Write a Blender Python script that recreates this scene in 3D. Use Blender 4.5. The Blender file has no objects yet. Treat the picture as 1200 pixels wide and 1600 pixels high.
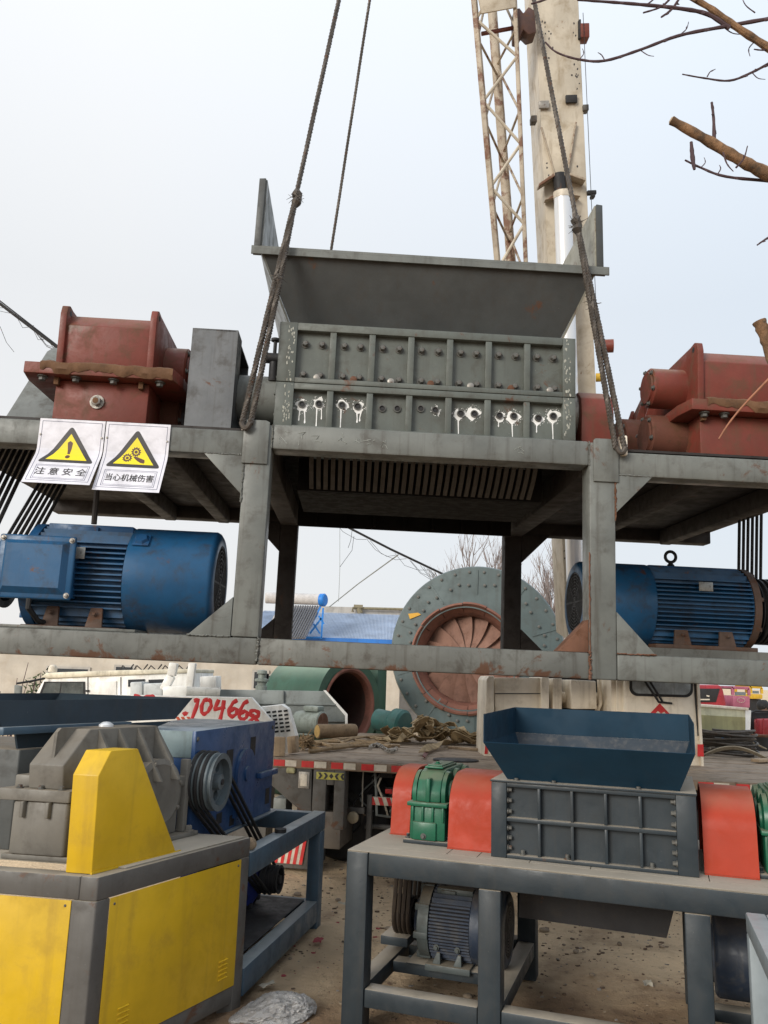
import bpy, bmesh, math, random
from mathutils import Matrix, Vector
random.seed(7)
C = bpy.context.scene.collection
SC = bpy.context.scene
PI = math.pi
K = 1.3                      # plan units -> metres (applied to every top-level object at the end)

# ------------------------------------------------------------------ camera
FPX, PITCH, ROLL, EYE = 1265.2, math.radians(11.502), math.radians(1.836), 1.65
_F = Vector((0, math.cos(PITCH), math.sin(PITCH)))
_u = Vector((0, -math.sin(PITCH), math.cos(PITCH)))
_x = Vector((1, 0, 0))
_X = _x * math.cos(ROLL) + _u * math.sin(ROLL)
_U = _u * math.cos(ROLL) - _x * math.sin(ROLL)
cam_d = bpy.data.cameras.new("camera")
cam = bpy.data.objects.new("camera", cam_d)
C.objects.link(cam)
SC.camera = cam
cam_d.sensor_fit = 'VERTICAL'
cam_d.sensor_height = 36.0
cam_d.sensor_width = 27.0
cam_d.lens = 36.0 * FPX / 1600.0
cam_d.clip_start = 0.05
cam_d.clip_end = 3000
cam.matrix_world = Matrix(((_X.x, _U.x, -_F.x, 0), (_X.y, _U.y, -_F.y, 0), (_X.z, _U.z, -_F.z, EYE * K), (0, 0, 0, 1)))

# ------------------------------------------------------------------ sky, sun, exposure
SUN_EL, SUN_AZ = math.radians(20), math.radians(-143)   # azimuth from +Y towards +X
world = bpy.data.worlds.new("World")
SC.world = world
world.use_nodes = True
wt = world.node_tree
wt.nodes.clear()
wo = wt.nodes.new('ShaderNodeOutputWorld')
bg = wt.nodes.new('ShaderNodeBackground')
sky = wt.nodes.new('ShaderNodeTexSky')
sky.sky_type = 'NISHITA'
sky.sun_disc = False
sky.sun_elevation = SUN_EL
sky.sun_rotation = SUN_AZ
sky.air_density = 1.0
sky.dust_density = 4.0
wtc = wt.nodes.new('ShaderNodeTexCoord')
wsep = wt.nodes.new('ShaderNodeSeparateXYZ')
wt.links.new(wtc.outputs['Generated'], wsep.inputs[0])
# thin overcast: brighter overhead than at the horizon, a bluer gap to the right
wr = wt.nodes.new('ShaderNodeValToRGB')
wr.color_ramp.elements[0].position = 0.0
wr.color_ramp.elements[0].color = (8.7, 8.6, 8.5, 1)
wr.color_ramp.elements[1].position = 1.0
wr.color_ramp.elements[1].color = (12.0, 12.3, 12.7, 1)
e = wr.color_ramp.elements.new(0.42); e.color = (8.5, 8.65, 8.8, 1)
wt.links.new(wsep.outputs['Z'], wr.inputs[0])
wmr = wt.nodes.new('ShaderNodeMapRange')
wmr.inputs['From Min'].default_value = -0.3
wmr.inputs['From Max'].default_value = 0.6
wt.links.new(wsep.outputs['X'], wmr.inputs['Value'])
wn = wt.nodes.new('ShaderNodeTexNoise'); wn.inputs['Scale'].default_value = 1.6; wn.inputs['Detail'].default_value = 3
wt.links.new(wtc.outputs['Generated'], wn.inputs['Vector'])
wtint = wt.nodes.new('ShaderNodeMix'); wtint.data_type = 'RGBA'; wtint.blend_type = 'MULTIPLY'
wtint.inputs['B'].default_value = (0.84, 0.92, 1.01, 1)
wadd = wt.nodes.new('ShaderNodeMath'); wadd.operation = 'MULTIPLY_ADD'; wadd.use_clamp = True
wt.links.new(wn.outputs['Fac'], wadd.inputs[0]); wadd.inputs[1].default_value = 0.25
wsub = wt.nodes.new('ShaderNodeMath'); wsub.operation = 'SUBTRACT'; wsub.inputs[1].default_value = 0.12
wt.links.new(wmr.outputs[0], wsub.inputs[0]); wt.links.new(wsub.outputs[0], wadd.inputs[2])
wt.links.new(wadd.outputs[0], wtint.inputs['Factor'])
wt.links.new(wr.outputs[0], wtint.inputs['A'])
wmix = wt.nodes.new('ShaderNodeMix'); wmix.data_type = 'RGBA'
wmix.inputs['Factor'].default_value = 0.88
wt.links.new(sky.outputs[0], wmix.inputs['A'])
wt.links.new(wtint.outputs['Result'], wmix.inputs['B'])
wt.links.new(wmix.outputs['Result'], bg.inputs['Color'])
bg.inputs['Strength'].default_value = 0.110
wt.links.new(bg.outputs[0], wo.inputs[0])

sun_d = bpy.data.lights.new("sun", 'SUN')
sun_d.energy = 2.5
sun_d.angle = math.radians(24)
sun_d.color = (1.0, 0.95, 0.87)
sun = bpy.data.objects.new("sun", sun_d)
C.objects.link(sun)
sd = Vector((math.sin(SUN_AZ) * math.cos(SUN_EL), math.cos(SUN_AZ) * math.cos(SUN_EL), math.sin(SUN_EL)))
sun.rotation_euler = sd.to_track_quat('Z', 'Y').to_euler()
SC.view_settings.view_transform = 'Standard'
SC.view_settings.look = 'None'
SC.view_settings.gamma = 1.0
SC.view_settings.exposure = 0.0
SC.render.film_transparent = False

# ------------------------------------------------------------------ helpers
def W(px, py, d):
    """point seen at photo pixel (px, py) standing d units in front of the camera"""
    r = _F + _X * ((px - 600) / FPX) - _U * ((py - 800) / FPX)
    return Vector((0, 0, EYE)) + r * (d / r.y)

class MB:
    def __init__(s):
        s.bm = bmesh.new()
    def _mat(s, faces, m):
        for f in faces:
            f.material_index = m
    def _bev(s, verts, bev, seg):
        es = list({e for v in verts for e in v.link_edges})
        r = bmesh.ops.bevel(s.bm, geom=es, offset=bev, segments=seg, affect='EDGES', profile=0.5, clamp_overlap=True)
        return r['faces']
    def box(s, a, b, bev=0.0, m=0, seg=2, rot=None, xf=None):
        c = [(a[i] + b[i]) / 2 for i in range(3)]
        h = [abs(b[i] - a[i]) for i in range(3)]
        M = Matrix.Translation(c)
        if rot is not None:
            M = M @ rot.to_4x4()
        M = M @ Matrix.Diagonal((h[0], h[1], h[2], 1))
        if xf is not None:
            M = xf @ M
        n0 = len(s.bm.faces)
        r = bmesh.ops.create_cube(s.bm, size=1, matrix=M)
        fs = {f for v in r['verts'] for f in v.link_faces}
        s._mat(fs, m)
        if bev > 0:
            s._mat(s._bev(r['verts'], bev, seg), m)
        return s
    def bar(s, p, q, w, h, bev=0.0, m=0, up=(0, 0, 1)):
        p, q = Vector(p), Vector(q)
        d = (q - p); L = d.length; d.normalize()
        up = Vector(up)
        sx = d.cross(up)
        if sx.length < 1e-4:
            sx = d.cross(Vector((1, 0, 0)))
        sx.normalize(); uz = sx.cross(d)
        R = Matrix((sx, d, uz)).transposed().to_4x4()
        M = Matrix.Translation((p + q) / 2) @ R @ Matrix.Diagonal((w, L, h, 1))
        r = bmesh.ops.create_cube(s.bm, size=1, matrix=M)
        s._mat({f for v in r['verts'] for f in v.link_faces}, m)
        if bev > 0:
            s._mat(s._bev(r['verts'], bev, 2), m)
        return s
    def prism(s, pts, ext, m=0, bev=0.0):
        """pts: 3D polygon; ext: extrusion vector"""
        ext = Vector(ext)
        v0 = [s.bm.verts.new(p) for p in pts]
        v1 = [s.bm.verts.new(Vector(p) + ext) for p in pts]
        n = len(pts); fs = []
        fs.append(s.bm.faces.new(v0)); fs.append(s.bm.faces.new(v1[::-1]))
        for i in range(n):
            j = (i + 1) % n
            fs.append(s.bm.faces.new((v0[j], v0[i], v1[i], v1[j])))
        bmesh.ops.recalc_face_normals(s.bm, faces=fs)
        s._mat(fs, m)
        if bev > 0:
            s._mat(s._bev(v0 + v1, bev, 2), m)
        return s
    def xz(s, poly, y0, y1, m=0, bev=0.0):
        return s.prism([(x, y0, z) for x, z in poly], (0, y1 - y0, 0), m, bev)
    def yz(s, poly, x0, x1, m=0, bev=0.0):
        return s.prism([(x0, y, z) for y, z in poly], (x1 - x0, 0, 0), m, bev)
    def xy(s, poly, z0, z1, m=0, bev=0.0):
        return s.prism([(x, y, z0) for x, y in poly], (0, 0, z1 - z0), m, bev)
    def tube(s, pts, r, seg=8, m=0, cap=True):
        pts = [Vector(p) for p in pts]
        n = len(pts)
        rs = r if isinstance(r, (list, tuple)) else [r] * n
        rings = []; ref = None
        for i, p in enumerate(pts):
            d = (pts[min(i + 1, n - 1)] - pts[max(i - 1, 0)])
            if d.length < 1e-9: d = Vector((0, 0, 1))
            d.normalize()
            if ref is None:
                ref = d.orthogonal().normalized()
            ref = (ref - d * ref.dot(d))
            if ref.length < 1e-6: ref = d.orthogonal()
            ref.normalize()
            b = d.cross(ref)
            rings.append([s.bm.verts.new(p + (ref * math.cos(2 * PI * k / seg) + b * math.sin(2 * PI * k / seg)) * rs[i]) for k in range(seg)])
        for i in range(n - 1):
            for k in range(seg):
                f = s.bm.faces.new((rings[i][k], rings[i][(k + 1) % seg], rings[i + 1][(k + 1) % seg], rings[i + 1][k]))
                f.material_index = m
        if cap:
            f = s.bm.faces.new(rings[0][::-1]); f.material_index = m
            f = s.bm.faces.new(rings[-1]); f.material_index = m
        return s
    def lathe(s, prof, o, ax, seg=32, m=0, a0=0.0, a1=2 * PI):
        """prof: list of (radius, height along ax)"""
        o = Vector(o); ax = Vector(ax).normalized()
        u = ax.orthogonal().normalized()
        if abs(ax.z) < 0.9:
            u = (Vector((0, 0, 1)) - ax * ax.z).normalized()
        v = ax.cross(u)
        full = abs(a1 - a0 - 2 * PI) < 1e-6
        n = seg if full else seg + 1
        rings = []
        for r, h in prof:
            if r < 1e-6:
                rings.append([s.bm.verts.new(o + ax * h)])
            else:
                rings.append([s.bm.verts.new(o + ax * h + (u * math.cos(a0 + (a1 - a0) * k / seg) + v * math.sin(a0 + (a1 - a0) * k / seg)) * r) for k in range(n)])
        fs = []
        for i in range(len(rings) - 1):
            A, B = rings[i], rings[i + 1]
            for k in range(seg):
                k2 = (k + 1) % n
                if len(A) == 1 and len(B) == 1: continue
                if len(A) == 1: fs.append(s.bm.faces.new((A[0], B[k], B[k2])))
                elif len(B) == 1: fs.append(s.bm.faces.new((A[k], B[0], A[k2])))
                else: fs.append(s.bm.faces.new((A[k], B[k], B[k2], A[k2])))
        bmesh.ops.recalc_face_normals(s.bm, faces=fs)
        s._mat(fs, m)
        return s
    def cyl(s, p, q, r, seg=24, m=0, bev=0.0):
        p, q = Vector(p), Vector(q); L = (q - p).length
        b = bev
        prof = [(0, 0), (r - b, 0)] + ([(r, b), (r, L - b)] if b else [(r, L)]) + [(r - b, L), (0, L)]
        if not b: prof = [(0, 0), (r, 0), (r, L), (0, L)]
        return s.lathe(prof, p, q - p, seg, m)
    def poly(s, pts, m=0):
        f = s.bm.faces.new([s.bm.verts.new(p) for p in pts]); f.material_index = m
        return s
    def mesh(s, me, M, m=0):
        off = [s.bm.verts.new(M @ v.co) for v in me.vertices]
        for p in me.polygons:
            try:
                f = s.bm.faces.new([off[i] for i in p.vertices]); f.material_index = m
            except ValueError:
                pass
        return s
    def build(s, name, mats, parent=None, smooth=True, xform=None):
        if xform is not None:
            for v in s.bm.verts: v.co = xform(v.co)
            bmesh.ops.recalc_face_normals(s.bm, faces=s.bm.faces)
        me = bpy.data.meshes.new(name)
        s.bm.to_mesh(me); s.bm.free()
        if not isinstance(mats, (list, tuple)): mats = [mats]
        for mt in mats: me.materials.append(mt)
        if smooth and len(me.polygons):
            me.polygons.foreach_set('use_smooth', [True] * len(me.polygons))
            me.set_sharp_from_angle(angle=math.radians(38))
        o = bpy.data.objects.new(name, me)
        C.objects.link(o)
        if parent is not None: o.parent = parent
        return o

def tag(o, label=None, cat=None, group=None, kind=None):
    if label: o['label'] = label
    if cat: o['category'] = cat
    if group: o['group'] = group
    if kind: o['kind'] = kind
    return o

def thing(name, label, cat, loc=(0, 0, 0), rz=0.0, group=None, M=None):
    o = bpy.data.objects.new(name, None)
    C.objects.link(o)
    o.empty_display_size = 0.2
    o.matrix_basis = M if M is not None else Matrix.Translation(loc) @ Matrix.Rotation(rz, 4, 'Z')
    return tag(o, label, cat, group)

def copy_part(src, parent, M):
    o = src.copy(); C.objects.link(o); o.parent = parent; o.matrix_basis = M
    return o

_tm = {}
def text_mesh(body, size):
    cu = bpy.data.curves.new('glyphs', 'FONT')
    cu.body = body; cu.size = size; cu.align_x = 'CENTER'; cu.align_y = 'CENTER'; cu.resolution_u = 3
    o = bpy.data.objects.new('glyphs', cu); C.objects.link(o)
    bpy.context.view_layer.update()
    dg = bpy.context.evaluated_depsgraph_get()
    me = bpy.data.meshes.new_from_object(o.evaluated_get(dg))
    bpy.data.objects.remove(o); bpy.data.curves.remove(cu)
    return me

# ------------------------------------------------------------------ materials
MATS = {}
def paint(name, col, var=0.16, rust=0.0, dirt=0.35, rough=0.5, metal=0.0, bump=0.12, scale=3.0, streak=0.25,
          dirtcol=(0.055, 0.045, 0.035), rustcol=(0.105, 0.045, 0.022), dust=0.0, dustcol=(0.34, 0.27, 0.19), speck=0.15, light=(0.45, 0.45, 0.42), spec=0.4, wave=0.0, rustz=None):
    m = bpy.data.materials.new(name); m.use_nodes = True
    t = m.node_tree; N = t.nodes; Lk = t.links.new
    bs = N['Principled BSDF']
    tc = N.new('ShaderNodeTexCoord')
    def noise(sc, det, ro=0.6, vec=None, dist=0.0):
        n = N.new('ShaderNodeTexNoise')
        n.inputs['Scale'].default_value = sc; n.inputs['Detail'].default_value = det
        n.inputs['Roughness'].default_value = ro; n.inputs['Distortion'].default_value = dist
        Lk(vec if vec is not None else tc.outputs['Object'], n.inputs['Vector'])
        return n.outputs['Fac']
    def rng(v, a, b, lo=0.0, hi=1.0):
        r = N.new('ShaderNodeMapRange'); r.interpolation_type = 'SMOOTHSTEP'
        r.inputs['From Min'].default_value = a; r.inputs['From Max'].default_value = b
        r.inputs['To Min'].default_value = lo; r.inputs['To Max'].default_value = hi
        Lk(v, r.inputs['Value']); return r.outputs[0]
    def mix(fac, A, B):
        x = N.new('ShaderNodeMix'); x.data_type = 'RGBA'
        Lk(fac, x.inputs['Factor'])
        if isinstance(A, tuple): x.inputs['A'].default_value = (*A, 1)
        else: Lk(A, x.inputs['A'])
        if isinstance(B, tuple): x.inputs['B'].default_value = (*B, 1)
        else: Lk(B, x.inputs['B'])
        return x.outputs['Result']
    def mul(a, b):
        x = N.new('ShaderNodeMath'); x.operation = 'MULTIPLY'
        Lk(a, x.inputs[0]); Lk(b, x.inputs[1]); return x.outputs[0]
    n1 = noise(scale, 6, 0.62)
    lo = tuple(c * (1 - var) for c in col); hi = tuple(min(1, c * (1 + var)) for c in col)
    c = mix(rng(n1, 0.3, 0.7), lo, hi)
    n2 = noise(scale * 2.7, 9, 0.68, dist=0.3)
    if speck > 0:
        n5 = noise(scale * 22, 5, 0.7)
        c = mix(rng(n5, 0.64, 0.74, 0, speck), c, light)
    if streak > 0:
        mp = N.new('ShaderNodeMapping'); mp.inputs['Scale'].default_value = (scale * 7, scale * 7, scale * 0.35)
        Lk(tc.outputs['Object'], mp.inputs['Vector'])
        n3 = noise(1.0, 6, 0.6, mp.outputs[0])
        c = mix(rng(n3, 0.5, 0.75, 0, streak), c, dirtcol)
    if dirt > 0:
        c = mix(rng(n2, 0.48, 0.72, 0, dirt), c, dirtcol)
    if rust > 0:
        n4 = noise(scale * 1.6, 11, 0.72, dist=0.5)
        if rustz:      # corrosion creeping up from the lower edge, where water sits
            sz = N.new('ShaderNodeSeparateXYZ'); Lk(tc.outputs['Object'], sz.inputs[0])
            ad = N.new('ShaderNodeMath'); ad.operation = 'ADD'; Lk(n4, ad.inputs[0]); Lk(rng(sz.outputs['Z'], rustz[1], rustz[0], 0, rustz[2]), ad.inputs[1]); n4 = ad.outputs[0]
        c = mix(rng(n4, 0.66 - rust * 0.3, 0.73 - rust * 0.26, 0, 0.9), c, rustcol)
    if dust > 0:
        g = N.new('ShaderNodeNewGeometry'); sp = N.new('ShaderNodeSeparateXYZ'); Lk(g.outputs['Normal'], sp.inputs[0])
        c = mix(mul(rng(sp.outputs['Z'], 0.45, 0.9), rng(n2, 0.25, 0.6, dust * 0.6, dust)), c, dustcol)
    Lk(c, bs.inputs['Base Color'])
    Lk(rng(n2, 0.35, 0.7, rough - 0.08, min(1, rough + 0.22)), bs.inputs['Roughness'])
    bs.inputs['Metallic'].default_value = metal
    bs.inputs['Specular IOR Level'].default_value = spec
    if bump > 0:
        b = N.new('ShaderNodeBump'); b.inputs['Strength'].default_value = bump; b.inputs['Distance'].default_value = 0.01
        Lk(n2, b.inputs['Height']); Lk(b.outputs[0], bs.inputs['Normal'])
        if wave > 0:
            b2 = N.new('ShaderNodeBump'); b2.inputs['Strength'].default_value = wave; b2.inputs['Distance'].default_value = 0.05
            Lk(noise(scale * 0.9, 1, 0.4), b2.inputs['Height']); Lk(b2.outputs[0], b.inputs['Normal'])
    MATS[name] = m
    return m

def plain(name, col, rough=0.5, metal=0.0, trans=0.0):
    m = bpy.data.materials.new(name); m.use_nodes = True
    b = m.node_tree.nodes['Principled BSDF']
    b.inputs['Base Color'].default_value = (*col, 1)
    b.inputs['Roughness'].default_value = rough; b.inputs['Metallic'].default_value = metal
    if trans: b.inputs['Transmission Weight'].default_value = trans
    return m

FRAME = paint('grey_frame_paint', (0.150, 0.158, 0.146), rust=0.16, dirt=0.55, streak=0.6, rough=0.42, scale=2.6, speck=0.25, var=0.2)
FRAMED = paint('grey_frame_paint_rusty', (0.138, 0.140, 0.126), rust=0.18, rustz=(-.01, .09, .13), dirt=0.7, streak=0.6, rough=0.5, scale=3.0)
UNDER = paint('underside_shade_paint', (0.030, 0.025, 0.023), rust=0.2, dirt=0.6, rough=0.7, scale=3, dirtcol=(0.016, 0.014, 0.013), rustcol=(0.05, 0.025, 0.016), speck=0.03)  # frame colour darkened to paint in the shade under and behind the machine
BOXP = paint('cutter_box_paint', (0.112, 0.124, 0.110), rust=0.2, dirt=0.45, rough=0.42, scale=3.2, speck=0.3)
HOPP = paint('hopper_paint', (0.060, 0.064, 0.063), rust=0.1, dirt=0.35, rough=0.5, scale=2.2, streak=0.35)
REDOX = paint('red_oxide_paint', (0.170, 0.038, 0.025), bump=0.35, rust=0.3, dirt=0.85, dust=0.7, dustcol=(0.27, 0.17, 0.115), rough=0.5, scale=2.8, dirtcol=(0.105, 0.055, 0.030), streak=0.5, speck=0.1, light=(0.5, 0.25, 0.2))
MUD = paint('dried_mud', (0.150, 0.078, 0.040), dirt=0.5, rough=0.9, bump=0.7, scale=8, streak=0, speck=0.2)
STEEL = paint('raw_steel', (0.12, 0.125, 0.13), rust=0.22, dirt=0.5, rough=0.42, metal=0.35, scale=3.5, streak=0.4)
STEELL = paint('bolt_steel', (0.33, 0.31, 0.28), rust=0.3, dirt=0.5, rough=0.45, metal=0.5, scale=12)
DARKB = paint('bolt_dark', (0.10, 0.10, 0.092), rust=0.3, dirt=0.4, rough=0.5, scale=12)
BLUE = paint('motor_blue_paint', (0.013, 0.076, 0.172), rust=0.20, dirt=0.85, rough=0.36, scale=2.4, dirtcol=(0.03, 0.032, 0.038), streak=0.3, speck=0.06)
BLUED = paint('motor_blue_grimy', (0.014, 0.075, 0.185), rust=0.3, dirt=0.75, rough=0.45, scale=3.4, dirtcol=(0.035, 0.03, 0.028), speck=0.05)
BLACK = paint('black_rubber', (0.016, 0.016, 0.017), dirt=0.25, rough=0.55, scale=6, dirtcol=(0.06, 0.05, 0.04), speck=0.05)
DARK = paint('dark_recess_steel', (0.022, 0.022, 0.024), rust=0.15, dirt=0.3, rough=0.6, scale=5)
IRON = paint('grey_cast_iron', (0.16, 0.15, 0.13), rust=0.1, dirt=0.4, rough=0.5, scale=3, dust=0.55, dustcol=(0.26, 0.21, 0.15))
WHITEP = paint('white_splash', (0.82, 0.82, 0.80), dirt=0.08, rough=0.6, scale=6, streak=0, speck=0)
BENCH = paint('bench_grey_paint', (0.027, 0.036, 0.043), spec=.3, bump=.2, dirt=0.3, rough=0.4, scale=2.6, dust=0.92, dustcol=(0.40, 0.35, 0.28), dirtcol=(0.055, 0.052, 0.046), speck=0.10, rust=0.05)
BHOP = paint('dark_blue_hopper_paint', (0.008, 0.032, 0.058), spec=.2, wave=.12, dirt=0.10, rough=0.55, scale=2.2, dirtcol=(0.03, 0.035, 0.04), speck=0.03, streak=0.1)
BHOPF = paint('hopper_floor_scuffed', (0.028, 0.038, 0.05), dirt=0.4, rough=0.4, scale=4, dirtcol=(0.14, 0.13, 0.12), speck=0.4, streak=0.5)
ORANGE = paint('orange_guard_paint', (0.38, 0.036, 0.012), spec=.3, wave=.15, dust=.25, dirt=0.28, rough=0.48, scale=3, dirtcol=(0.30, 0.05, 0.02), speck=0.05, var=0.1)
GREEN = paint('green_gearbox_paint', (0.009, 0.105, 0.055), dirt=0.4, rough=0.38, scale=4, dirtcol=(0.02, 0.05, 0.03), dust=0.35, speck=0.1)
YELLOW = paint('yellow_sheet_paint', (0.63, 0.400, 0.018), wave=.22, spec=.35, bump=.2, dirt=0.34, rough=0.42, scale=2.2, dirtcol=(0.30, 0.18, 0.03), speck=0.10, var=0.12, streak=0.28)
YFRAME = paint('grey_square_tube', (0.105, 0.100, 0.092), rust=0.3, dirt=0.5, rough=0.42, scale=3, dust=0.75, dustcol=(0.38, 0.33, 0.26))
BLUEM = paint('blue_machine_paint', (0.026, 0.072, 0.185), dirt=0.3, rough=0.35, scale=3, dirtcol=(0.02, 0.03, 0.06), dust=0.6, dustcol=(0.4, 0.45, 0.44), speck=0.08)
BLUEF = paint('blue_grey_frame_paint', (0.055, 0.095, 0.135), dirt=0.3, rough=0.38, scale=3, dust=0.7, dustcol=(0.35, 0.38, 0.38), speck=0.1)
CREAM = paint('cream_crane_paint', (0.82, 0.735, 0.60), rust=0.10, dirt=0.35, rough=0.4, scale=2, streak=0.3, dirtcol=(0.25, 0.17, 0.08), speck=0.1, rustcol=(0.2, 0.09, 0.03))
CREAMR = paint('cream_lattice_paint', (0.40, 0.34, 0.26), rust=0.55, dirt=0.5, rough=0.55, scale=3.2, streak=0.2, dirtcol=(0.18, 0.10, 0.05), rustcol=(0.15, 0.06, 0.03))
WTRUCK = paint('white_truck_paint', (0.86, 0.85, 0.81), rust=0.06, dirt=0.3, rough=0.38, scale=2.2, streak=0.25, dirtcol=(0.30, 0.24, 0.16), speck=0.1)
WPAPER = paint('white_sign_sheet', (0.70, 0.69, 0.74), dirt=0.14, rough=0.35, scale=5, streak=0, speck=0, bump=0.03)
SYEL = plain('sign_yellow', (0.80, 0.66, 0.01), 0.4)
SDARK = plain('sign_dark', (0.035, 0.032, 0.032), 0.45)
SLINE = plain('sign_blue_line', (0.05, 0.055, 0.12), 0.5)
SGEAR = plain('sign_brown', (0.10, 0.045, 0.03), 0.5)
RED = paint('red_reflective', (0.60, 0.03, 0.03), dirt=0.4, rough=0.4, scale=9, dirtcol=(0.25, 0.12, 0.08), speck=0.25)
WREF = paint('white_reflective', (0.66, 0.60, 0.50), dirt=0.5, rough=0.45, scale=9, dirtcol=(0.30, 0.22, 0.14))
REDT = plain('red_brush_paint', (0.55, 0.02, 0.025), 0.5)
DECK = paint('worn_timber_deck', (0.26, 0.20, 0.145), dirt=0.6, rough=0.75, scale=3, bump=0.3, speck=0.3, streak=0, light=(0.5, 0.46, 0.4))
CHASS = paint('chassis_grey', (0.105, 0.10, 0.092), rust=0.3, dirt=0.6, rough=0.6, scale=3)
WOOD = paint('cut_wood', (0.40, 0.30, 0.20), dirt=0.5, rough=0.85, scale=6, streak=0.3, bump=0.3)
BARK = paint('log_bark', (0.20, 0.14, 0.085), dirt=0.6, rough=0.9, scale=9, bump=0.7)
LOGEND = paint('log_end', (0.52, 0.34, 0.12), dirt=0.3, rough=0.8, scale=8)
SLING = paint('webbing_sling', (0.32, 0.235, 0.13), dirt=0.6, rough=0.85, scale=9, bump=0.3, streak=0, var=0.3)
ROPEM = paint('old_hemp_rope', (0.30, 0.21, 0.12), dirt=0.5, rough=0.9, scale=9)
WIRE = paint('steel_wire_rope', (0.085, 0.072, 0.060), rust=0.3, dirt=0.4, rough=0.5, metal=0.3, scale=14, streak=0)
FAN = paint('fan_grey_green', (0.085, 0.116, 0.118), dirt=0.3, rough=0.42, scale=1.4, speck=0.1, rust=0.08)
FANIN = paint('fan_red_oxide', (0.20, 0.088, 0.062), dirt=0.35, rough=0.7, scale=2.5, dirtcol=(0.12, 0.06, 0.04))
GREENC = paint('green_casing', (0.030, 0.085, 0.055), dirt=0.3, rough=0.45, scale=2, dust=0.65, dustcol=(0.33, 0.42, 0.33))
GREYD = paint('grey_duct_paint', (0.22, 0.24, 0.23), dirt=0.45, rough=0.45, scale=2.5, rust=0.1)
GMOT = paint('grey_green_motor', (0.22, 0.25, 0.22), dirt=0.5, rough=0.5, scale=4, rust=0.15)
GLASS = plain('window_glass', (0.16, 0.19, 0.20), 0.06)
GLASSD = plain('dark_glass', (0.03, 0.035, 0.04), 0.08)
WALL = paint('cream_plaster', (0.47, 0.43, 0.37), dirt=0.35, rough=0.85, scale=0.8, streak=0.25, dirtcol=(0.35, 0.28, 0.2))
ROOFB = paint('blue_roof_sheet', (0.40, 0.47, 0.58), dirt=0.2, rough=0.45, scale=0.8, streak=0)
ROOFE = paint('blue_fascia', (0.03, 0.16, 0.50), dirt=0.2, rough=0.4, scale=1)
SOLARB = paint('solar_blue_paint', (0.02, 0.20, 0.62), dirt=0.15, rough=0.35, scale=3)
GABLE = paint('grey_render', (0.42, 0.40, 0.37), dirt=0.3, rough=0.9, scale=0.9)
TWIG = paint('twig_bark', (0.075, 0.045, 0.05), dirt=0.4, rough=0.85, scale=10, streak=0)
BRANCH = paint('branch_bark', (0.21, 0.12, 0.062), var=.5, dirt=0.9, rough=0.9, scale=12, bump=0.9, streak=0)
FARTWIG = paint('far_twigs', (0.26, 0.22, 0.21), dirt=0.2, rough=0.9, scale=3, streak=0)
LEAF = paint('evergreen_leaf', (0.05, 0.075, 0.03), dirt=0.3, rough=0.7, scale=6, streak=0)
PLASTIC = paint('plastic_film', (0.60, 0.585, 0.57), dirt=0.12, rough=0.25, scale=7, bump=0.25, dirtcol=(0.25, 0.2, 0.17), streak=0, spec=.8)
PLASTIC.node_tree.nodes['Principled BSDF'].inputs['Transmission Weight'].default_value = 0.5
RUSTY = paint('rusted_plate', (0.16, 0.075, 0.045), rust=0.6, dirt=0.5, rough=0.8, scale=4)
PINK = paint('pink_paint', (0.42, 0.13, 0.20), dirt=0.2, rough=0.5, scale=4)
YTRIM = paint('yellow_cart_paint', (0.62, 0.38, 0.03), dirt=0.3, rough=0.5, scale=4)
CRED = paint('red_car_paint', (0.36, 0.03, 0.04), dirt=0.2, rough=0.3, scale=4)
TUBEG = plain('evacuated_tube_glass', (0.10, 0.105, 0.12), 0.15)
TUBEP = paint('pale_backing', (0.55, 0.53, 0.52), dirt=0.2, rough=0.6, scale=2)
CHROME = plain('chromed_cylinder', (0.78, 0.80, 0.82), 0.28, 0.4)

RFOOT = paint('rusty_motor_foot', (0.10, 0.062, 0.045), rust=0.5, dirt=0.5, rough=0.7, scale=5)
REDMUD = paint('muddy_red_casting', (0.125, 0.045, 0.028), rust=0.35, dirt=0.9, rough=0.75, scale=4, bump=0.5, dirtcol=(0.085, 0.046, 0.027))

SHADEB = paint('underside_shade_black', (0.011, 0.010, 0.009), dirt=0.3, rough=0.75, scale=5, dirtcol=(0.02, 0.016, 0.013), speck=0.0, streak=0, spec=.15)  # near-black colour standing in for the shade beneath the mid bay
PLATE = paint('stamped_plate', (0.30, 0.30, 0.28), dirt=0.6, rough=0.4, metal=.5, scale=18, streak=0)

BOOMM = paint('stained_boom_paint', (0.55, 0.49, 0.39), rust=0.16, dirt=0.55, rough=0.45, scale=1.6, streak=0.55, dirtcol=(0.24, 0.17, 0.09), speck=0.12, rustcol=(0.2, 0.09, 0.03))

BLADE = paint('dusty_blade_oxide', (0.26, 0.145, 0.108), dirt=0.5, rough=0.8, scale=3, dirtcol=(0.10, 0.055, 0.04))
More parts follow.
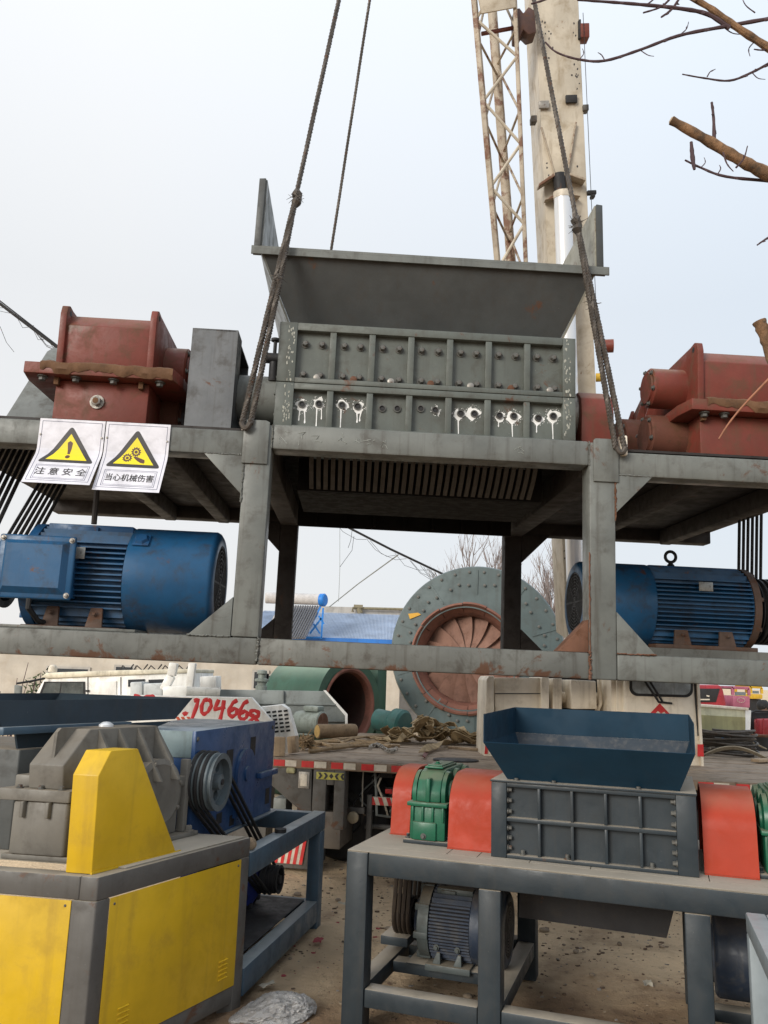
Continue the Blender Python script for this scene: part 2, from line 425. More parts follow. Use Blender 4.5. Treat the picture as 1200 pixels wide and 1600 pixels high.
# ------------------------------------------------------------------ ground
def ground_material():
    m = paint('packed_earth', (0.66, 0.50, 0.325), var=0.22, dirt=0.0, streak=0, rough=0.9, bump=0.0, scale=0.5, speck=0.0)
    t = m.node_tree; N = t.nodes; Lk = t.links.new; bs = N['Principled BSDF']
    old = bs.inputs['Base Color'].links[0].from_socket
    tc = N.new('ShaderNodeTexCoord')
    def noise(sc, det, ro=0.65):
        n = N.new('ShaderNodeTexNoise'); n.inputs['Scale'].default_value = sc; n.inputs['Detail'].default_value = det; n.inputs['Roughness'].default_value = ro
        Lk(tc.outputs['Object'], n.inputs['Vector']); return n.outputs['Fac']
    def mixc(v, a, b, A, col):
        r = N.new('ShaderNodeMapRange'); r.inputs['From Min'].default_value = a; r.inputs['From Max'].default_value = b; Lk(v, r.inputs['Value'])
        x = N.new('ShaderNodeMix'); x.data_type = 'RGBA'; Lk(r.outputs[0], x.inputs['Factor']); Lk(A, x.inputs['A']); x.inputs['B'].default_value = (*col, 1)
        return x.outputs['Result']
    c = mixc(noise(2.2, 10), 0.52, 0.72, old, (0.30, 0.205, 0.13))
    c = mixc(noise(14, 8, 0.75), 0.58, 0.70, c, (0.17, 0.12, 0.085))
    c = mixc(noise(40, 6, 0.7), 0.60, 0.70, c, (0.45, 0.37, 0.28))
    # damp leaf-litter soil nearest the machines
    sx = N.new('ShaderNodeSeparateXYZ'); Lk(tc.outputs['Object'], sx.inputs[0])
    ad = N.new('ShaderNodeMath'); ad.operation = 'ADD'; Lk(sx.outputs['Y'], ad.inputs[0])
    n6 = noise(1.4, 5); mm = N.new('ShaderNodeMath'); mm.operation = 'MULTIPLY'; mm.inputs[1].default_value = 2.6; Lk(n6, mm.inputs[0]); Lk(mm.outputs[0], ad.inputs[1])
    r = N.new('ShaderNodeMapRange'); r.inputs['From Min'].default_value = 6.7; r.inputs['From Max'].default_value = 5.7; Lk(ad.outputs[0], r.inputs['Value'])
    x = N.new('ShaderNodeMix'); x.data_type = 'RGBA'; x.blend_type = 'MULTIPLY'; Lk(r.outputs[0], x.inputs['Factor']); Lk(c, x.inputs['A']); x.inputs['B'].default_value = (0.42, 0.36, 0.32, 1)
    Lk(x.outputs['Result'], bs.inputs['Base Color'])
    b = N.new('ShaderNodeBump'); b.inputs['Strength'].default_value = 0.9; b.inputs['Distance'].default_value = 0.035
    Lk(noise(18, 9, 0.7), b.inputs['Height']); Lk(b.outputs[0], bs.inputs['Normal'])
    return m
GROUND = ground_material()
def graded(lo, hi, nlo, nhi, step):
    v = []; x = nlo
    while x <= nhi + 1e-6: v.append(x); x += step
    a = nhi; s = step
    while a < hi: s *= 1.5; a = min(hi, a + s); v.append(a)
    a = nlo; s = step
    while a > lo: s *= 1.5; a = max(lo, a - s); v.insert(0, a)
    return v
from mathutils import noise as mnoise
gx = graded(-900, 900, -3.0, 3.6, 0.075); gy = graded(-60, 1500, 2.6, 9.0, 0.075)
FEET = [(-.30, 5.80), (-.25, 5.84), (.70, 5.06), (.66, 5.02), (-.60, 4.36), (-.56, 4.40), (-.10, 4.25), (.55, 4.03), (1.40, 3.75)]
bm = bmesh.new(); rows = []
for y in gy:
    row = []
    for x in gx:
        near = -3 <= x <= 3.6 and 2.6 <= y <= 9
        z = (mnoise.fractal(Vector((x * 2.2, y * 2.2, 0)), 1.0, 2.0, 5) * 0.016 + mnoise.noise(Vector((x * 9, y * 9, 4))) * 0.005 - 0.008) if near else -0.008
        if near:
            for fx_, fy_ in FEET:
                q_ = ((x - fx_) ** 2 + (y - fy_) ** 2) / .016
                if q_ < 5: z += .022 * math.exp(-q_) * (1 + mnoise.noise(Vector((x * 30, y * 30, 1))))
        row.append(bm.verts.new((x, y, z)))
    rows.append(row)
for j in range(len(gy) - 1):
    for i in range(len(gx) - 1):
        bm.faces.new((rows[j][i], rows[j][i + 1], rows[j + 1][i + 1], rows[j + 1][i]))
me = bpy.data.meshes.new('ground'); bm.to_mesh(me); bm.free(); me.materials.append(GROUND)
me.polygons.foreach_set('use_smooth', [True] * len(me.polygons))
go = bpy.data.objects.new('ground', me); C.objects.link(go); tag(go, kind='structure')

# ------------------------------------------------------------------ the hanging shredder
_b, _t, _y = math.radians(0.602), math.radians(1.038), math.radians(2.236)
S_M = Matrix.Translation((0.265, 4.8, 1.684)) @ Matrix.Rotation(_y, 4, 'Z') @ Matrix.Rotation(_t, 4, 'X') @ Matrix.Rotation(_b, 4, 'Y')
sh = thing('hanging_shredder', 'big grey shredder with red gearboxes and blue motors hanging from wire ropes', 'shredder', M=S_M)
XL, XR, BK = -3.25, 2.95, 2.70     # ends of the frame, depth of the rear frame
PW = 0.162
def weld(mb, p, q, r=0.008, n=26, m=1):
    p, q = Vector(p), Vector(q)
    pts = [p.lerp(q, i / n) + Vector((random.uniform(-1, 1), random.uniform(-1, 1), random.uniform(-1, 1))) * r * 0.5 for i in range(n + 1)]
    mb.tube(pts, [r * random.uniform(0.6, 1.3) for _ in pts], 5, m)
# posts (front ones carry a lapped cover plate)
for i, (x, y, zt) in enumerate(((-1.055, 0, 1.440), (1.055, 0, 1.440), (-1.055, BK, 1.44), (1.055, BK, 1.44))):
    mb = MB()
    mb.box((x - PW / 2, y, 0.156 if y == 0 and x < 0 else 0.0), (x + PW / 2, y + PW, zt), 0.012)
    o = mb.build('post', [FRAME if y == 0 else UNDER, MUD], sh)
    if y == 0:
        x0 = -1.148 if x < 0 else 0.998
        c = MB()
        pts = [(x0, 1.19), (x0 + 0.155, 1.19), (x0 + 0.155, 1.452), (x0 + 0.13, 1.462), (x0 + 0.012, 1.462), (x0, 1.45)]
        c.xz(pts, -0.014, -0.001, 0, 0.003)
        c.build('cover_plate', FRAME, o)
        w = MB()
        ex = x - PW / 2 if x > 0 else x + PW / 2
        weld(w, (ex, -0.002, 0.0 if x > 0 else 0.02), (ex, -0.002, 0.16), 0.009)
        sx = x + PW / 2 if x > 0 else x - PW / 2
        weld(w, (sx, -0.001, 0.95), (sx, -0.001, 1.38), 0.006, 40)
        if x > 0: weld(w, (ex, -0.001, 0.16), (ex, -0.001, 0.75), 0.005, 40)
        w.build('weld_bead', RUSTY if x > 0 else FRAMED, o)
# weld beads where gussets and rails meet the posts
for i_, (p_, q_) in enumerate((((-1.377, -.004, 1.243), (-1.1365, -.004, 1.243)), ((1.1365, -.004, 1.239), (1.366, -.004, 1.239)), ((-1.385, -.004, .156), (-1.137, -.004, .156)), ((1.137, -.004, .156), (1.372, -.004, .156)), ((-.974, 0, 1.292), (-.974, 0, 1.44)), ((.974, 0, 1.292), (.974, 0, 1.44)))):
    w = MB(); weld(w, p_, q_, .005, 30, 0); w.build('weld_bead', RUSTY if i_ in (3,) else FRAMED, sh)
# rails
def rail(name, a, b, mats, bev=0.014):
    mb = MB(); mb.box(a, b, bev); return mb.build(name, mats, sh)
rail('bottom_rail', (XL, 0.0005, 0), (-0.9765, PW, 0.154), FRAMED)
rail('bottom_rail', (-0.9735, 0.0005, 0), (0.9725, PW, 0.154), FRAMED)
rail('bottom_rail', (1.1375, 0.0005, 0), (XR, PW, 0.154), FRAME)
rail('top_rail', (-0.9735, 0.001, 1.290), (0.9735, PW, 1.446), FRAME)
rail('top_rail', (XL, 0.001, 1.240), (-1.1375, PW, 1.395), FRAME)
rail('top_rail', (1.1375, 0.001, 1.236), (XR, PW, 1.388), FRAME)
for z0, z1 in ((0, 0.154), (1.285, 1.44)):
    nm = 'bottom_rail' if z0 == 0 else 'top_rail'
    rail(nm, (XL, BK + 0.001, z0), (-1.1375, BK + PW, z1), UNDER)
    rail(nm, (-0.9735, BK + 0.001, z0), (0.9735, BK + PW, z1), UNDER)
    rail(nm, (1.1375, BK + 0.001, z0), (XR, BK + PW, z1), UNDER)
# cross members
for x in (-1.055, 1.055):
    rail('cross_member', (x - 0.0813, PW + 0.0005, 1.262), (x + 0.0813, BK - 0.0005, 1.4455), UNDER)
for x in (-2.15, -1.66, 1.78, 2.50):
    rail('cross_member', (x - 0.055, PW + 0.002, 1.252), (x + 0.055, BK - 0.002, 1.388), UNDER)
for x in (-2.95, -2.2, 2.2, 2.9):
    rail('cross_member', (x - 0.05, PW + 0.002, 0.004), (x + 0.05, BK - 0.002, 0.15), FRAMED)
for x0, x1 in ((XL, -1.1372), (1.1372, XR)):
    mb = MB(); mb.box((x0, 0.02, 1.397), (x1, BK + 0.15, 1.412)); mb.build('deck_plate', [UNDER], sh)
# gussets
def gus(pts, y0, y1, mat):
    mb = MB(); mb.xz(pts, y0, y1, 0, 0.003); mb.build('gusset_plate', mat, sh)
gus([(-1.1365, 1.0), (-1.1365, 1.241), (-1.377, 1.241)], -0.003, 0.02, FRAME)
gus([(1.1365, 1.0), (1.1365, 1.237), (1.366, 1.237)], -0.003, 0.02, FRAME)
gus([(-1.1365, 0.385), (-1.1365, 0.153), (-1.385, 0.153)], -0.003, 0.14, FRAME)
gus([(1.1365, 0.40), (1.1365, 0.153), (1.372, 0.153)], -0.003, 0.02, FRAME)
gus([(0.9735, 0.35), (0.9735, 0.155), (0.79, 0.155)], 0.02, 0.15, RUSTY)
for s in (-1, 1):
    gus([(s * 1.137, 1.02), (s * 1.137, 1.286), (s * 1.40, 1.286)], BK, BK + 0.05, UNDER)
    gus([(s * 1.137, 0.40), (s * 1.137, 0.155), (s * 1.40, 0.155)], BK, BK + 0.05, UNDER)
# lifting lugs
mb = MB(); mb.yz([(0.0, 1.395), (0.1, 1.395), (0.1, 1.52), (0.06, 1.545), (0.02, 1.53)], -1.165, -1.14, 0, 0.004); mb.build('lifting_lug', STEELL, sh)
mb = MB(); mb.yz([(-0.035, 1.36), (0.04, 1.36), (0.06, 1.46), (0.03, 1.495), (-0.03, 1.485)], 1.165, 1.205, 0, 0.008); mb.build('lifting_lug', CREAM, sh)

mb = MB()
for gx_ in (-.90, -.80, -.70, -.55, -.46, -.38, -.30, .55):
    for q in range(3):
        p0 = Vector((gx_ + random.uniform(-.02, .02), -.0005, 1.34 + random.uniform(0, .05))); mb.tube([p0, p0 + Vector((random.uniform(-.03, .03), 0, random.uniform(-.03, .03))), p0 + Vector((random.uniform(-.04, .04), 0, random.uniform(-.03, .03)))], .0016, 4)
mb.build('chalk_writing', paint('faint_chalk', (.34, .36, .33), streak=0, scale=14), sh)
# cutter box
BX0, BX1, BZ0, BZ1, BZS = -0.986, 0.918, 1.447, 2.155, 1.755
PIT, PX0, RW = 0.2497, -0.872, 0.040
mb = MB()
mb.box((BX0 + 0.03, 0.150, BZ0), (BX1 - 0.03, 2.45, BZ1 - 0.03), 0.0)          # plates behind the ribs
box = mb.build('cutter_box', [BOXP], sh)
xr = PX0 + 7 * PIT - RW
for xa, xb in ((BX0, PX0), (xr, BX1)):
    for za, zb in ((BZ0, BZS - 0.002), (BZS + 0.002, BZ1)):
        mb = MB(); mb.box((xa, 0.10, za), (xb, 0.46, zb), 0.004); mb.build('end_column', BOXP, box)
mb = MB()
for z0, z1 in ((BZ0, BZ0 + 0.03), (BZS - 0.042, BZS - 0.002), (BZS + 0.002, BZS + 0.034), (BZ1 - 0.050, BZ1)):
    mb.box((PX0, 0.103, z0), (xr, 0.20, z1), 0.003)
for k in range(1, 7):
    x = PX0 + k * PIT - RW
    mb.box((x, 0.108, BZ0 + 0.03), (x + RW, 0.20, BZS - 0.043), 0.003)
    mb.box((x, 0.108, BZS + 0.035), (x + RW, 0.20, BZ1 - 0.051), 0.003)
mb.build('rib_grid', BOXP, box)
# scraped chalk patches on the end columns
CHALK = paint('chalk_scrape', (0.42, 0.42, 0.36), rust=0.3, streak=0, scale=12)
for xa, xb in ((-0.93, -0.885), (xr + 0.01, xr + 0.05)):
    mb = MB()
    for k in range(60):
        x = random.uniform(xa, xb); z = random.uniform(1.50, 2.14)
        if abs(z - BZS) < 0.01: continue
        d = random.uniform(0.003, 0.009); a = random.uniform(0, PI)
        mb.poly([(x + math.cos(a + q) * d * random.uniform(.4, 1), 0.0985, z + math.sin(a + q) * d * 1.6) for q in (0, 1.2, 2.5, 4.0)])
    mb.build('chalk_mark', CHALK, box)
hexp = lambda r: [(0, 0), (r, 0), (r, 0.006), (0, 0.006)]
bolt_src = None
for k in range(7):
    cx = PX0 + k * PIT + (PIT - RW) / 2
    for dx, z in ((-0.052, 2.028), (0.052, 2.028), (-0.055, 1.822), (0.055, 1.820)):
        if bolt_src is None:
            b = MB(); b.lathe([(0.027, 0), (0.027, 0.006), (0.0, 0.006)], (0, 0, 0), (0, -1, 0), 14)
            b.lathe([(0.020, 0.006), (0.020, 0.028), (0.015, 0.034), (0, 0.036)], (0, 0, 0), (0, -1, 0), 6)
            bolt_src = b.build('bolt', DARKB, box); bolt_src.matrix_basis = Matrix.Translation((cx + dx, 0.15, z))
        else:
            copy_part(bolt_src, box, Matrix.Translation((cx + dx + random.uniform(-.004, .004), 0.15, z)) @ Matrix.Rotation(random.random(), 4, 'Y'))
    b = MB(); b.lathe([(0.022, 0), (0.022, 0.03), (0.015, 0.034), (0, 0.034)], (cx + random.uniform(0.0, 0.035), 0.15, 1.802), (0, -1, 0), 12)
    b.build('drain_plug', RUSTY if k % 2 else STEELL, box)
sp_strength = [(1, 1), (0.75, 0.9), (0.25, 0.1), (0.1, 0.4), (0.8, 1.15), (0.65, 1.1), (0.7, 1.2)]
drips = {(0, 0): (.055, .07), (0, 1): (.135, .06), (1, 0): (.15,), (1, 1): (.06, .05), (4, 0): (.16,), (4, 1): (), (5, 0): (.03,), (5, 1): (.14,), (6, 0): (.05,), (6, 1): (.15,)}
for k in range(7):
    cx = PX0 + k * PIT + (PIT - RW) / 2
    for q, dx in enumerate((-0.046, 0.05)):
        x, z = cx + dx + random.uniform(-.006, .006), 1.635 + random.uniform(-0.014, 0.006); xh, zh = x, z
        hl = MB(); hl.lathe([(0.016, -0.012), (0.016, -0.004), (0, -0.004)], (x, 0.146, z), (0, 1, 0), 16); hl.build('bolt_hole', DARK, box)
        hl = MB(); hl.lathe([(0.016, 0), (0.016, 0.012), (0.024, 0.012), (0.024, 0)], (x, 0.15, z), (0, -1, 0), 16); hl.build('hole_rim', DARKB, box)
        s = sp_strength[k][q]
        if s > 0.3:
            spl = MB(); x += random.uniform(-.008, .008); z += random.uniform(-.010, .006)
            R = 0.021 + 0.017 * s; ph = random.random() * 6
            ring = [(x + math.cos(a) * R * (1 + .22 * math.sin(2 * a + ph) + .14 * math.sin(5 * a + ph * 2) + .07 * math.sin(11 * a)), 0.1478, z + math.sin(a) * R * (1 + .20 * math.sin(3 * a + ph) + .10 * math.sin(6 * a))) for a in [2 * PI * i / 36 for i in range(36)]]
            spl.poly(ring)
            for i in range(int(34 * s)):
                a = random.random() * 6.28; rr = R * random.uniform(1.0, 1.45); d = random.uniform(.001, .0032)
                spl.poly([(x + math.cos(a) * rr + math.cos(b_) * d, 0.1476, z + math.sin(a) * rr + math.sin(b_) * d) for b_ in (0, 1.26, 2.5, 3.77, 5.0)])
            for n_, L in enumerate(drips.get((k, q), ())):
                x2 = x + (n_ - 0.3) * 0.028; w = 0.0042 * random.uniform(.7, 1.3); w2 = .0026; j = random.uniform(-.008, .008)
                spl.poly([(x2 - w, 0.1474, z - R * .6), (x2 + w, 0.1474, z - R * .6), (x2 + w2 + j, 0.1474, z - R - L * .6), (x2 + w + j, 0.1474, z - R - L), (x2 + j, 0.1474, z - R - L - .006), (x2 - w + j, 0.1474, z - R - L), (x2 - w2 + j, 0.1474, z - R - L * .6)])
            spl.build('paint_splash', WHITEP, box, smooth=False)

# pipe stub and valve on the left end
mb = MB(); mb.tube([(-1.03, .3, 1.95), (-1.03, .3, 2.10)], .012, 8); mb.lathe([(0, 0), (.03, 0), (.03, .015), (0, .015)], (-1.03, .3, 2.10), (0, 0, 1), 12)
mb.tube([(-0.98, .3, 1.98), (-1.09, .3, 1.98)], .035, 10); mb.tube([(-1.03, .3, 1.95), (-1.03, .3, 1.82)], .03, 10); mb.build('grease_pipe', DARK, sh)

# hopper: low flared front, tall flared ends
HSIDE = paint('hopper_side_scraped', (0.30, 0.29, 0.235), rust=0.25, dirt=0.5, scale=3, speck=0.4)
mb = MB()
mb.prism([(-0.89, .455, 2.157), (0.84, .455, 2.157), (1.075, .20, 2.665), (-1.140, .20, 2.665)], (0, 0.012, 0.006), 0)
hop = mb.build('hopper', HOPP, sh)
mb = MB(); mb.prism([(-0.925, 2.30, 2.157), (0.832, 2.30, 2.157), (1.06, 2.62, 3.1), (-1.140, 2.62, 3.1)], (0, 0.014, 0), 0); mb.build('back_panel', HOPP, hop)
mb = MB()
mb.prism([(-1.217, .175, 2.690), (1.167, .175, 2.690), (1.167, .275, 2.690), (-1.217, .275, 2.690)], (0, 0, .018)); mb.prism([(-1.217, .175, 2.652), (1.167, .175, 2.652), (1.167, .187, 2.652), (-1.217, .187, 2.652)], (0, 0, .0375))
mb.build('rim_flange', FRAME, hop)
for s, xb, xt, zt in ((-1, -0.90, -1.148, 3.20), (1, 0.852, 1.075, 3.165)):
    mb = MB()
    t_ = 0.014 * s
    mb.prism([(xb, .44, 2.157), (xt, .19, 2.685), (xt, 2.6, 2.685), (xb, 2.35, 2.157)], (t_, 0, 0), 0)
    mb.prism([(xt, .19, 2.6855), (xt, .20, zt), (xt, 2.5, zt), (xt, 2.6, 2.6855)], (t_, 0, 0), 0)
    sp = mb.build('side_plate', HSIDE if s > 0 else FRAME, hop)
    mb = MB(); mb.bar((xt + t_ + 0.018 * s, .183, 2.709), (xt + t_ + 0.016 * s, .195, zt + .003), 0.045, 0.018, 0.003); mb.build('edge_flange', HOPP, sp)

# discharge screen: curved bars under the box, dark chute behind
mb = MB()
for k in range(32):
    x = -0.76 + k * 0.049
    path = []
    for a in [i / 8 for i in range(9)]:
        path.append((0.50 + .10 * a + .14 * a * a, 1.425 - 0.205 * a))
    for i in range(8):
        (ya, za), (yb, zb) = path[i], path[i + 1]
        mb.bar((x, ya, za), (x, yb, zb), 0.029, 0.03)
scr = mb.build('discharge_screen', [paint('screen_bar_steel', (0.078, 0.071, 0.062), rust=0.15, dirt=0.5, rough=0.6, scale=6)], sh)
mb = MB(); mb.box((-.86, .80, 1.20), (.86, 1.6, 1.23)); mb.box((-.86, .76, 1.20), (.86, .79, 1.43)); mb.build('screen_tray', SHADEB, scr)
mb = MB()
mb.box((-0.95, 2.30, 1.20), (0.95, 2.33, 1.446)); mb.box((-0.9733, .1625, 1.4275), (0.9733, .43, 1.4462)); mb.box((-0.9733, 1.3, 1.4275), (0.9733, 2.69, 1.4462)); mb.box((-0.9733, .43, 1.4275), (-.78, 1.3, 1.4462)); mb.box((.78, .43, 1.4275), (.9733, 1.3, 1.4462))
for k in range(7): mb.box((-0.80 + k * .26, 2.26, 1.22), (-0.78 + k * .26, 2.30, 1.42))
mb.build('chute_plate', SHADEB, sh)
# gearboxes
def hex_bolt(mb, p, ax, r, h, m=0):
    mb.lathe([(r * 1.5, 0), (r * 1.5, h * .25), (0, h * .25)], p, ax, 12, m)
    mb.lathe([(r, h * .25), (r, h * .9), (r * .8, h), (0, h)], p, ax, 6, m)
def crust(mb, x0, x1, y, z0, z1, n=90):
    """caked mud along a ledge"""
    nx = 46; rows_ = []
    prof = [(0.0, 0.0), (-0.018, 0.3), (-0.014, 0.75), (0.05, 1.02)]
    for i in range(nx + 1):
        x = x0 + (x1 - x0) * i / nx
        nv = 0.5 + mnoise.fractal(Vector((x * 9, y * 3, z0)), 1, 2, 4)
        rows_.append([mb.bm.verts.new((x, y + dy * (0.2 + 1.0 * max(0, nv)), z1 - (z1 - z0) * max(0.5, min(1, .45 + nv * .75)) * (1 - q))) for dy, q in prof])
    for i in range(nx):
        for j in range(3):
            mb.bm.faces.new((rows_[i][j], rows_[i + 1][j], rows_[i + 1][j + 1], rows_[i][j + 1]))
def gearbox(x0, x1, mirror):
    """x0..x1 width of the case, y from .12 back; local to the machine"""
    s = -1 if mirror else 1           # +1: bearing housings on the right face
    fx = x1 if s > 0 else x0
    lo = MB(); lo.box((x0, .14, 1.413), (x1, 1.75, 1.70), .012)
    g = lo.build('gearbox', REDOX, sh)
    fl = MB()
    fa, fb = x0 - (0.09 if mirror else 0.165), x1 + 0.165
    fl.xy([(fa, .04), (fb - (0 if s > 0 else 0.0), .04), (fb + .03, .2), (fb + .03, 1.8), (fa - .03, 1.8), (fa - .03, .2)], 1.703, 1.775, 0, .005)
    fo = fl.build('flange', REDOX, g)
    c = MB(); crust(c, fa + .10, fb + .0, .036, 1.700, 1.792); c.build('mud_crust', MUD, fo)
    up = MB()
    up.prism([(x0 + .006, .155, 1.777), (x0 + .006, .135, 2.065), (x0 + .006, .21, 2.155), (x0 + .006, 1.05, 2.155), (x0 + .006, 1.7, 1.90), (x0 + .006, 1.7, 1.777)], (x1 - x0 - .012, 0, 0), 0, .006)
    uo = up.build('upper_case', REDOX, g)
    for xx in (x0 - .012, x1 - .03):
        lg = MB()
        lg.yz([(.13, 1.777), (.11, 2.13), (.125, 2.185), (.16, 2.20), (.22, 2.19), (1.1, 2.165), (1.75, 1.88), (1.75, 1.777)], xx, xx + .042, 0, .006)
        lg.cyl((xx - .001, .175, 2.155), (xx + .043, .175, 2.155), .018, 12, 1)
        lg.build('side_web', [REDOX, DARK], g)
    for yy, zz, rr, L in (((.40, 1.955, .135, .24), (.46, 1.63, .15, .24), (1.15, 1.72, .24, .20)) if mirror else ((.52, 1.93, .155, .16), (.62, 1.62, .165, .12), (1.15, 1.72, .24, .10))):
        b = MB()
        ax = (s, 0, 0)
        b.lathe([(0, 0), (rr, 0), (rr, L - .012), (rr - .012, L), (rr * .80, L), (rr * .78, L + .012), (0, L + .012)], (fx, yy, zz), ax, 36)
        for k in range(6):
            a = k * PI / 3 + .3
            hex_bolt(b, (fx + s * L, yy + math.cos(a) * rr * .88, zz + math.sin(a) * rr * .88), ax, .012, .015, 1)
        b.build('bearing_housing', [REDMUD if zz < 1.8 else REDOX, DARKB], g)
    for k in range(4):
        r_ = MB(); yy = .85 + k * .24
        r_.prism([(fx, yy, 1.78), (fx + s * .13, yy, 1.78), (fx + s * .02, yy, 2.10), (fx, yy, 2.10)], (0, .02, 0)); r_.build('cooling_rib', REDOX, g)
    for xx in (x0 + .02, x1 - .04):
        t = MB(); t.box((xx - .02, .10, 1.655), (xx + .01, .138, 1.702), .004); t.build('jacking_tab', MUD, g)
    for xx in (x0 + .14, (x0 + x1) / 2 + .08, fb - .09, fa + .10):
        b = MB(); hex_bolt(b, (xx, .09, 1.702), (0, 0, -1), .022, .032); b.build('flange_bolt', DARKB, g)
    if not mirror:
        p = MB(); hex_bolt(p, (x0 + .27, .139, 1.565), (0, -1, 0), .030, .040); p.lathe([(.038, 0), (.038, .006), (0, .006)], (x0 + .27, .14, 1.565), (0, -1, 0), 18, 0)
        p.lathe([(.019, .042), (0, .0425)], (x0 + .27, .139, 1.565), (0, -1, 0), 12, 1); p.build('drain_plug', [STEELL, MUD], g)
    return g
gearbox(-2.36, -1.778, False)
gearbox(1.735, 2.75, True)
# coupling guards and shafts
mb = MB()
mb.box((-1.538, .12, 1.414), (-1.526, .78, 2.085)); mb.box((-1.526, .12, 1.414), (-1.262, .132, 2.085)); mb.box((-1.526, .12, 2.073), (-1.262, .78, 2.0855))
mb.xz([(-1.262, 1.414), (-1.2495, 1.414), (-1.2495, 2.086), (-1.262, 2.086)], .12, .30); mb.box((-1.262, .30, 1.414), (-1.25, .78, 1.72)); mb.box((-1.526, .76, 1.414), (-1.262, .772, 2.073))
mb.build('coupling_guard', STEEL, sh)
for ya in (.42, 1.3):
    mb = MB(); mb.cyl((-1.27, ya, 1.72), (-0.975, ya, 1.72), .165, 32, 0, .01)
    for k in range(8):
        a = k * PI / 4; hex_bolt(mb, (-0.99, ya + math.cos(a) * .18, 1.72 + math.sin(a) * .18), (-1, 0, 0), .013, .02)
    mb.build('shaft_coupling', FRAME, sh)
    mb = MB(); mb.cyl((.91, ya, 1.72), (1.10, ya, 1.72), .165, 32, 0, .01); mb.build('shaft_coupling', STEELL if ya < 1 else UNDER, sh)
mb = MB()
prof = [(.22, 1.414), (.20, 1.70), (.225, 1.80), (.30, 1.865), (.42, 1.885), (.55, 1.865), (.62, 1.80), (.65, 1.70), (.65, 1.414)]
mb.yz(prof, .985, 1.20, 0, .014); mb.build('coupling_cover', REDOX, sh)
# belt guard in front of the upper pulley, left of the gearbox
mb = MB(); mb.yz([(.66, 1.414), (.83, 1.62), (1.42, 2.36), (1.52, 2.43), (1.66, 2.44), (2.1, 2.2), (2.2, 1.414)], -2.96, -2.58, 0, .02); mb.build('belt_guard', FRAME, sh)
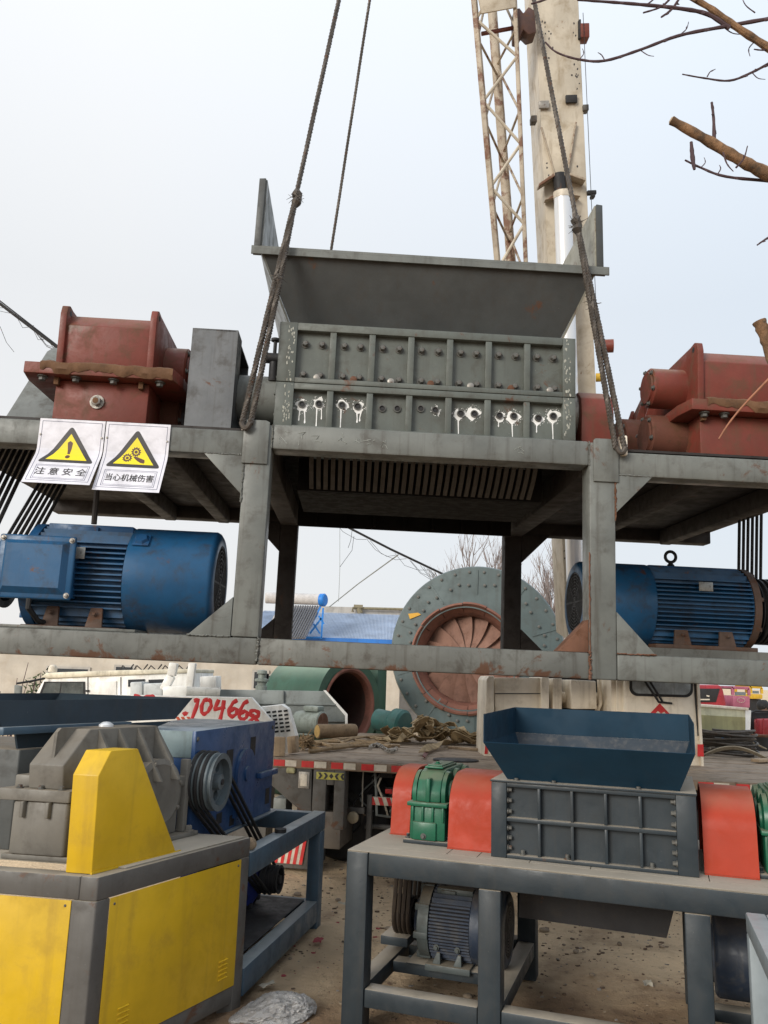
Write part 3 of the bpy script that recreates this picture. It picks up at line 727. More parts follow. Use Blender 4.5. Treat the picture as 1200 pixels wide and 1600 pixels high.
# ------------------------------------------------------------------ motors
def motor(parent, M, R, Lf, Lc, mat, matd, nf=12, ring=False, box_side=0, feet=True, foot_h=None, cover_grille=True, fdepth=.16, base=True):
    """axis along local +x; fins from 0 to Lf, fan cover from Lf to Lf+Lc, drive end bell below 0"""
    b = MB()
    core = R * .84
    b.lathe([(0, -.07), (R * .40, -.07), (R * .55, -.065), (R * .93, -.02), (R * .96, .0), (R * .96, .03), (core, .035), (core, Lf), (0, Lf)], (0, 0, 0), (1, 0, 0), 44)
    m = b.build('motor', [mat, matd], parent); m.matrix_basis = M
    f = MB()
    for side in (-1, 1):
        for k in range(nf):
            z = -R * .60 + k * (R * 1.20) / (nf - 1)
            yo = math.sqrt(max(0, R * R - z * z)) * .985
            yi = math.sqrt(max(0, core * core - z * z)) * .8
            f.box((.036, min(side * yo, side * yi), z - .0045), (Lf - .004, max(side * yo, side * yi), z + .0045))
        for k in range(5):
            y = side * (R * .12 + k * R * .13); zo = math.sqrt(R * R - y * y) * .985
            f.box((.036, y - .004, core * .6), (Lf - .004, y + .004, zo)); f.box((.036, y - .004, -zo), (Lf - .004, y + .004, -core * .6))
    f.build('cooling_fins', mat, m)
    t = MB(); t.xz([(.05, R * .80), (Lf * .98, R * .80), (Lf * .98, R * .975), (.05, R * .975)], -R * .42, R * .30, 0, .006)
    t.box((Lf * .30, -R * .48, R * .80), (Lf * .62, -R * .40, R * .93), .004); t.build('top_plate', matd, m)
    c = MB()
    x1 = Lf + Lc
    c.lathe([(R * .9, Lf - .01), (R * 1.0, Lf), (R * 1.0, x1 - R * .10), (R * .97, x1 - R * .045), (R * .90, x1), (R * .74, x1 + .002), (R * .74, x1 - .012)], (0, 0, 0), (1, 0, 0), 56)
    co = c.build('fan_cover', mat, m)
    if cover_grille:
        g = MB(); g.lathe([(R * .74, x1 - .02), (0, x1 - .02)], (0, 0, 0), (1, 0, 0), 40, 1)
        for k in range(9):
            rr = R * (.10 + .075 * k)
            g.lathe([(rr, x1 - .012), (rr, x1 + .001), (rr + .009, x1 + .001), (rr + .009, x1 - .012)], (0, 0, 0), (1, 0, 0), 40)
        for k in range(4):
            a = k * PI / 4
            g.bar((x1 - .004, -math.cos(a) * R * .74, -math.sin(a) * R * .74), (x1 - .004, math.cos(a) * R * .74, math.sin(a) * R * .74), .012, .01, 0, 0, (1, 0, 0))
        g.build('grille', [BLACK, BLACK], co)
    e = MB()
    e.lathe([(R * .965, -.03), (R * 1.0, -.025), (R * 1.0, .03), (R * .9, .03)], (0, 0, 0), (1, 0, 0), 48)
    for k in range(8):
        a = k * PI / 4 + .2; e.box((-.045, math.cos(a) * R * .93 - .016, math.sin(a) * R * .93 - .016), (.03, math.cos(a) * R * .93 + .016, math.sin(a) * R * .93 + .016), .004)
    e.build('end_bell', RFOOT if R > .3 and abs(M.translation.x) > 2.5 else matd, m)
    if feet:
        fz = foot_h if foot_h else R * 1.04
        for side in (-1, 1):
            ft = MB()
            ft.box((.02, side * R * .62 - .05 if side > 0 else -R * .98, -fz - .002), (Lf * 1.02, R * .98 if side > 0 else -R * .62 + .05, -fz + .03), .005)
            for xx in (Lf * .22, Lf * .66):
                ft.prism([(xx, side * R * .90, -fz + .03), (xx + Lf * .17, side * R * .90, -fz + .03), (xx + Lf * .15, side * R * .84, -R * .60), (xx + .02, side * R * .84, -R * .60)], (0, -side * .022, 0), 0, .003)
                hex_bolt(ft, (xx + Lf * .085, side * R * .9, -fz + .028 + .08), (0, side, 0), .010, .016)
            ft.build('foot', RFOOT if R > .3 else matd, m)
    if ring:
        r_ = MB(); r_.lathe([(.03, 0), (.03, .02), (.018, .035), (.018, .05)], (Lf * .22, 0, R * .97), (0, 0, 1), 12)
        pts = [(Lf * .22 + math.cos(a) * .042, 0, R * .97 + .088 + math.sin(a) * .042) for a in [2 * PI * i / 20 for i in range(21)]]
        r_.tube(pts, .012, 8, 0, False); r_.build('lifting_eye', BLACK, m)
    return m

def pulley(parent, M, R, Wd, n, mat, spokes=False, name='pulley'):
    """axis local x, 0..Wd"""
    b = MB(); prof = [(R * .80, 0), (R, 0)]
    g = Wd / n
    for k in range(n):
        prof += [(R, k * g + g * .16), (R * .9, k * g + g * .36), (R * .9, k * g + g * .64), (R, k * g + g * .84)]
    prof += [(R, Wd), (R * .80, Wd)]
    if spokes:
        b.lathe(prof + [(R * .80, 0)], (0, 0, 0), (1, 0, 0), 48)
        # web with five round openings
        pts_o = 60
        for k in range(5):
            a0 = k * 2 * PI / 5; hw = PI / 5
            hc = (math.cos(a0) * R * .52, math.sin(a0) * R * .52); hr = R * .19
            n_ = 20
            ins = []; out = []
            for i in range(n_ + 1):
                t_ = i / n_
                th = -PI + 2 * PI * t_
                ins.append((hc[0] + math.cos(a0 + th) * hr, hc[1] + math.sin(a0 + th) * hr))
                # matching point on sector outline
                if t_ < .25: q = t_ / .25; rad = R * .26; ang = -0 - hw * q; pt = (rad, ang)
                elif t_ < .30: pt = (R * (.26 + .55 * (t_ - .25) / .05), -hw)
                elif t_ < .70: pt = (R * .81, -hw + 2 * hw * (t_ - .30) / .40)
                elif t_ < .75: pt = (R * (.81 - .55 * (t_ - .70) / .05), hw)
                else: pt = (R * .26, hw * (1 - (t_ - .75) / .25))
                out.append((math.cos(a0 + pt[1]) * pt[0], math.sin(a0 + pt[1]) * pt[0]))
            for xx in (Wd * .72, Wd * .45):
                vi = [b.bm.verts.new((xx, y, z)) for y, z in ins]; vo = [b.bm.verts.new((xx, y, z)) for y, z in out]
                for i in range(n_): b.bm.faces.new((vi[i], vi[i + 1], vo[i + 1], vo[i]))
            vi = [b.bm.verts.new((Wd * .72, y, z)) for y, z in ins]; vj = [b.bm.verts.new((Wd * .45, y, z)) for y, z in ins]
            for i in range(n_): b.bm.faces.new((vi[i], vi[i + 1], vj[i + 1], vj[i]))
        b.lathe([(R * .10, Wd * 1.02), (R * .27, Wd * 1.0), (R * .30, Wd * .2), (R * .1, Wd * .2)], (0, 0, 0), (1, 0, 0), 28)
        b.lathe([(0, Wd * 1.08), (R * .10, Wd * 1.08), (R * .10, Wd * .2)], (0, 0, 0), (1, 0, 0), 20, 1)
    else:
        b.lathe(prof, (0, 0, 0), (1, 0, 0), 44)
        b.lathe([(R * .80, 0), (R * .78, Wd * .3), (0, Wd * .3)], (0, 0, 0), (1, 0, 0), 36); b.lathe([(R * .80, Wd), (R * .78, Wd * .75), (R * .34, Wd * .72), (R * .30, Wd * 1.04), (0, Wd * 1.04)], (0, 0, 0), (1, 0, 0), 36)
    o = b.build(name, [mat, DARK], parent); o.matrix_basis = M
    return o

def belt_path(c1, r1, c2, r2, n=14):
    """outer belt line round two circles in a plane -> list of 2D points"""
    d = math.hypot(c2[0] - c1[0], c2[1] - c1[1]); th = math.atan2(c2[1] - c1[1], c2[0] - c1[0])
    al = math.acos((r1 - r2) / d)
    pts = []
    for i in range(n + 1):
        a = th + al + (2 * PI - 2 * al) * i / n; pts.append((c1[0] + math.cos(a) * r1, c1[1] + math.sin(a) * r1))
    for i in range(n + 1):
        a = th - al + 2 * al * i / n; pts.append((c2[0] + math.cos(a) * r2, c2[1] + math.sin(a) * r2))
    pts.append(pts[0])
    return pts
def belts(parent, mp, n, r=.009, mat=None, name='drive_belt'):
    """mp: function (i) -> list of 3D points"""
    for i in range(n):
        b = MB(); b.tube(mp(i), r, 6, 0, False); b.build(name, mat or BLACK, parent)

# left motor near the front, right motor near the back
RX = Matrix.Translation
mL = motor(sh, RX((-2.40, .42, .490)), .330, .585, .53, BLUE, BLUED, 13, fdepth=.1)
hx = MB(); hx.box((-.05, -.05, 0), (.05, .05, .012), .004); hx.lathe([(.045, .012), (.036, .03), (0, .03)], (0, 0, 0), (0, 0, 1), 6)
o = hx.build('lifting_plug', BLUED, mL); o.matrix_basis = RX((.66, -.245, .222)) @ Matrix.Rotation(math.radians(48), 4, 'X')
# terminal box
mb = MB()
mb.box((-2.505, -.030, .318), (-2.065, -.006, .690), .020, 0, 3)
mb.prism([(-2.468, -.028, .352), (-2.102, -.028, .352), (-2.102, -.028, .656), (-2.468, -.028, .656)], (0, .001, 0))
tb = mb.build('terminal_box', BLUE, mL); tb.matrix_basis = Matrix.Translation((2.40, -.42, -.490))
mb = MB()
o4 = [(-2.470, .350), (-2.100, .350), (-2.100, .658), (-2.470, .658)]; i4 = [(-2.445, .385), (-2.130, .385), (-2.130, .635), (-2.445, .635)]
vo = [mb.bm.verts.new((x, -.031, z)) for x, z in o4]; vi = [mb.bm.verts.new((x, -.060, z)) for x, z in i4]
for i in range(4): mb.bm.faces.new((vo[i], vo[(i + 1) % 4], vi[(i + 1) % 4], vi[i]))
mb.bm.faces.new(vi)
lid = mb.build('box_lid', BLUE, mL); lid.matrix_basis = Matrix.Translation((2.40, -.42, -.490))
for x, z in ((-2.482, .345), (-2.088, .345), (-2.088, .666), (-2.482, .666)):
    b = MB(); hex_bolt(b, (x, -.030, z), (0, -1, 0), .011, .014); q = b.build('lid_bolt', STEELL, mL); q.matrix_basis = Matrix.Translation((2.40, -.42, -.490))
mb = MB(); mb.box((-2.47, -.006, .34), (-2.10, .16, .66)); q = mb.build('box_body', BLUED, mL); q.matrix_basis = Matrix.Translation((2.40, -.42, -.490))
mb = MB(); mb.box((-2.50, .06, .1555), (-1.70, .76, .172), .003); mb.build('motor_base', FRAMED, sh)
mb = MB(); mb.tube([(-2.08, .30, .82), (-2.085, .30, 1.06), (-2.04, .32, 1.20), (-2.04, .4, 1.40)], .018, 8); mb.build('conduit', UNDER, sh)
mR = motor(sh, RX((2.72, 1.72, .590)) @ Matrix.Rotation(PI, 4, 'Z'), .330, .80, .56, BLUE, BLUED, 13, ring=False)
r_ = MB(); r_.lathe([(.03, 0), (.03, .02), (.018, .035), (.018, .05)], (.56, 0, .318), (0, 0, 1), 12)
r_.tube([(.56 + math.cos(a) * .044, 0, .318 + .09 + math.sin(a) * .044) for a in [2 * PI * i / 20 for i in range(21)]], .013, 8, 0, False); r_.build('lifting_eye', BLACK, mR)
mb = MB(); mb.box((1.85, 1.36, .157), (2.80, 2.08, .172), .003); mb.box((1.85, 1.38, .172), (2.80, 1.46, .245)); mb.box((1.85, 1.98, .172), (2.80, 2.06, .245)); mb.build('motor_base', FRAMED, sh)
for m_, M_ in ((mL, Matrix.Translation((.30, -.335, .12))), (mR, Matrix.Translation((.42, .335, .14)) @ Matrix.Rotation(PI, 4, 'Z'))):
    mb = MB(); mb.box((-.055, -.003, -.035), (.055, .003, .035), .001); o = mb.build('name_plate', PLATE, m_); o.matrix_basis = M_
mb = MB(); mb.tube([(-2.30, -.02, .322), (-2.30, -.02, .27), (-2.28, .10, .20), (-2.2, .2, .178)], .016, 8); mb.build('power_cable', BLACK, sh)
# belt drives
pulley(sh, RX((-2.92, .42, .49)), .21, .30, 6, DARK); pulley(sh, RX((-2.92, 1.45, 1.80)), .34, .30, 6, DARK)
bp = belt_path((.42, .49), .215, (1.45, 1.80), .345)
belts(sh, lambda i: [(-2.90 + i * .040, y, z) for y, z in bp], 6, .013)
pulley(sh, RX((2.80, 1.72, .59)), .26, .30, 6, DARK); pulley(sh, RX((2.80, 1.55, 1.80)), .30, .30, 6, DARK)
bp2 = belt_path((1.72, .59), .265, (1.55, 1.80), .305)
belts(sh, lambda i: [(2.84 + i * .038, y, z) for y, z in bp2], 6, .013)

# ------------------------------------------------------------------ paper warning signs hanging on the left top rail
def sign(name, label, ox, w, words, gears, fwd, side_shift):
    H = .482; VC = .185           # total length, length above the crease
    L = MB()
    def Pp(u, v, lay): return Vector((u * w, v * H, lay))
    layers = []
    n = 24
    # sheet
    L.box((0, 0, -.0006), (w, H, .0006))
    def ringrect(u0, v0, u1, v1, t, z, m):
        for a, b in (((u0, v0), (u1, v0 + t)), ((u0, v1 - t), (u1, v1)), ((u0, v0 + t), (u0 + t * H / w, v1 - t)), ((u1 - t * H / w, v0 + t), (u1, v1 - t))):
            L.poly([Pp(a[0], a[1], z), Pp(b[0], a[1], z), Pp(b[0], b[1], z), Pp(a[0], b[1], z)], m)
    ringrect(.04, .03, .96, .955, .006, .0010, 3)
    ringrect(.10, .665, .90, .925, .006, .0010, 3); ringrect(.125, .685, .875, .905, .004, .0010, 3)
    def rtri(cx, top, bot, half, rad, z, m):
        pts = []
        vs = [(cx, top), (cx + half, bot), (cx - half, bot)]
        for i in range(3):
            p0 = Vector(vs[i - 1]); p1 = Vector(vs[i]); p2 = Vector(vs[(i + 1) % 3])
            d1 = (p0 - p1).normalized(); d2 = (p2 - p1).normalized()
            for k in range(7):
                t = k / 6; q = (p1 + d1 * rad) * (1 - t) ** 2 + p1 * 2 * t * (1 - t) + (p1 + d2 * rad) * t * t
                pts.append(Pp(q.x, q.y, z))
        L.poly(pts, m)
    rtri(.5, .075, .615, .43, .07, .0010, 2)
    rtri(.5, .185, .565, .31, .004, .0016, 1)
    if gears:
        for gx_, gy_, gr in ((.505, .375, .062), (.385, .465, .062)):
            pts = []
            for k in range(48):
                a = 2 * PI * k / 48; rr = gr * (1.25 if (k % 4) < 2 else 1.0)
                pts.append(Pp(gx_ + math.cos(a) * rr, gy_ + math.sin(a) * rr * .86, .0020))
            L.poly(pts, 4)
            L.poly([Pp(gx_ + math.cos(2 * PI * k / 16) * gr * .62, gy_ + math.sin(2 * PI * k / 16) * gr * .54, .0024) for k in range(16)], 5)
            L.poly([Pp(gx_ + math.cos(2 * PI * k / 16) * gr * .40, gy_ + math.sin(2 * PI * k / 16) * gr * .35, .0028) for k in range(16)], 4)
        L.poly([Pp(u, v, .0022) for u, v in ((.47, .44), (.53, .44), (.60, .465), (.655, .485), (.665, .525), (.655, .545), (.60, .535), (.545, .505), (.50, .47))], 4)
    else:
        L.poly([Pp(u, v, .0022) for u, v in ((.46, .30), (.50, .275), (.54, .30), (.518, .455), (.482, .455))], 4)
        L.poly([Pp(.5 + math.cos(2 * PI * k / 18) * .036, .505 + math.sin(2 * PI * k / 18) * .031, .0022) for k in range(18)], 4)
    tw = .70 / max(4, len(words)) * w * 1.06
    tm = text_mesh(words if gears else ' '.join(words), tw if gears else tw * .86)
    for q_, (ox_, oy_) in enumerate(((0, 0), (.0009, 0), (-.0009, 0), (0, .0008), (0, -.0008))): L.mesh(tm, Matrix.Translation((w * .5 + ox_, .797 * H + oy_, .0014 + q_ * .0001)) @ Matrix.Diagonal((1, -1.25 if gears else -1.08, 1, 1)), 2)
    bpy.data.meshes.remove(tm)
    bm = L.bm
    for k in range(1, 26):
        v = H * k / 26
        if k in (10, 12):
            bmesh.ops.bisect_plane(bm, geom=bm.verts[:] + bm.edges[:] + bm.faces[:], plane_co=(0, v, 0), plane_no=(0, 1, 0))
    k1, k2 = H * 10 / 26, H * 12 / 26
    ang = math.asin(min(.9, fwd / (H - (k1 + k2) / 2)))
    def bend(p):
        u, v, l = p
        if v <= k1: y, z, a = -.006, -v, 0
        elif v <= k2: a = ang / 2; y, z = -.006 - math.sin(a) * (v - k1), -k1 - math.cos(a) * (v - k1)
        else: a = ang; y, z = -.006 - math.sin(a / 2) * (k2 - k1) - math.sin(a) * (v - k2), -k1 - math.cos(a / 2) * (k2 - k1) - math.cos(a) * (v - k2)
        return Vector((u, y - l * math.cos(a), z + l * math.sin(a)))
    o = L.build(name, [WPAPER, SYEL, SDARK, SLINE, SGEAR, SYEL], None, smooth=False, xform=bend)
    o.matrix_basis = S_M @ Matrix.Translation((ox, -.002, 1.402))
    for fx_, fz_ in ((.012, -.10), (w - .012, -.105)):
        k_ = MB(); k_.lathe([(.007, 0), (.006, .004), (0, .005)], (fx_, -.0075, fz_), (0, -1, 0), 10); k_.build('fixing_screw', STEELL, o)
    return tag(o, label, 'sign', 'paper warning signs on the hanging machine')
s1 = sign('warning_sign', 'white paper warning sign with a yellow triangle holding an exclamation mark, left of the pair', -2.366, .388, '注意安全', False, .165, 0)
s2 = sign('warning_sign', 'white paper warning sign with a yellow triangle holding brown gears and a hand', -1.972, .384, '当心机械伤害', True, .135, 0)

# ------------------------------------------------------------------ wire rope slings
HOOK = S_M @ Vector((-.089, 1.0, 10.579))
def stranded(mb, P, r, turns_per_m=9, ns=5, step=.022):
    """laid rope along polyline P"""
    P = [Vector(p) for p in P]
    L = sum((P[i + 1] - P[i]).length for i in range(len(P) - 1))
    n = max(8, int(L / step)); pts = []
    for i in range(n + 1):
        s = L * i / n; k = 0
        while k < len(P) - 2 and s > (P[k + 1] - P[k]).length: s -= (P[k + 1] - P[k]).length; k += 1
        pts.append(P[k].lerp(P[k + 1], min(1, s / (P[k + 1] - P[k]).length)))
    d = (pts[-1] - pts[0]).normalized(); a = d.orthogonal().normalized(); b = d.cross(a)
    for q in range(ns):
        st = []
        for i, p in enumerate(pts):
            th = 2 * PI * q / ns + i / n * L * turns_per_m * 2 * PI
            st.append(p + (a * math.cos(th) + b * math.sin(th)) * r * .58)
        mb.tube(st, r * .50, 5)
def frayed(mb, p, d, R, n):
    for i in range(n):
        s = p + Vector((random.uniform(-1, 1), random.uniform(-1, 1), random.uniform(-1, 1))) * R * .35
        v = Vector((random.uniform(-1, 1), random.uniform(-1, 1), random.uniform(-.6, .8))).normalized() * R * random.uniform(.25, 1.1)
        mb.tube([s, s + v * .5 + Vector((0, 0, random.uniform(-.01, .01))), s + v], [.0028, .0022, .0012], 4)
def sling(label, base, base2, tknot, double, long_r=.0175):
    mb = MB()
    A = S_M @ Vector(base); B = S_M @ Vector(base2)
    mid = (A + B) / 2
    Kp = mid.lerp(HOOK, tknot); K2 = mid.lerp(HOOK, tknot * .62)
    side = (B - A).normalized()
    if double:
        stranded(mb, [A, K2 - side * .014, Kp], .0195, 11); stranded(mb, [B, K2 + side * .014, Kp], .0195, 11)
        low = [A.lerp(B, t) + Vector((0, -.02, -.035 * math.sin(PI * t))) for t in [i / 8 for i in range(9)]]
        mb.tube(low, .017, 8)
    else:
        stranded(mb, [A, Kp], .0165, 11)
    stranded(mb, [Kp, HOOK], long_r, 9, 5, .03)
    o = mb.build('wire_rope_sling', WIRE, None)
    if double:
        k = MB()
        k.tube([Kp + Vector((random.uniform(-.012, .012), random.uniform(-.012, .012), z)) for z in (-.07, -.035, 0, .035, .07)], [.016, .034, .030, .036, .014], 8)
        frayed(k, Kp, None, .065, 40)
        k.tube([K2 + Vector((0, 0, z)) for z in (-.03, 0, .03)], [.016, .026, .016], 8); frayed(k, K2, None, .06, 18)
        k.build('splice_knot', WIRE, o)
    return tag(o, label, 'rope', 'wire ropes holding up the shredder')
sling('rusty wire rope rising from the left front post, doubled below a frayed splice', (-1.16, -.02, 1.43), (-1.108, -.025, 1.43), .178, True)
sling('rusty wire rope rising from the right front lug, in front of the crane boom', (1.13, -.03, 1.40), (1.185, -.03, 1.40), .172, True)
sling('thin single wire rope rising from behind the hopper rim at left', (-1.05, 2.78, 1.44), (-1.05, 2.78, 1.44), .17, False, .015)
# ------------------------------------------------------------------ small grey bench shredder with the dark blue hopper
B_M = Matrix.Translation((-.129, 4.222, 0)) @ Matrix.Rotation(math.radians(-19.193), 4, 'Z')
bs = thing('bench_shredder', 'small grey bench shredder with a dark blue hopper, orange guards and green gearboxes', 'shredder', M=B_M)
def bx(parent, name, mat, a, b, bev=.004):
    mb = MB(); mb.box(a, b, bev); return mb.build(name, mat, parent)
BL, BD, BT = 2.62, 1.16, .811
for x in (0, .655, 1.548, 2.5):
    for y in (0, BD - .105):
        if x == 0: bx(bs, 'leg', BENCH, (x, y, 0), (x + .11, y + .105, BT - .0005), .008)
        else: bx(bs, 'leg', BENCH, (x, y + .002, 0), (x + .105, y + .103, BT - .1065), .008)
for y in (0.001, BD - .104):
    bx(bs, 'bench_rail', BENCH, (.112, y, BT - .105), (BL, y + .103, BT), .008)
    for a_, b_ in ((.112, .653), (.762, 1.546), (1.655, 2.498)):
        if y > .5 and a_ == .762: continue
        bx(bs, 'lower_rail', BENCH, (a_, y + .006, .125), (b_, y + .098, .205), .006)
for x in (0, .655, 1.548, 2.5):
    bx(bs, 'lower_rail', BENCH, (x + .006, .107, .127), (x + .098, BD - .107, .203), .006)
    if x in (0,): bx(bs, 'bench_rail', BENCH, (x + .002, .107, BT - .104), (x + .105, BD - .107, BT), .006)
bx(bs, 'motor_rail', BENCH, (.112, .44, .150), (.653, .53, .204), .005); bx(bs, 'motor_rail', BENCH, (.112, .72, .150), (.653, .81, .204), .005)
bx(bs, 'motor_rail', BENCH, (1.655, .44, .150), (2.498, .53, .204), .005)
TOPM = paint('dusty_table_plate', (0.30, 0.27, 0.22), dirt=0.4, rough=0.75, scale=3, dust=.6, dustcol=(.44, .39, .32), streak=0, speck=.2)
mb = MB()
xs = [.004, .47, .62, .87, 1.15, 1.66, 1.95, 2.3, BL]
mb.box((.004, .004, BT + .001), (BL, .125, BT + .0045))
for a_, b_ in zip(xs[:-1], xs[1:]): mb.box((a_ + .002, .128, BT + .001), (b_ - .002, BD - .004, BT + .005))
mb.build('table_plate', TOPM, bs)
# cutter box
b0, b1, bz0, bz1 = .680, 1.620, BT + .006, 1.162
mb = MB(); mb.box((b0 + .01, .215, bz0), (b1 - .01, .90, bz1 - .02)); cb = mb.build('cutter_box', BENCH, bs)
bx(cb, 'end_column', BENCH, (b0, .170, bz0), (b0 + .075, .93, bz1), .003); bx(cb, 'end_column', BENCH, (b1 - .088, .170, bz0), (b1, .93, bz1), .003)
mb = MB()
zm = (bz0 + bz1) / 2 + .004
for z0, z1 in ((bz0, bz0 + .016), (zm - .009, zm + .009), (bz1 - .018, bz1)): mb.box((b0 + .076, .172, z0), (b1 - .089, .24, z1), .002)
pw = (b1 - .089 - b0 - .076) / 5
for k in range(1, 5):
    x = b0 + .076 + k * pw
    mb.box((x - .007, .174, bz0 + .0165), (x + .007, .24, zm - .0095), .002); mb.box((x - .007, .174, zm + .0095), (x + .007, .24, bz1 - .0185), .002)
mb.build('rib_grid', BENCH, cb)
bx(cb, 'top_flange', BENCH, (b0 - .004, .165, bz1 + .0015), (b1 + .004, .95, bz1 + .012), .002)
src = None
for x, ax in ((b0 + .076, 1), (b1 - .089, -1)):
    for z in (bz0 + .045, bz0 + .09, bz0 + .135, zm + .035, zm + .085, zm + .135):
        b = MB(); hex_bolt(b, (x, .195, z), (ax, 0, 0), .010, .022); b.build('bolt', DARKB, cb)
for x, z in ((b0 + .15, bz0 + .017), (b0 + .36, bz0 + .017), (b1 - .20, bz0 + .017)):
    b = MB(); hex_bolt(b, (x, .195, z), (0, 0, 1), .010, .022); b.build('bolt', DARKB, cb)
for x in (b0 + .12, b0 + .3, b1 - .25):
    b = MB(); hex_bolt(b, (x, .19, bz1 + .012), (0, 0, 1), .010, .012); b.build('bolt', DARKB, cb)
# hopper
h = MB(); zt, zr, zp = bz1 + .0135, 1.356, 1.500
fbl, fbr = (.755, .215), (1.548, .215); bbl, bbr = (.755, .78), (1.548, .78)
tl, tr_, rl, rr = (.668, .05), (1.618, .05), (.668, .93), (1.618, .93)
def P3(p, z): return (p[0], p[1], z)
h.prism([P3(fbl, zt), P3(fbr, zt), P3(tr_, zr), P3(tl, zr)], (0, .004, .002))
hp = h.build('hopper', BHOP, bs)
h = MB(); h.prism([P3(bbl, zt), P3(bbr, zt), P3(rr, zr), P3(rl, zr)], (0, .004, 0)); h.build('sloping_back', BHOPF, hp)
h = MB(); h.prism([P3(rl, zr + .0005), P3(rr, zr + .0005), P3(rr, zp), P3(rl, zp)], (0, .005, 0)); h.build('back_panel', BHOP, hp)
for (f_, b_, ft, bt) in ((fbl, bbl, tl, rl), (fbr, bbr, tr_, rr)):
    sx = -.004 if ft is tl else .004
    h = MB(); h.prism([P3(f_, zt), P3(ft, zr), P3(bt, zr), P3(b_, zt)], (sx, 0, 0)); h.prism([P3(ft, zr + .0004), P3((ft[0], ft[1] + .002), zp - .012), P3(bt, zp), P3(bt, zr + .0004)], (sx, 0, 0)); h.build('side_panel', BHOP, hp)
# gearboxes, guards
def small_gearbox(x0, x1, y0, y1):
    g = MB(); w = x1 - x0
    g.box((x0, y0 + .01, .836), (x1, y1, 1.00), .012); gb = g.build('gearbox', GREEN, bs)
    u = MB()
    prof = [(y0 + .015, 1.022), (y0 + .02, 1.07), (y0 + .05, 1.13), (y0 + .10, 1.165), (y0 + .16, 1.178), (y1 - .16, 1.178), (y1 - .08, 1.155), (y1 - .03, 1.10), (y1 - .01, 1.022)]
    u.yz(prof, x0 + .03, x1 - .03, 0, .010)
    for s, xx in ((-1, x0 + .028), (1, x1 - .028)):
        for k, yy in enumerate((y0 + .14, y0 + .33, y0 + .52)):
            u.lathe([(.115, 0), (.112, .02), (.09, .026), (0, .026)], (xx, yy, 1.055), (s, 0, 0), 28)
            u.lathe([(.07, .026), (.068, .036), (0, .036)], (xx, yy, 1.055), (s, 0, 0), 24)
    u.build('upper_case', GREEN, gb)
    f = MB(); f.box((x0 - .012, y0 - .006, 1.001), (x1 + .012, y1 + .01, 1.022), .005)
    f.box((x0 + w * .5 - .012, y0 + .004, 1.022), (x0 + w * .5 + .012, y0 + .06, 1.14), .006)
    f.build('flange', GREEN, gb)
    for k in range(4):
        r_ = MB(); x = x0 + .012 + k * (w - .03) / 3; r_.box((x, y0 - .002, .93), (x + .012, y0 + .012, 1.0005), .003); r_.build('rib', GREEN, gb)
    c = MB(); c.box((x0 + .02, y0 - .004, .838), (x1 - .045, y0 + .012, .925), .006); c.build('cover_plate', GREEN, gb)
    c = MB(); hex_bolt(c, (x0 + w * .42, y0 - .004, .858), (0, -1, 0), .010, .016); c.build('drain_plug', DARKB, gb)
    t = MB(); t.box((x0 + .045, y0 + .12, 1.180), (x1 - .045, y0 + .42, 1.190), .003); t.box((x0 + .055, y0 + .14, 1.190), (x1 - .055, y0 + .40, 1.197), .003); hex_bolt(t, ((x0 + x1) / 2, y0 + .2, 1.197), (0, 0, 1), .012, .014); t.build('inspection_cover', GREEN, gb)
    ft = MB(); ft.box((x0 - .03, y0 + .0, .817), (x1 + .02, y1, .835), .003)
    for xx in (x0 - .018, x1 + .006): hex_bolt(ft, (xx, y0 + .05, .835), (0, 0, 1), .010, .022)
    ft.build('foot', BENCH, gb)
small_gearbox(.228, .418, .285, .97)
small_gearbox(1.905, 2.10, .285, .97)
def arch_guard(x0, x1, y0, y1, top):
    g = MB(); r = (y1 - y0) * .36
    prof = [(y0 - .012, BT + .006)] + [(y0 + .008 + r - math.cos(a) * r, top - r * .8 + math.sin(a) * r * .8) for a in [i * PI / 2 / 8 for i in range(9)]]
    prof += [(y1 - .008 - r + math.sin(a) * r, top - r * .8 + math.cos(a) * r * .8) for a in [i * PI / 2 / 8 for i in range(9)]] + [(y1 + .012, BT + .006)]
    n = len(prof); bm = g.bm
    inn = []
    for i, (y, z) in enumerate(prof):
        cx, cz = (y0 + y1) / 2, BT + .1; d = math.hypot(y - cx, z - cz); inn.append((cx + (y - cx) * (1 - .006 / d), cz + (z - cz) * (1 - .006 / d)))
    A = [bm.verts.new((x0, y, z)) for y, z in prof]; Bv = [bm.verts.new((x1, y, z)) for y, z in prof]
    Ci = [bm.verts.new((x0, y, z)) for y, z in inn]; D = [bm.verts.new((x1, y, z)) for y, z in inn]
    for i in range(n - 1):
        bm.faces.new((A[i], A[i + 1], Bv[i + 1], Bv[i])); bm.faces.new((Ci[i], D[i], D[i + 1], Ci[i + 1]))
        bm.faces.new((A[i], Ci[i], Ci[i + 1], A[i + 1])); bm.faces.new((Bv[i], Bv[i + 1], D[i + 1], D[i]))
    o = g.build('coupling_guard', ORANGE, bs)
    l = MB(); l.box((x0, y0 - .026, BT + .006), (x1, y0 - .013, BT + .010)); l.build('foot_flange', ORANGE, o)
arch_guard(.440, .672, .275, .86, 1.168); arch_guard(.062, .170, .50, 1.02, 1.155); arch_guard(1.645, 1.875, .275, .86, 1.172)
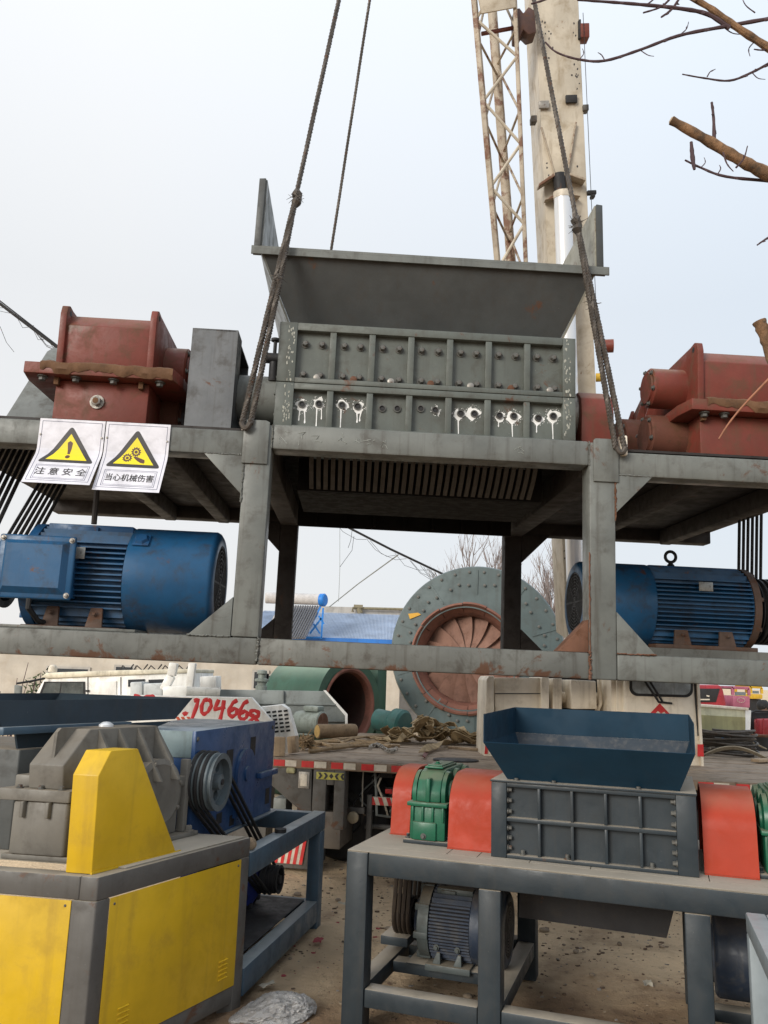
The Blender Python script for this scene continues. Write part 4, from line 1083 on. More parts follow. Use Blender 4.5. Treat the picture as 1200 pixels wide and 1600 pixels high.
# motors on the lower rails
BMOT = paint('dark_bench_motor', (0.022, 0.034, 0.058), dirt=.55, rough=.45, scale=5, dirtcol=(.10, .095, .085), dust=.2, speck=.15)
GREYB = paint('dusty_motor_grey', (.07, .085, .085), dirt=.5, rough=.5, scale=5, dust=.5)
m1 = motor(bs, Matrix.Translation((.275, .58, .388)), .185, .25, .17, BMOT, GREYB, 15, ring=True)
m2 = motor(bs, Matrix.Translation((2.13, .60, .40)) @ Matrix.Rotation(PI, 4, 'Z'), .190, .26, .19, BMOT, GREYB, 15, cover_grille=False)
for xx in (.34,):
    bx(bs, 'motor_base', BENCH, (.19, .42, .2045), (.66, .78, .212), .002)
bx(bs, 'slide_plate', BENCH, (.02, .50, .255), (.17, .80, .30), .004)
pulley(bs, Matrix.Translation((.075, .60, .40)), .090, .105, 4, DARK); pulley(bs, Matrix.Translation((.075, .72, .96)), .10, .105, 4, DARK)
bp3 = belt_path((.60, .40), .095, (.72, .96), .105)
BELTB = paint('brown_worn_belt', (.036, .026, .019), dirt=.4, rough=.6, scale=8, dirtcol=(.10, .07, .04))
belts(bs, lambda i: [(.088 + i * .026, y, z) for y, z in bp3], 4, .0115, BELTB)
# chute under the box
mb = MB()
mb.prism([(.79, .36, .705), (1.53, .36, .705), (1.47, .40, .49), (.775, .40, .50)], (0, .004, 0)); mb.prism([(.775, .40, .50), (.775, .86, .50), (.79, .92, .705), (.79, .36, .705)], (.004, 0, 0)); mb.prism([(.775, .86, .50), (1.47, .86, .49), (1.53, .92, .705), (.79, .92, .705)], (0, .004, 0))
mb.build('discharge_chute', [DARK], bs)

# ------------------------------------------------------------------ yellow panelled machine, lower left
YA = math.radians(108.5)
def shear(v): return Vector((v.x + v.y * math.cos(YA), v.y * math.sin(YA), v.z))
yw = thing('yellow_shredder', 'grey framed shredder with yellow side panels and a yellow belt guard', 'shredder', M=Matrix.Translation((-1.113, 3.532, 0)) @ Matrix.Rotation(math.radians(62.5), 4, 'Z'))
def yb(name, mat, a, b, bev=.003, parent=None):
    mb = MB(); mb.box(a, b, bev); return mb.build(name, mat, parent or yw, xform=shear)
YL, YD, YT = 1.035, 1.7, .814
TB = .078; PYW = .110
for x, y in ((0, 0), (YL - TB, 0), (0, YD - TB), (YL - TB, YD - TB)):
    yb('post', YFRAME, (x, y, 0), (x + TB, y + (PYW if y == 0 and x == 0 else TB), YT - .0925), .006)
yb('top_rail', YFRAME, (0, 0, YT - .092), (YL, TB, YT), .006); yb('top_rail', YFRAME, (0, YD - TB, YT - .092), (YL, YD, YT), .006)
yb('top_rail', YFRAME, (0.0005, TB + .001, YT - .0915), (TB, YD - TB - .001, YT - .0005), .006); yb('top_rail', YFRAME, (YL - TB, TB + .001, YT - .0915), (YL - .0005, YD - TB - .001, YT - .0005), .006)
yb('bottom_rail', YFRAME, (TB + .001, .001, .055), (YL - TB - .001, TB - .001, .135), .006); yb('bottom_rail', YFRAME, (.001, TB + .001, .055), (TB - .001, YD - TB, .135), .006)
p1 = yb('side_panel', YELLOW, (TB - .004, -.0035, .137), (YL - TB + .004, -.0005, YT - .094), .001)
p2 = yb('side_panel', YELLOW, (-.0035, PYW - .004, .137), (-.0005, YD - TB, YT - .094), .001)
for cx, cz in ((.86, .25), (.20, .25)):
    lv = MB()
    for k in range(5):
        z = cz - k * .020 + .03; lv.prism([(cx - .028, -.0038, z), (cx + .028, -.0038, z), (cx + .028, -.010, z - .004), (cx + .028, -.0038, z - .012), (cx - .028, -.0038, z - .012), (cx - .028, -.010, z - .004)], (0, 0, 0.0001))
    lv.box((cx - .03, -.0037, cz - .06), (cx - .029, -.0036, cz - .059))
    for k in range(5):
        z = cz - k * .020 + .03; lv.yz([(-.0036, z), (-.012, z - .004), (-.0036, z - .011)], cx - .030, cx + .030)
    lv.build('vent_louvre', YELLOW, p1, xform=shear)
for x, z in ((TB + .02, YT - .12), (YL - TB - .02, YT - .12)):
    b = MB(); b.lathe([(.006, 0), (.004, .003), (0, .003)], (x, -.0036, z), (0, -1, 0), 10); b.build('screw', DARKB, p1, xform=shear)
b = MB(); b.lathe([(.006, 0), (.004, .003), (0, .003)], (-.0036, PYW + .02, YT - .115), (-1, 0, 0), 10); b.build('screw', DARKB, p2, xform=shear)
yb('table_plate', TOPM, (TB + .1, .02, YT + .001), (YL - .02, YD - .1, YT + .006), .001)
# belt guard
mb = MB(); mb.xz([(.038, YT + .001), (.552, YT + .001), (.243, 1.302), (.082, 1.302), (.024, 1.205)], .062, .178, 0, .003); gd = mb.build('belt_guard', YELLOW, yw, xform=shear)
mb = MB(); mb.box((.03, .055, YT + .0012), (.575, .061, YT + .010)); mb.build('foot_flange', YELLOW, gd, xform=shear)
# gearbox
mb = MB(); mb.box((.16, .30, YT + .03), (.88, .56, 1.066), .012)
gy = mb.build('gearbox', IRON, yw, xform=shear)
mb = MB(); mb.box((.145, .285, 1.068), (.92, .625, 1.118), .006); mb.build('flange', IRON, gy, xform=shear)
mb = MB(); mb.prism([(.175, .345, 1.119), (.165, .345, 1.222), (.30, .345, 1.372), (.74, .345, 1.372), (.885, .345, 1.20), (.90, .345, 1.119)], (0, .165, 0), 0, .006); mb.build('upper_case', IRON, gy, xform=shear)
mb = MB(); mb.box((.20, .52, 1.119), (.86, .60, 1.17), .006); mb.build('side_pad', IRON, gy, xform=shear)
for x, yy in ((.235, .43),):
    mb = MB(); mb.prism([(.19, .415, 1.235), (.195, .415, 1.36), (.215, .415, 1.378), (.40, .415, 1.378), (.30, .415, 1.372)], (0, .014, 0)); mb.build('lifting_web', IRON, gy, xform=shear)
for k in range(4):
    x = .35 + k * .125; mb = MB(); mb.prism([(x, .20, 1.12), (x, .344, 1.37), (x, .344, 1.12)], (.014, 0, 0)); mb.build('cooling_rib', IRON, gy, xform=shear)
for x, r, z in ((.36, .11, 1.06), (.66, .17, 1.05)):
    mb = MB(); mb.lathe([(0, 0), (r, 0), (r, .045), (r * .85, .055), (r * .8, .052), (r * .45, .06), (0, .06)], (x, .30, z), (0, -1, 0), 40)
    for k in range(8): a = k * PI / 4 + .3; hex_bolt(mb, (x + math.cos(a) * r * .9, .252, z + math.sin(a) * r * .9), (0, -1, 0), .010, .014)
    mb.build('bearing_cap', IRON, gy, xform=shear)
for y in (.38, .50):
    mb = MB(); mb.box((.138, y - .008, 1.0), (.160, y + .008, 1.067), .003); mb.build('jacking_tab', IRON, gy, xform=shear)
for y in (.34, .44, .54):
    b = MB(); hex_bolt(b, (.165, y, 1.118), (0, 0, 1), .010, .016); b.build('flange_bolt', DARKB, gy, xform=shear)
mb = MB(); mb.box((.17, .25, YT + .007), (.98, .60, YT + .029), .004); hex_bolt(mb, (.93, .27, YT + .029), (0, 0, 1), .016, .03); mb.build('foot', IRON, gy, xform=shear)
mb = MB(); mb.box((.90, .28, YT + .03), (.93, .32, 1.20), .005); mb.box((.93, .285, 1.12), (.965, .315, 1.17), .004); mb.build('end_bracket', IRON, gy, xform=shear)
mb = MB(); mb.lathe([(.03, 0), (.03, .01), (.014, .022), (0, .024)], (.50, .43, 1.373), (0, 0, 1), 16); mb.build('breather_cap', CHROME, gy, xform=shear)
# chamber and hopper behind the gearbox
mb = MB(); mb.box((.34, .72, YT + .007), (1.02, 1.55, 1.262), .006); ch = mb.build('cutter_box', paint('chamber_grey', (.085, .09, .088), dirt=.4, scale=3, dust=.6), yw, xform=shear)
mb = MB(); mb.lathe([(.16, 0), (.16, .03), (.13, .035), (0, .035)], (.34, 1.02, 1.08), (-1, 0, 0), 36)
for k in range(10): a = k * PI / 5; hex_bolt(mb, (.31, 1.02 + math.cos(a) * .145, 1.08 + math.sin(a) * .145), (-1, 0, 0), .008, .012)
mb.build('bearing_plate', IRON, ch, xform=shear)
hb = MB(); hz = 1.265
hb.prism([(.35, .74, hz), (1.01, .74, hz), (1.36, .72, 1.36), (.30, .72, 1.36)], (0, .01, 0)); hb.prism([(.20, .70, 1.372), (1.36, .70, 1.372), (1.50, .70, 1.490), (.14, .70, 1.488)], (0, .006, 0))
hb.prism([(1.36, .70, 1.372), (1.36, 1.5, 1.372), (1.50, 1.55, 1.49), (1.50, .70, 1.49)], (.006, 0, 0)); hb.prism([(.20, .70, 1.372), (.14, .70, 1.488), (.14, 1.55, 1.488), (.20, 1.5, 1.372)], (.006, 0, 0)); hb.prism([(.20, 1.5, 1.372), (1.36, 1.5, 1.372), (1.50, 1.55, 1.49), (.14, 1.55, 1.49)], (0, .006, 0))
hy = hb.build('hopper', [paint('slate_blue_hopper', (.030, .048, .066), dirt=.25, scale=2.5, speck=.15)], yw, xform=shear)
mb = MB(); mb.box((.19, .675, 1.336), (.99, .72, 1.371), .003); mb.build('rim_strip', [BLUEF], hy, xform=shear)

# ------------------------------------------------------------------ blue machine behind it
bl = thing('blue_crusher', 'blue boxy crusher with a large spoked belt pulley on a blue grey frame', 'crusher', M=Matrix.Translation((-.64, 4.43, 0)) @ Matrix.Rotation(math.radians(77.86), 4, 'Z'))
def bb(name, mat, a, b, bev=.004, parent=None):
    mb = MB(); mb.box(a, b, bev); return mb.build(name, mat, parent or bl)
FT, FW, FX = .735, .085, 1.455
FX0 = .04
for y in (0, .86):
    bb('leg', BLUEF, (FX - .10, y, 0), (FX, y + FW, FT - .1195), .006)
    bb('leg', BLUEF, (FX0, max(y, .18), 0), (FX0 + .08, max(y, .18) + FW, FT - .1195), .006)
    bb('top_rail', BLUEF, (FX0, y, FT - .118), (FX, y + FW, FT), .006)
    bb('bottom_rail', BLUEF, (FX0 + .001, y + .001, .055), (FX - .101, y + FW - .001, .185), .006)
for x in (FX0, FX - .10):
    bb('top_rail', BLUEF, (x + .001, FW + .001, FT - .117), (x + .079, .859, FT - .001), .006); bb('bottom_rail', BLUEF, (x + .002, FW + .001, .06), (x + .078, .859, .18), .006)
bb('floor_plate', DARK, (FX0 + .1, .09, .186), (FX - .11, .85, .192), .001)
body = bb('cutter_box', BLUEM, (.03, .36, FT + .012), (1.24, .92, 1.325), .006)
bb('front_plate', BLUEM, (.0, .335, FT + .002), (1.275, .3585, 1.332), .003, body)
bb('end_plate', paint('pale_blue_lid', (.22, .29, .30), dirt=.3, scale=3), (.0255, .361, 1.19), (.0285, .92, 1.328), .001, body)
for x, z, w, hh in ((.44, 1.10, .10, .10), (.82, 1.13, .09, .12), (1.15, .80, .08, .10), (.10, 1.06, .08, .12), (.55, .76, .07, .06), (.35, .80, .08, .06)):
    bb('slot', BLACK, (x, .3335, z), (x + w, .3345, z + hh), 0, body)
mb = MB(); mb.lathe([(0, 0), (.15, 0), (.15, .018), (0, .018)], (.74, .334, 1.04), (0, -1, 0), 36); mb.prism([(.59, .334, 1.04), (.89, .334, 1.04), (.89, .334, .80), (.59, .334, .80)], (0, -.016, 0)); mb.lathe([(.045, .018), (.045, .03), (0, .03)], (.74, .334, 1.04), (0, -1, 0), 24)
mb.build('bearing_plate', BLUEM, body)
mb = MB(); mb.box((.96, .30, .985), (1.285, .334, 1.02), .003); mb.build('cross_bar', BLUEM, body)
for x, z in ((.02, 1.29), (1.22, 1.29)):
    b = MB(); b.lathe([(.014, 0), (.010, .006), (0, .006)], (x, .334, z), (0, -1, 0), 12); b.build('bolt', DARKB, body)
bb('base_rail', BLUEF, (.05, .30, FT + .0005), (1.30, .335, FT + .011), .001, body)
RY = Matrix.Rotation(-PI / 2, 4, 'Z')
PULG = paint('grey_blue_pulley', (.105, .13, .142), dirt=.4, rough=.45, scale=5, rust=.1)
pulley(bl, Matrix.Translation((.045, .328, 1.075)) @ RY, .148, .135, 4, PULG, spokes=True)
pulley(bl, Matrix.Translation((1.105, .30, .36)) @ RY, .085, .115, 4, DARK)
bp4 = belt_path((.045, 1.075), .149, (1.105, .36), .086)
belts(bl, lambda i: [(x, .311 - i * .0335, z) for x, z in bp4], 3, .0105)
motor(bl, Matrix.Translation((1.08, .385, .37)) @ Matrix.Rotation(PI / 2, 4, 'Z'), .185, .25, .15, paint('royal_blue_motor', (.012, .03, .20), dirt=.4, scale=4), DARK, 11)
mb = MB(); mb.lathe([(.035, 0), (.035, .022), (0, .022)], (.62, .04, FT), (0, 0, 1), 16); mb.build('stop_cap', BLACK, bl)
mb = MB(); mb.lathe([(0, -.03), (.03, -.01), (.032, .012), (.018, .03), (0, .032)], (.10, .03, FT + .03), (1, 0, 0), 14); mb.build('wood_knob', WOOD, bl)

# ------------------------------------------------------------------ frame corner at the right edge
fr = thing('steel_frame', 'pale blue grey square tube frame standing at the right edge in front of the bench', 'frame', (1.432, 3.335, 0), math.radians(-107.5))
PALE = paint('pale_grey_tube', (.24, .28, .30), dirt=.35, scale=3, dust=.6, dustcol=(.45, .46, .45), speck=.2)
for (x, y) in ((0, 0), (0, .62), (1.3, 0), (1.3, .62)): 
    mb = MB(); mb.box((x, y, 0), (x + .07, y + .07, .7395), .006); mb.build('leg', PALE, fr)
for a_, b_ in (((0, 0, .74), (1.37, .07, .812)), ((0, .62, .74), (1.37, .69, .812)), ((.0005, .071, .7405), (.07, .619, .8115)), ((1.3, .071, .7405), (1.3695, .619, .8115)), ((.071, .001, .15), (1.299, .069, .21)), ((.001, .071, .15), (.069, .619, .21))):
    mb = MB(); mb.box(a_, b_, .006); mb.build('rail', PALE, fr)
# ------------------------------------------------------------------ truck crane behind (deck, cab, boom, lattice jib)
T_M = Matrix.Translation((.82, 7.075, 0)) @ Matrix.Rotation(math.radians(-11.2), 4, 'Z')
TI = T_M.inverted()
wl = lambda v: TI @ v
tc_ = thing('truck_crane', 'cream truck crane with raised boom, lattice jib and a red and white edged timber deck', 'crane', M=T_M)
DX0, DX1, DZ, DDP = -1.80, 3.6, .92, 3.7
def tb_(name, mat, a, b, bev=.004, parent=None):
    mb = MB(); mb.box(a, b, bev); return mb.build(name, mat, parent or tc_)
dk = MB()
n = 13
for k in range(n):
    y0 = .02 + k * (DDP - .02) / n; dk.box((DX0, y0 + .004, DZ - .03), (DX1, y0 + (DDP - .02) / n - .004, DZ + random.uniform(-.004, .003)), .003)
deck = dk.build('deck', DECK, tc_)
tb_('deck_edge', [paint('deck_edge_rust', (.22, .16, .11), rust=.4, dirt=.6, scale=5)], (DX0, 0, DZ - .075), (DX1, .019, DZ + .002), .003, deck)
x = DX0 + .05; k = 0
while x < DX1 - .2:
    L_ = random.uniform(.095, .115)
    for mt, nm in ((RED, 'red_reflector'), (WREF, 'white_reflector')):
        tb_(nm, mt, (x, -.004, DZ - .062), (x + L_, -.0005, DZ - .010), 0, deck); x += L_ + .004
    x += random.uniform(.035, .06)
ch = tb_('chassis', DARK, (DX0 + .06, .75, .10), (DX1, 2.9, DZ - .082), .01)  # chassis box carried low and dark to stand for shade under the truck
tb_('chassis', CHASS, (-.9, .55, .55), (DX1, .62, .66), .006); 
mb = MB(); mb.xz([(-1.83, .863), (-1.408, .878), (-1.395, .482), (-1.475, .48), (-1.83, .735)], .015, .50, 0, .006); tbx = mb.build('tool_box', CHASS, tc_)
tb_('lamp', [paint('old_lamp_lens', (.42, .40, .22), dirt=.4, scale=9)], (-1.63, -.02, .80), (-1.55, .014, .85), .014, tbx)
tb_('latch_plate', STEELL, (-1.52, .002, .68), (-1.42, .013, .82), .004, tbx); tb_('latch', WREF, (-1.50, -.004, .70), (-1.44, .0015, .80), .002, tbx)
# step frame with chevron plate
mb = MB()
mb.box((-1.39, .01, .36), (-1.27, .16, .845), .008); mb.box((-1.20, .01, .36), (-1.105, .16, .845), .008); mb.box((-1.268, .012, .72), (-1.202, .158, .843), .004)
stp = mb.build('step_frame', CHASS, tc_)
tb_('chevron_plate', [paint('chevron_yellow', (.50, .46, .10), dirt=.4, scale=8)], (-1.36, .002, .765), (-1.115, .009, .825), .001, stp)
for q in range(5):
    xx = -1.345 + q * .05; mb = MB(); s_ = 1 if q < 2 else -1
    c_ = .010 if q == 2 else 0
    pts = [(xx, .77), (xx + .018, .795), (xx, .82), (xx + .022, .82), (xx + .040, .795), (xx + .022, .77)] if s_ > 0 else [(xx + .04, .77), (xx + .022, .795), (xx + .04, .82), (xx + .018, .82), (xx, .795), (xx + .018, .77)]
    if q == 2: pts = [(xx, .795), (xx + .02, .818), (xx + .04, .795), (xx + .02, .772)]
    mb.xz(pts, -.001, .0015); mb.build('chevron_mark', SDARK, stp)
tb_('battery_box', [paint('brown_step_box', (.13, .11, .09), rust=.3, dirt=.5)], (-1.39, .02, .20), (-1.13, .5, .50), .008)
mb = MB(); mb.box((-1.72, .02, .02), (-1.36, .45, .40), .01); outr = mb.build('outrigger', CHASS, tc_)
tb_('outrigger_plate', WREF, (-1.70, .008, .06), (-1.45, .019, .30), .002, outr)
for q in range(5):
    xx = -1.70 + q * .055; mb = MB(); mb.prism([(xx, .005, .06), (xx + .028, .005, .06), (xx + .065, .005, .30), (xx + .037, .005, .30)], (0, .0025, 0)); mb.build('red_stripe', RED, outr)
# guard rail with diagonal stripes and its posts
gr_ = tb_('guard_rail', WREF, (-.92, .30, .535), (.6, .34, .605), .003)
for q in range(20):
    xx = -.92 + q * .075; mb = MB(); mb.prism([(xx, .297, .537), (xx + .036, .297, .537), (xx + .012, .297, .603), (xx - .024 if q else xx, .297, .603)], (0, .0025, 0)); mb.build('red_stripe', RED, gr_)
for xx in (-.965, .30): tb_('rail_post', CHASS, (xx, .29, .20), (xx + .045, .35, .62), .004)
tb_('rail_post', GREYD, (-.68, .20, .30), (-.64, .24, .845), .004)
tb_('rail_post', CHASS, (-1.09, .20, .47), (-.97, .26, .52), .004)
mb = MB(); mb.lathe([(.05, 0), (.05, .02), (.035, .03), (0, .03)], (-1.06, .19, .44), (0, -1, 0), 20); mb.build('round_reflector', [paint('brass_disc', (.36, .30, .2), dirt=.4, scale=9)], tc_)
for q in range(4):
    mb = MB(); x0 = -1.0 + q * .05
    mb.tube([(x0 + .1 * math.sin(i * .7 + q), .35 + .02 * q, .86 - i * .05 + .01 * math.sin(i)) for i in range(9)], .008, 6); mb.build('hose', GREYD if q % 2 else BLACK, tc_)
tb_('valve_block', DARK, (-.86, .30, .77), (-.74, .40, .84), .006); tb_('hydraulic_unit', GREYD, (-.50, .5, .50), (-.30, .70, .74), .02)
for xx in (-1.42, -.10, .75, 2.0, 3.1):
    for yy in (.47, 2.7):
        w_ = MB(); w_.lathe([(.20, 0), (.40, .01), (.43, .05), (.43, .22), (.40, .26), (.20, .27)], (xx + .2, yy, .435), (0, 1, 0), 36)
        wh = w_.build('wheel', BLACK, tc_)
        w_ = MB(); w_.lathe([(.20, .02), (.19, .08), (.10, .10), (.09, .03), (0, .03)], (xx + .2, yy, .435), (0, 1, 0), 28); w_.build('rim', CHASS, wh)
ru = random.Random(9)
for q in range(9):
    x0 = -1.05 + q * .22 + ru.uniform(-.05, .05); z0 = ru.uniform(.22, .52); tb_('control_box' if q % 2 else 'air_tank', ru.choice((DARK, CHASS, GREYD, DARK)), (x0, .46 + ru.uniform(0, .1), z0), (x0 + ru.uniform(.08, .19), .70, z0 + ru.uniform(.10, .28)), .012)
for q in range(7):
    mb = MB(); x0 = -1.02 + q * .10
    mb.tube([(x0, .36, .86), (x0 + ru.uniform(-.06, .06), .30, .70), (x0 + ru.uniform(-.10, .10), .33, .52 + ru.uniform(-.1, .1)), (x0 + ru.uniform(.0, .15), .45, .42)], ru.choice((.007, .010, .013)), 6); mb.build('hose', ru.choice((GREYD, BLACK, WREF)), tc_)
mb = MB(); mb.tube([(-1.0, .42, .335), (.9, .42, .345)], .022, 8); mb.build('brake_pipe', CHASS, tc_)
tb_('side_lamp', RED, (-.80, .28, .64), (-.74, .30, .68), .004); tb_('grey_bracket', GREYD, (-1.80, .20, .42), (-1.68, .40, .56), .01)
# cab on the right of the deck
def pxprism(mb, pts, d, depth, m=0, bev=0.0):
    mb.prism([W(x, y, d) for x, y in pts], (0, depth, 0), m, bev); return mb
cabd = 7.95
mb = MB(); pxprism(mb, [(976, 1062), (986, 1054), (1082, 1058), (1090, 1068), (1098, 1212), (976, 1206)], cabd, 1.3, 0, .02); cab_ = mb.build('cab', CREAM, tc_, xform=wl)
def rrect(x0, y0, x1, y1, r, n=5, slope=0.03):
    pts = []
    for cx, cy, a0 in ((x1 - r, y0 + r, -PI / 2), (x1 - r, y1 - r, 0), (x0 + r, y1 - r, PI / 2), (x0 + r, y0 + r, PI)):
        for i in range(n + 1):
            a = a0 + i * PI / 2 / n; X_ = cx + math.cos(a) * r; pts.append((X_, cy + math.sin(a) * r + (X_ - 980) * slope))
    return pts
mb = MB(); pxprism(mb, rrect(984, 1048, 1083, 1087, 12), cabd - .012, .02); wn_ = mb.build('windscreen_seal', BLACK, cab_, xform=wl)
mb = MB(); pxprism(mb, rrect(988, 1050, 1079, 1083, 10), cabd - .016, .003); mb.build('windscreen', paint('hazy_glass', (.30, .33, .33), var=.4, dirt=.3, rough=.12, scale=3, streak=.4), wn_, xform=wl)
mb = MB()
for a_, b_ in (((1005, 1060), (1030, 1098)), ((1012, 1058), (1036, 1098))): mb.tube([W(*a_, cabd - .03), W(*b_, cabd - .03)], .010, 6)
mb.tube([W(1030, 1097, cabd - .03), W(1050, 1099, cabd - .03)], .010, 6); mb.build('wiper', BLACK, cab_, xform=wl)
mb = MB(); pxprism(mb, [(1031, 1099), (1048, 1117), (1031, 1135), (1014, 1117)], cabd - .008, .006); pl = mb.build('hazard_placard', RED, cab_, xform=wl)
mb = MB(); pxprism(mb, [(1022, 1117), (1028, 1111), (1033, 1115), (1038, 1112), (1042, 1117), (1031, 1129)], cabd - .010, .0015); mb.build('placard_mark', WREF, pl, xform=wl)
mb = MB(); pxprism(mb, [(1084, 1068), (1088, 1068), (1094, 1150), (1090, 1150)], cabd - .004, .003); mb.build('door_gap', SDARK, cab_, xform=wl)
mb = MB(); pxprism(mb, [(1089, 1066), (1093, 1066), (1100, 1200), (1096, 1200)], cabd - .03, .08); mb.build('door_frame', CREAM, cab_, xform=wl)
mb = MB(); pxprism(mb, [(1090, 1163), (1099, 1163), (1100, 1182), (1090, 1182)], cabd - .036, .005); mb.build('red_reflector', RED, cab_, xform=wl)
mb = MB(); pxprism(mb, [(955, 1056), (962, 1056), (962, 1206), (955, 1206)], cabd + .1, .5); pxprism(mb, [(964, 1056), (974, 1056), (974, 1206), (964, 1206)], cabd + .06, .5); mb.build('cab_pillar', CREAM, cab_, xform=wl)
# winch housing on the left
mb = MB(); pxprism(mb, [(760, 1062), (764, 1056), (772, 1056), (772, 1212), (756, 1212)], 8.25, .7, 0, .01); pxprism(mb, [(773, 1059), (845, 1059), (845, 1212), (773, 1212)], 8.31, .6, 0, .004); pxprism(mb, [(846, 1058), (858, 1058), (858, 1212), (846, 1212)], 8.25, .7, 0, .01)
wh_ = mb.build('winch_housing', CREAM, tc_, xform=wl)
mb = MB(); pxprism(mb, [(773, 1083), (845, 1083), (845, 1084.5), (773, 1084.5)], 8.306, .003); mb.build('panel_seam', SDARK, wh_, xform=wl)
mb = MB(); pxprism(mb, [(760, 1150), (763, 1150), (762, 1178), (757, 1178)], 8.24, .008); mb.build('red_reflector', RED, wh_, xform=wl)
mb = MB(); pxprism(mb, [(864, 1060), (878, 1060), (878, 1212), (864, 1212)], 8.3, .4, 0, .006); pxprism(mb, [(892, 1062), (931, 1064), (933, 1108), (894, 1108)], 8.2, .5, 0, .01); mb.build('boom_foot', CREAM, tc_, xform=wl)
mb = MB(); mb.tube([W(870, 1090, 8.5), W(960, 1092, 8.5)], .06, 14); mb.tube([W(936, 1060, 8.3), W(938, 1100, 8.3), W(932, 1112, 8.3)], .022, 10); mb.build('cross_shaft', CREAM, tc_, xform=wl)
mb = MB(); pxprism(mb, [(858, 1058), (956, 1062), (956, 1212), (858, 1212)], 8.75, .2); mb.build('rear_panel', DARK, tc_, xform=wl)
# boom
BT_ = 8.6
def D(px, py, t=BT_):
    return Vector((0, 0, EYE)) + (_F + _X * ((px - 600) / FPX) - _U * ((py - 800) / FPX)) * t
mb = MB()
mb.prism([D(831, -90), D(900, -90), D(949, 1000), D(886, 1000)], _F * .55, 0, .012); boom = mb.build('boom', BOOMM, tc_, xform=wl)
def dpoly(mb, pts, t, th, m=0, bev=0): mb.prism([D(x, y, t) for x, y in pts], _F * th, m, bev); return mb
mb = MB(); dpoly(mb, [(847, 198), (872, 212), (899, 192), (885, 276), (868, 276)], BT_ - .03, .028, 0, .004); mb.build('gusset_plate', BOOMM, boom, xform=wl)
mb = MB()
for a_, b_ in (((846, 199), (868, 276)), ((900, 191), (886, 276))): mb.tube([D(*a_, BT_ - .034), D(*b_, BT_ - .034)], .010, 6)
mb.build('edge_rib', CREAMR, boom, xform=wl)
mb = MB(); dpoly(mb, [(843, 290), (868, 274), (892, 274), (915, 282), (915, 278), (893, 270), (866, 270), (843, 286)], BT_ - .14, .138, 0, .002); dpoly(mb, [(852, 312), (868, 303), (892, 299), (907, 306), (892, 304), (868, 308)], BT_ - .10, .098); mb.build('cylinder_bracket', CREAMR, boom, xform=wl)
mb = MB(); mb.tube([D(873, 272, BT_ - .1), D(876, 302, BT_ - .1)], .065, 14); mb.build('cylinder_pin', DARK, boom, xform=wl)
mb = MB(); mb.tube([D(879, 300, BT_ - .16), D(903, 1020, BT_ - .16)], .092, 28); mb.build('lift_cylinder', CHROME, tc_, xform=wl)
mb = MB(); mb.tube([D(879, 300, BT_ - .16), D(879.4, 310, BT_ - .16)], .096, 28); mb.build('gland', WREF, tc_, xform=wl)
for (x0, y0, x1, y1, mt, nm, t) in ((842, 157, 858, 169, STEELL, 'slide_pad', .03), (884, 148, 902, 160, DARK, 'slide_pad', .03), (830, 180, 839, 190, CHASS, 'side_lug', .1), (911, 163, 920, 172, CHASS, 'side_lug', .1), (906, 36, 921, 58, REDOX, 'beacon', .14), (904, 30, 908, 60, DARK, 'beacon_bracket', .06), (918, 297, 932, 303, DARK, 'camera_arm', .06), (924, 303, 930, 308, BLACK, 'camera', .08)):
    mb = MB(); dpoly(mb, [(x0, y0), (x1, y0 - .5), (x1 + .4, y1 - .5), (x0 + .4, y1)], BT_ - .035, t, 0, .006); mb.build(nm, mt, boom, xform=wl)
mb = MB(); mb.tube([D(911, 20, 8.55), D(935, 560, 8.55)], .0035, 5); mb.build('wire', DARK, boom, xform=wl)
# red winch and yellow cap near the boom's lower right edge
mb = MB(); mb.lathe([(0, 0), (.065, 0), (.07, .02), (.07, .10), (0, .10)], D(943, 541, 8.5), (1, -.2, 0), 20); mb.build('side_winch', REDOX, boom, xform=wl)
mb = MB(); mb.lathe([(0, 0), (.045, 0), (.045, .06), (0, .06)], D(931, 590, 8.5), (1, -.2, 0), 16); mb.build('side_cap', YTRIM, boom, xform=wl)
# small black oil marks on the boom
mb = MB()
for i in range(34):
    px_ = random.choice((858, 905, 897, 852)) + random.uniform(-6, 6); py_ = random.choice((270, 130, 40, 105, 870, 60)) + random.uniform(-18, 18)
    lo_ = 831 + (py_ + 90) * .0505 + 3; hi_ = lo_ + 60
    px_ = min(max(px_, lo_), hi_)
    dpoly(mb, [(px_ + math.cos(a) * random.uniform(.6, 1.8), py_ + math.sin(a) * random.uniform(.8, 2.6)) for a in (0, 1.3, 2.6, 3.9, 5.2)], BT_ - .0015, .001)
mb.build('oil_mark', SDARK, boom, smooth=False, xform=wl)
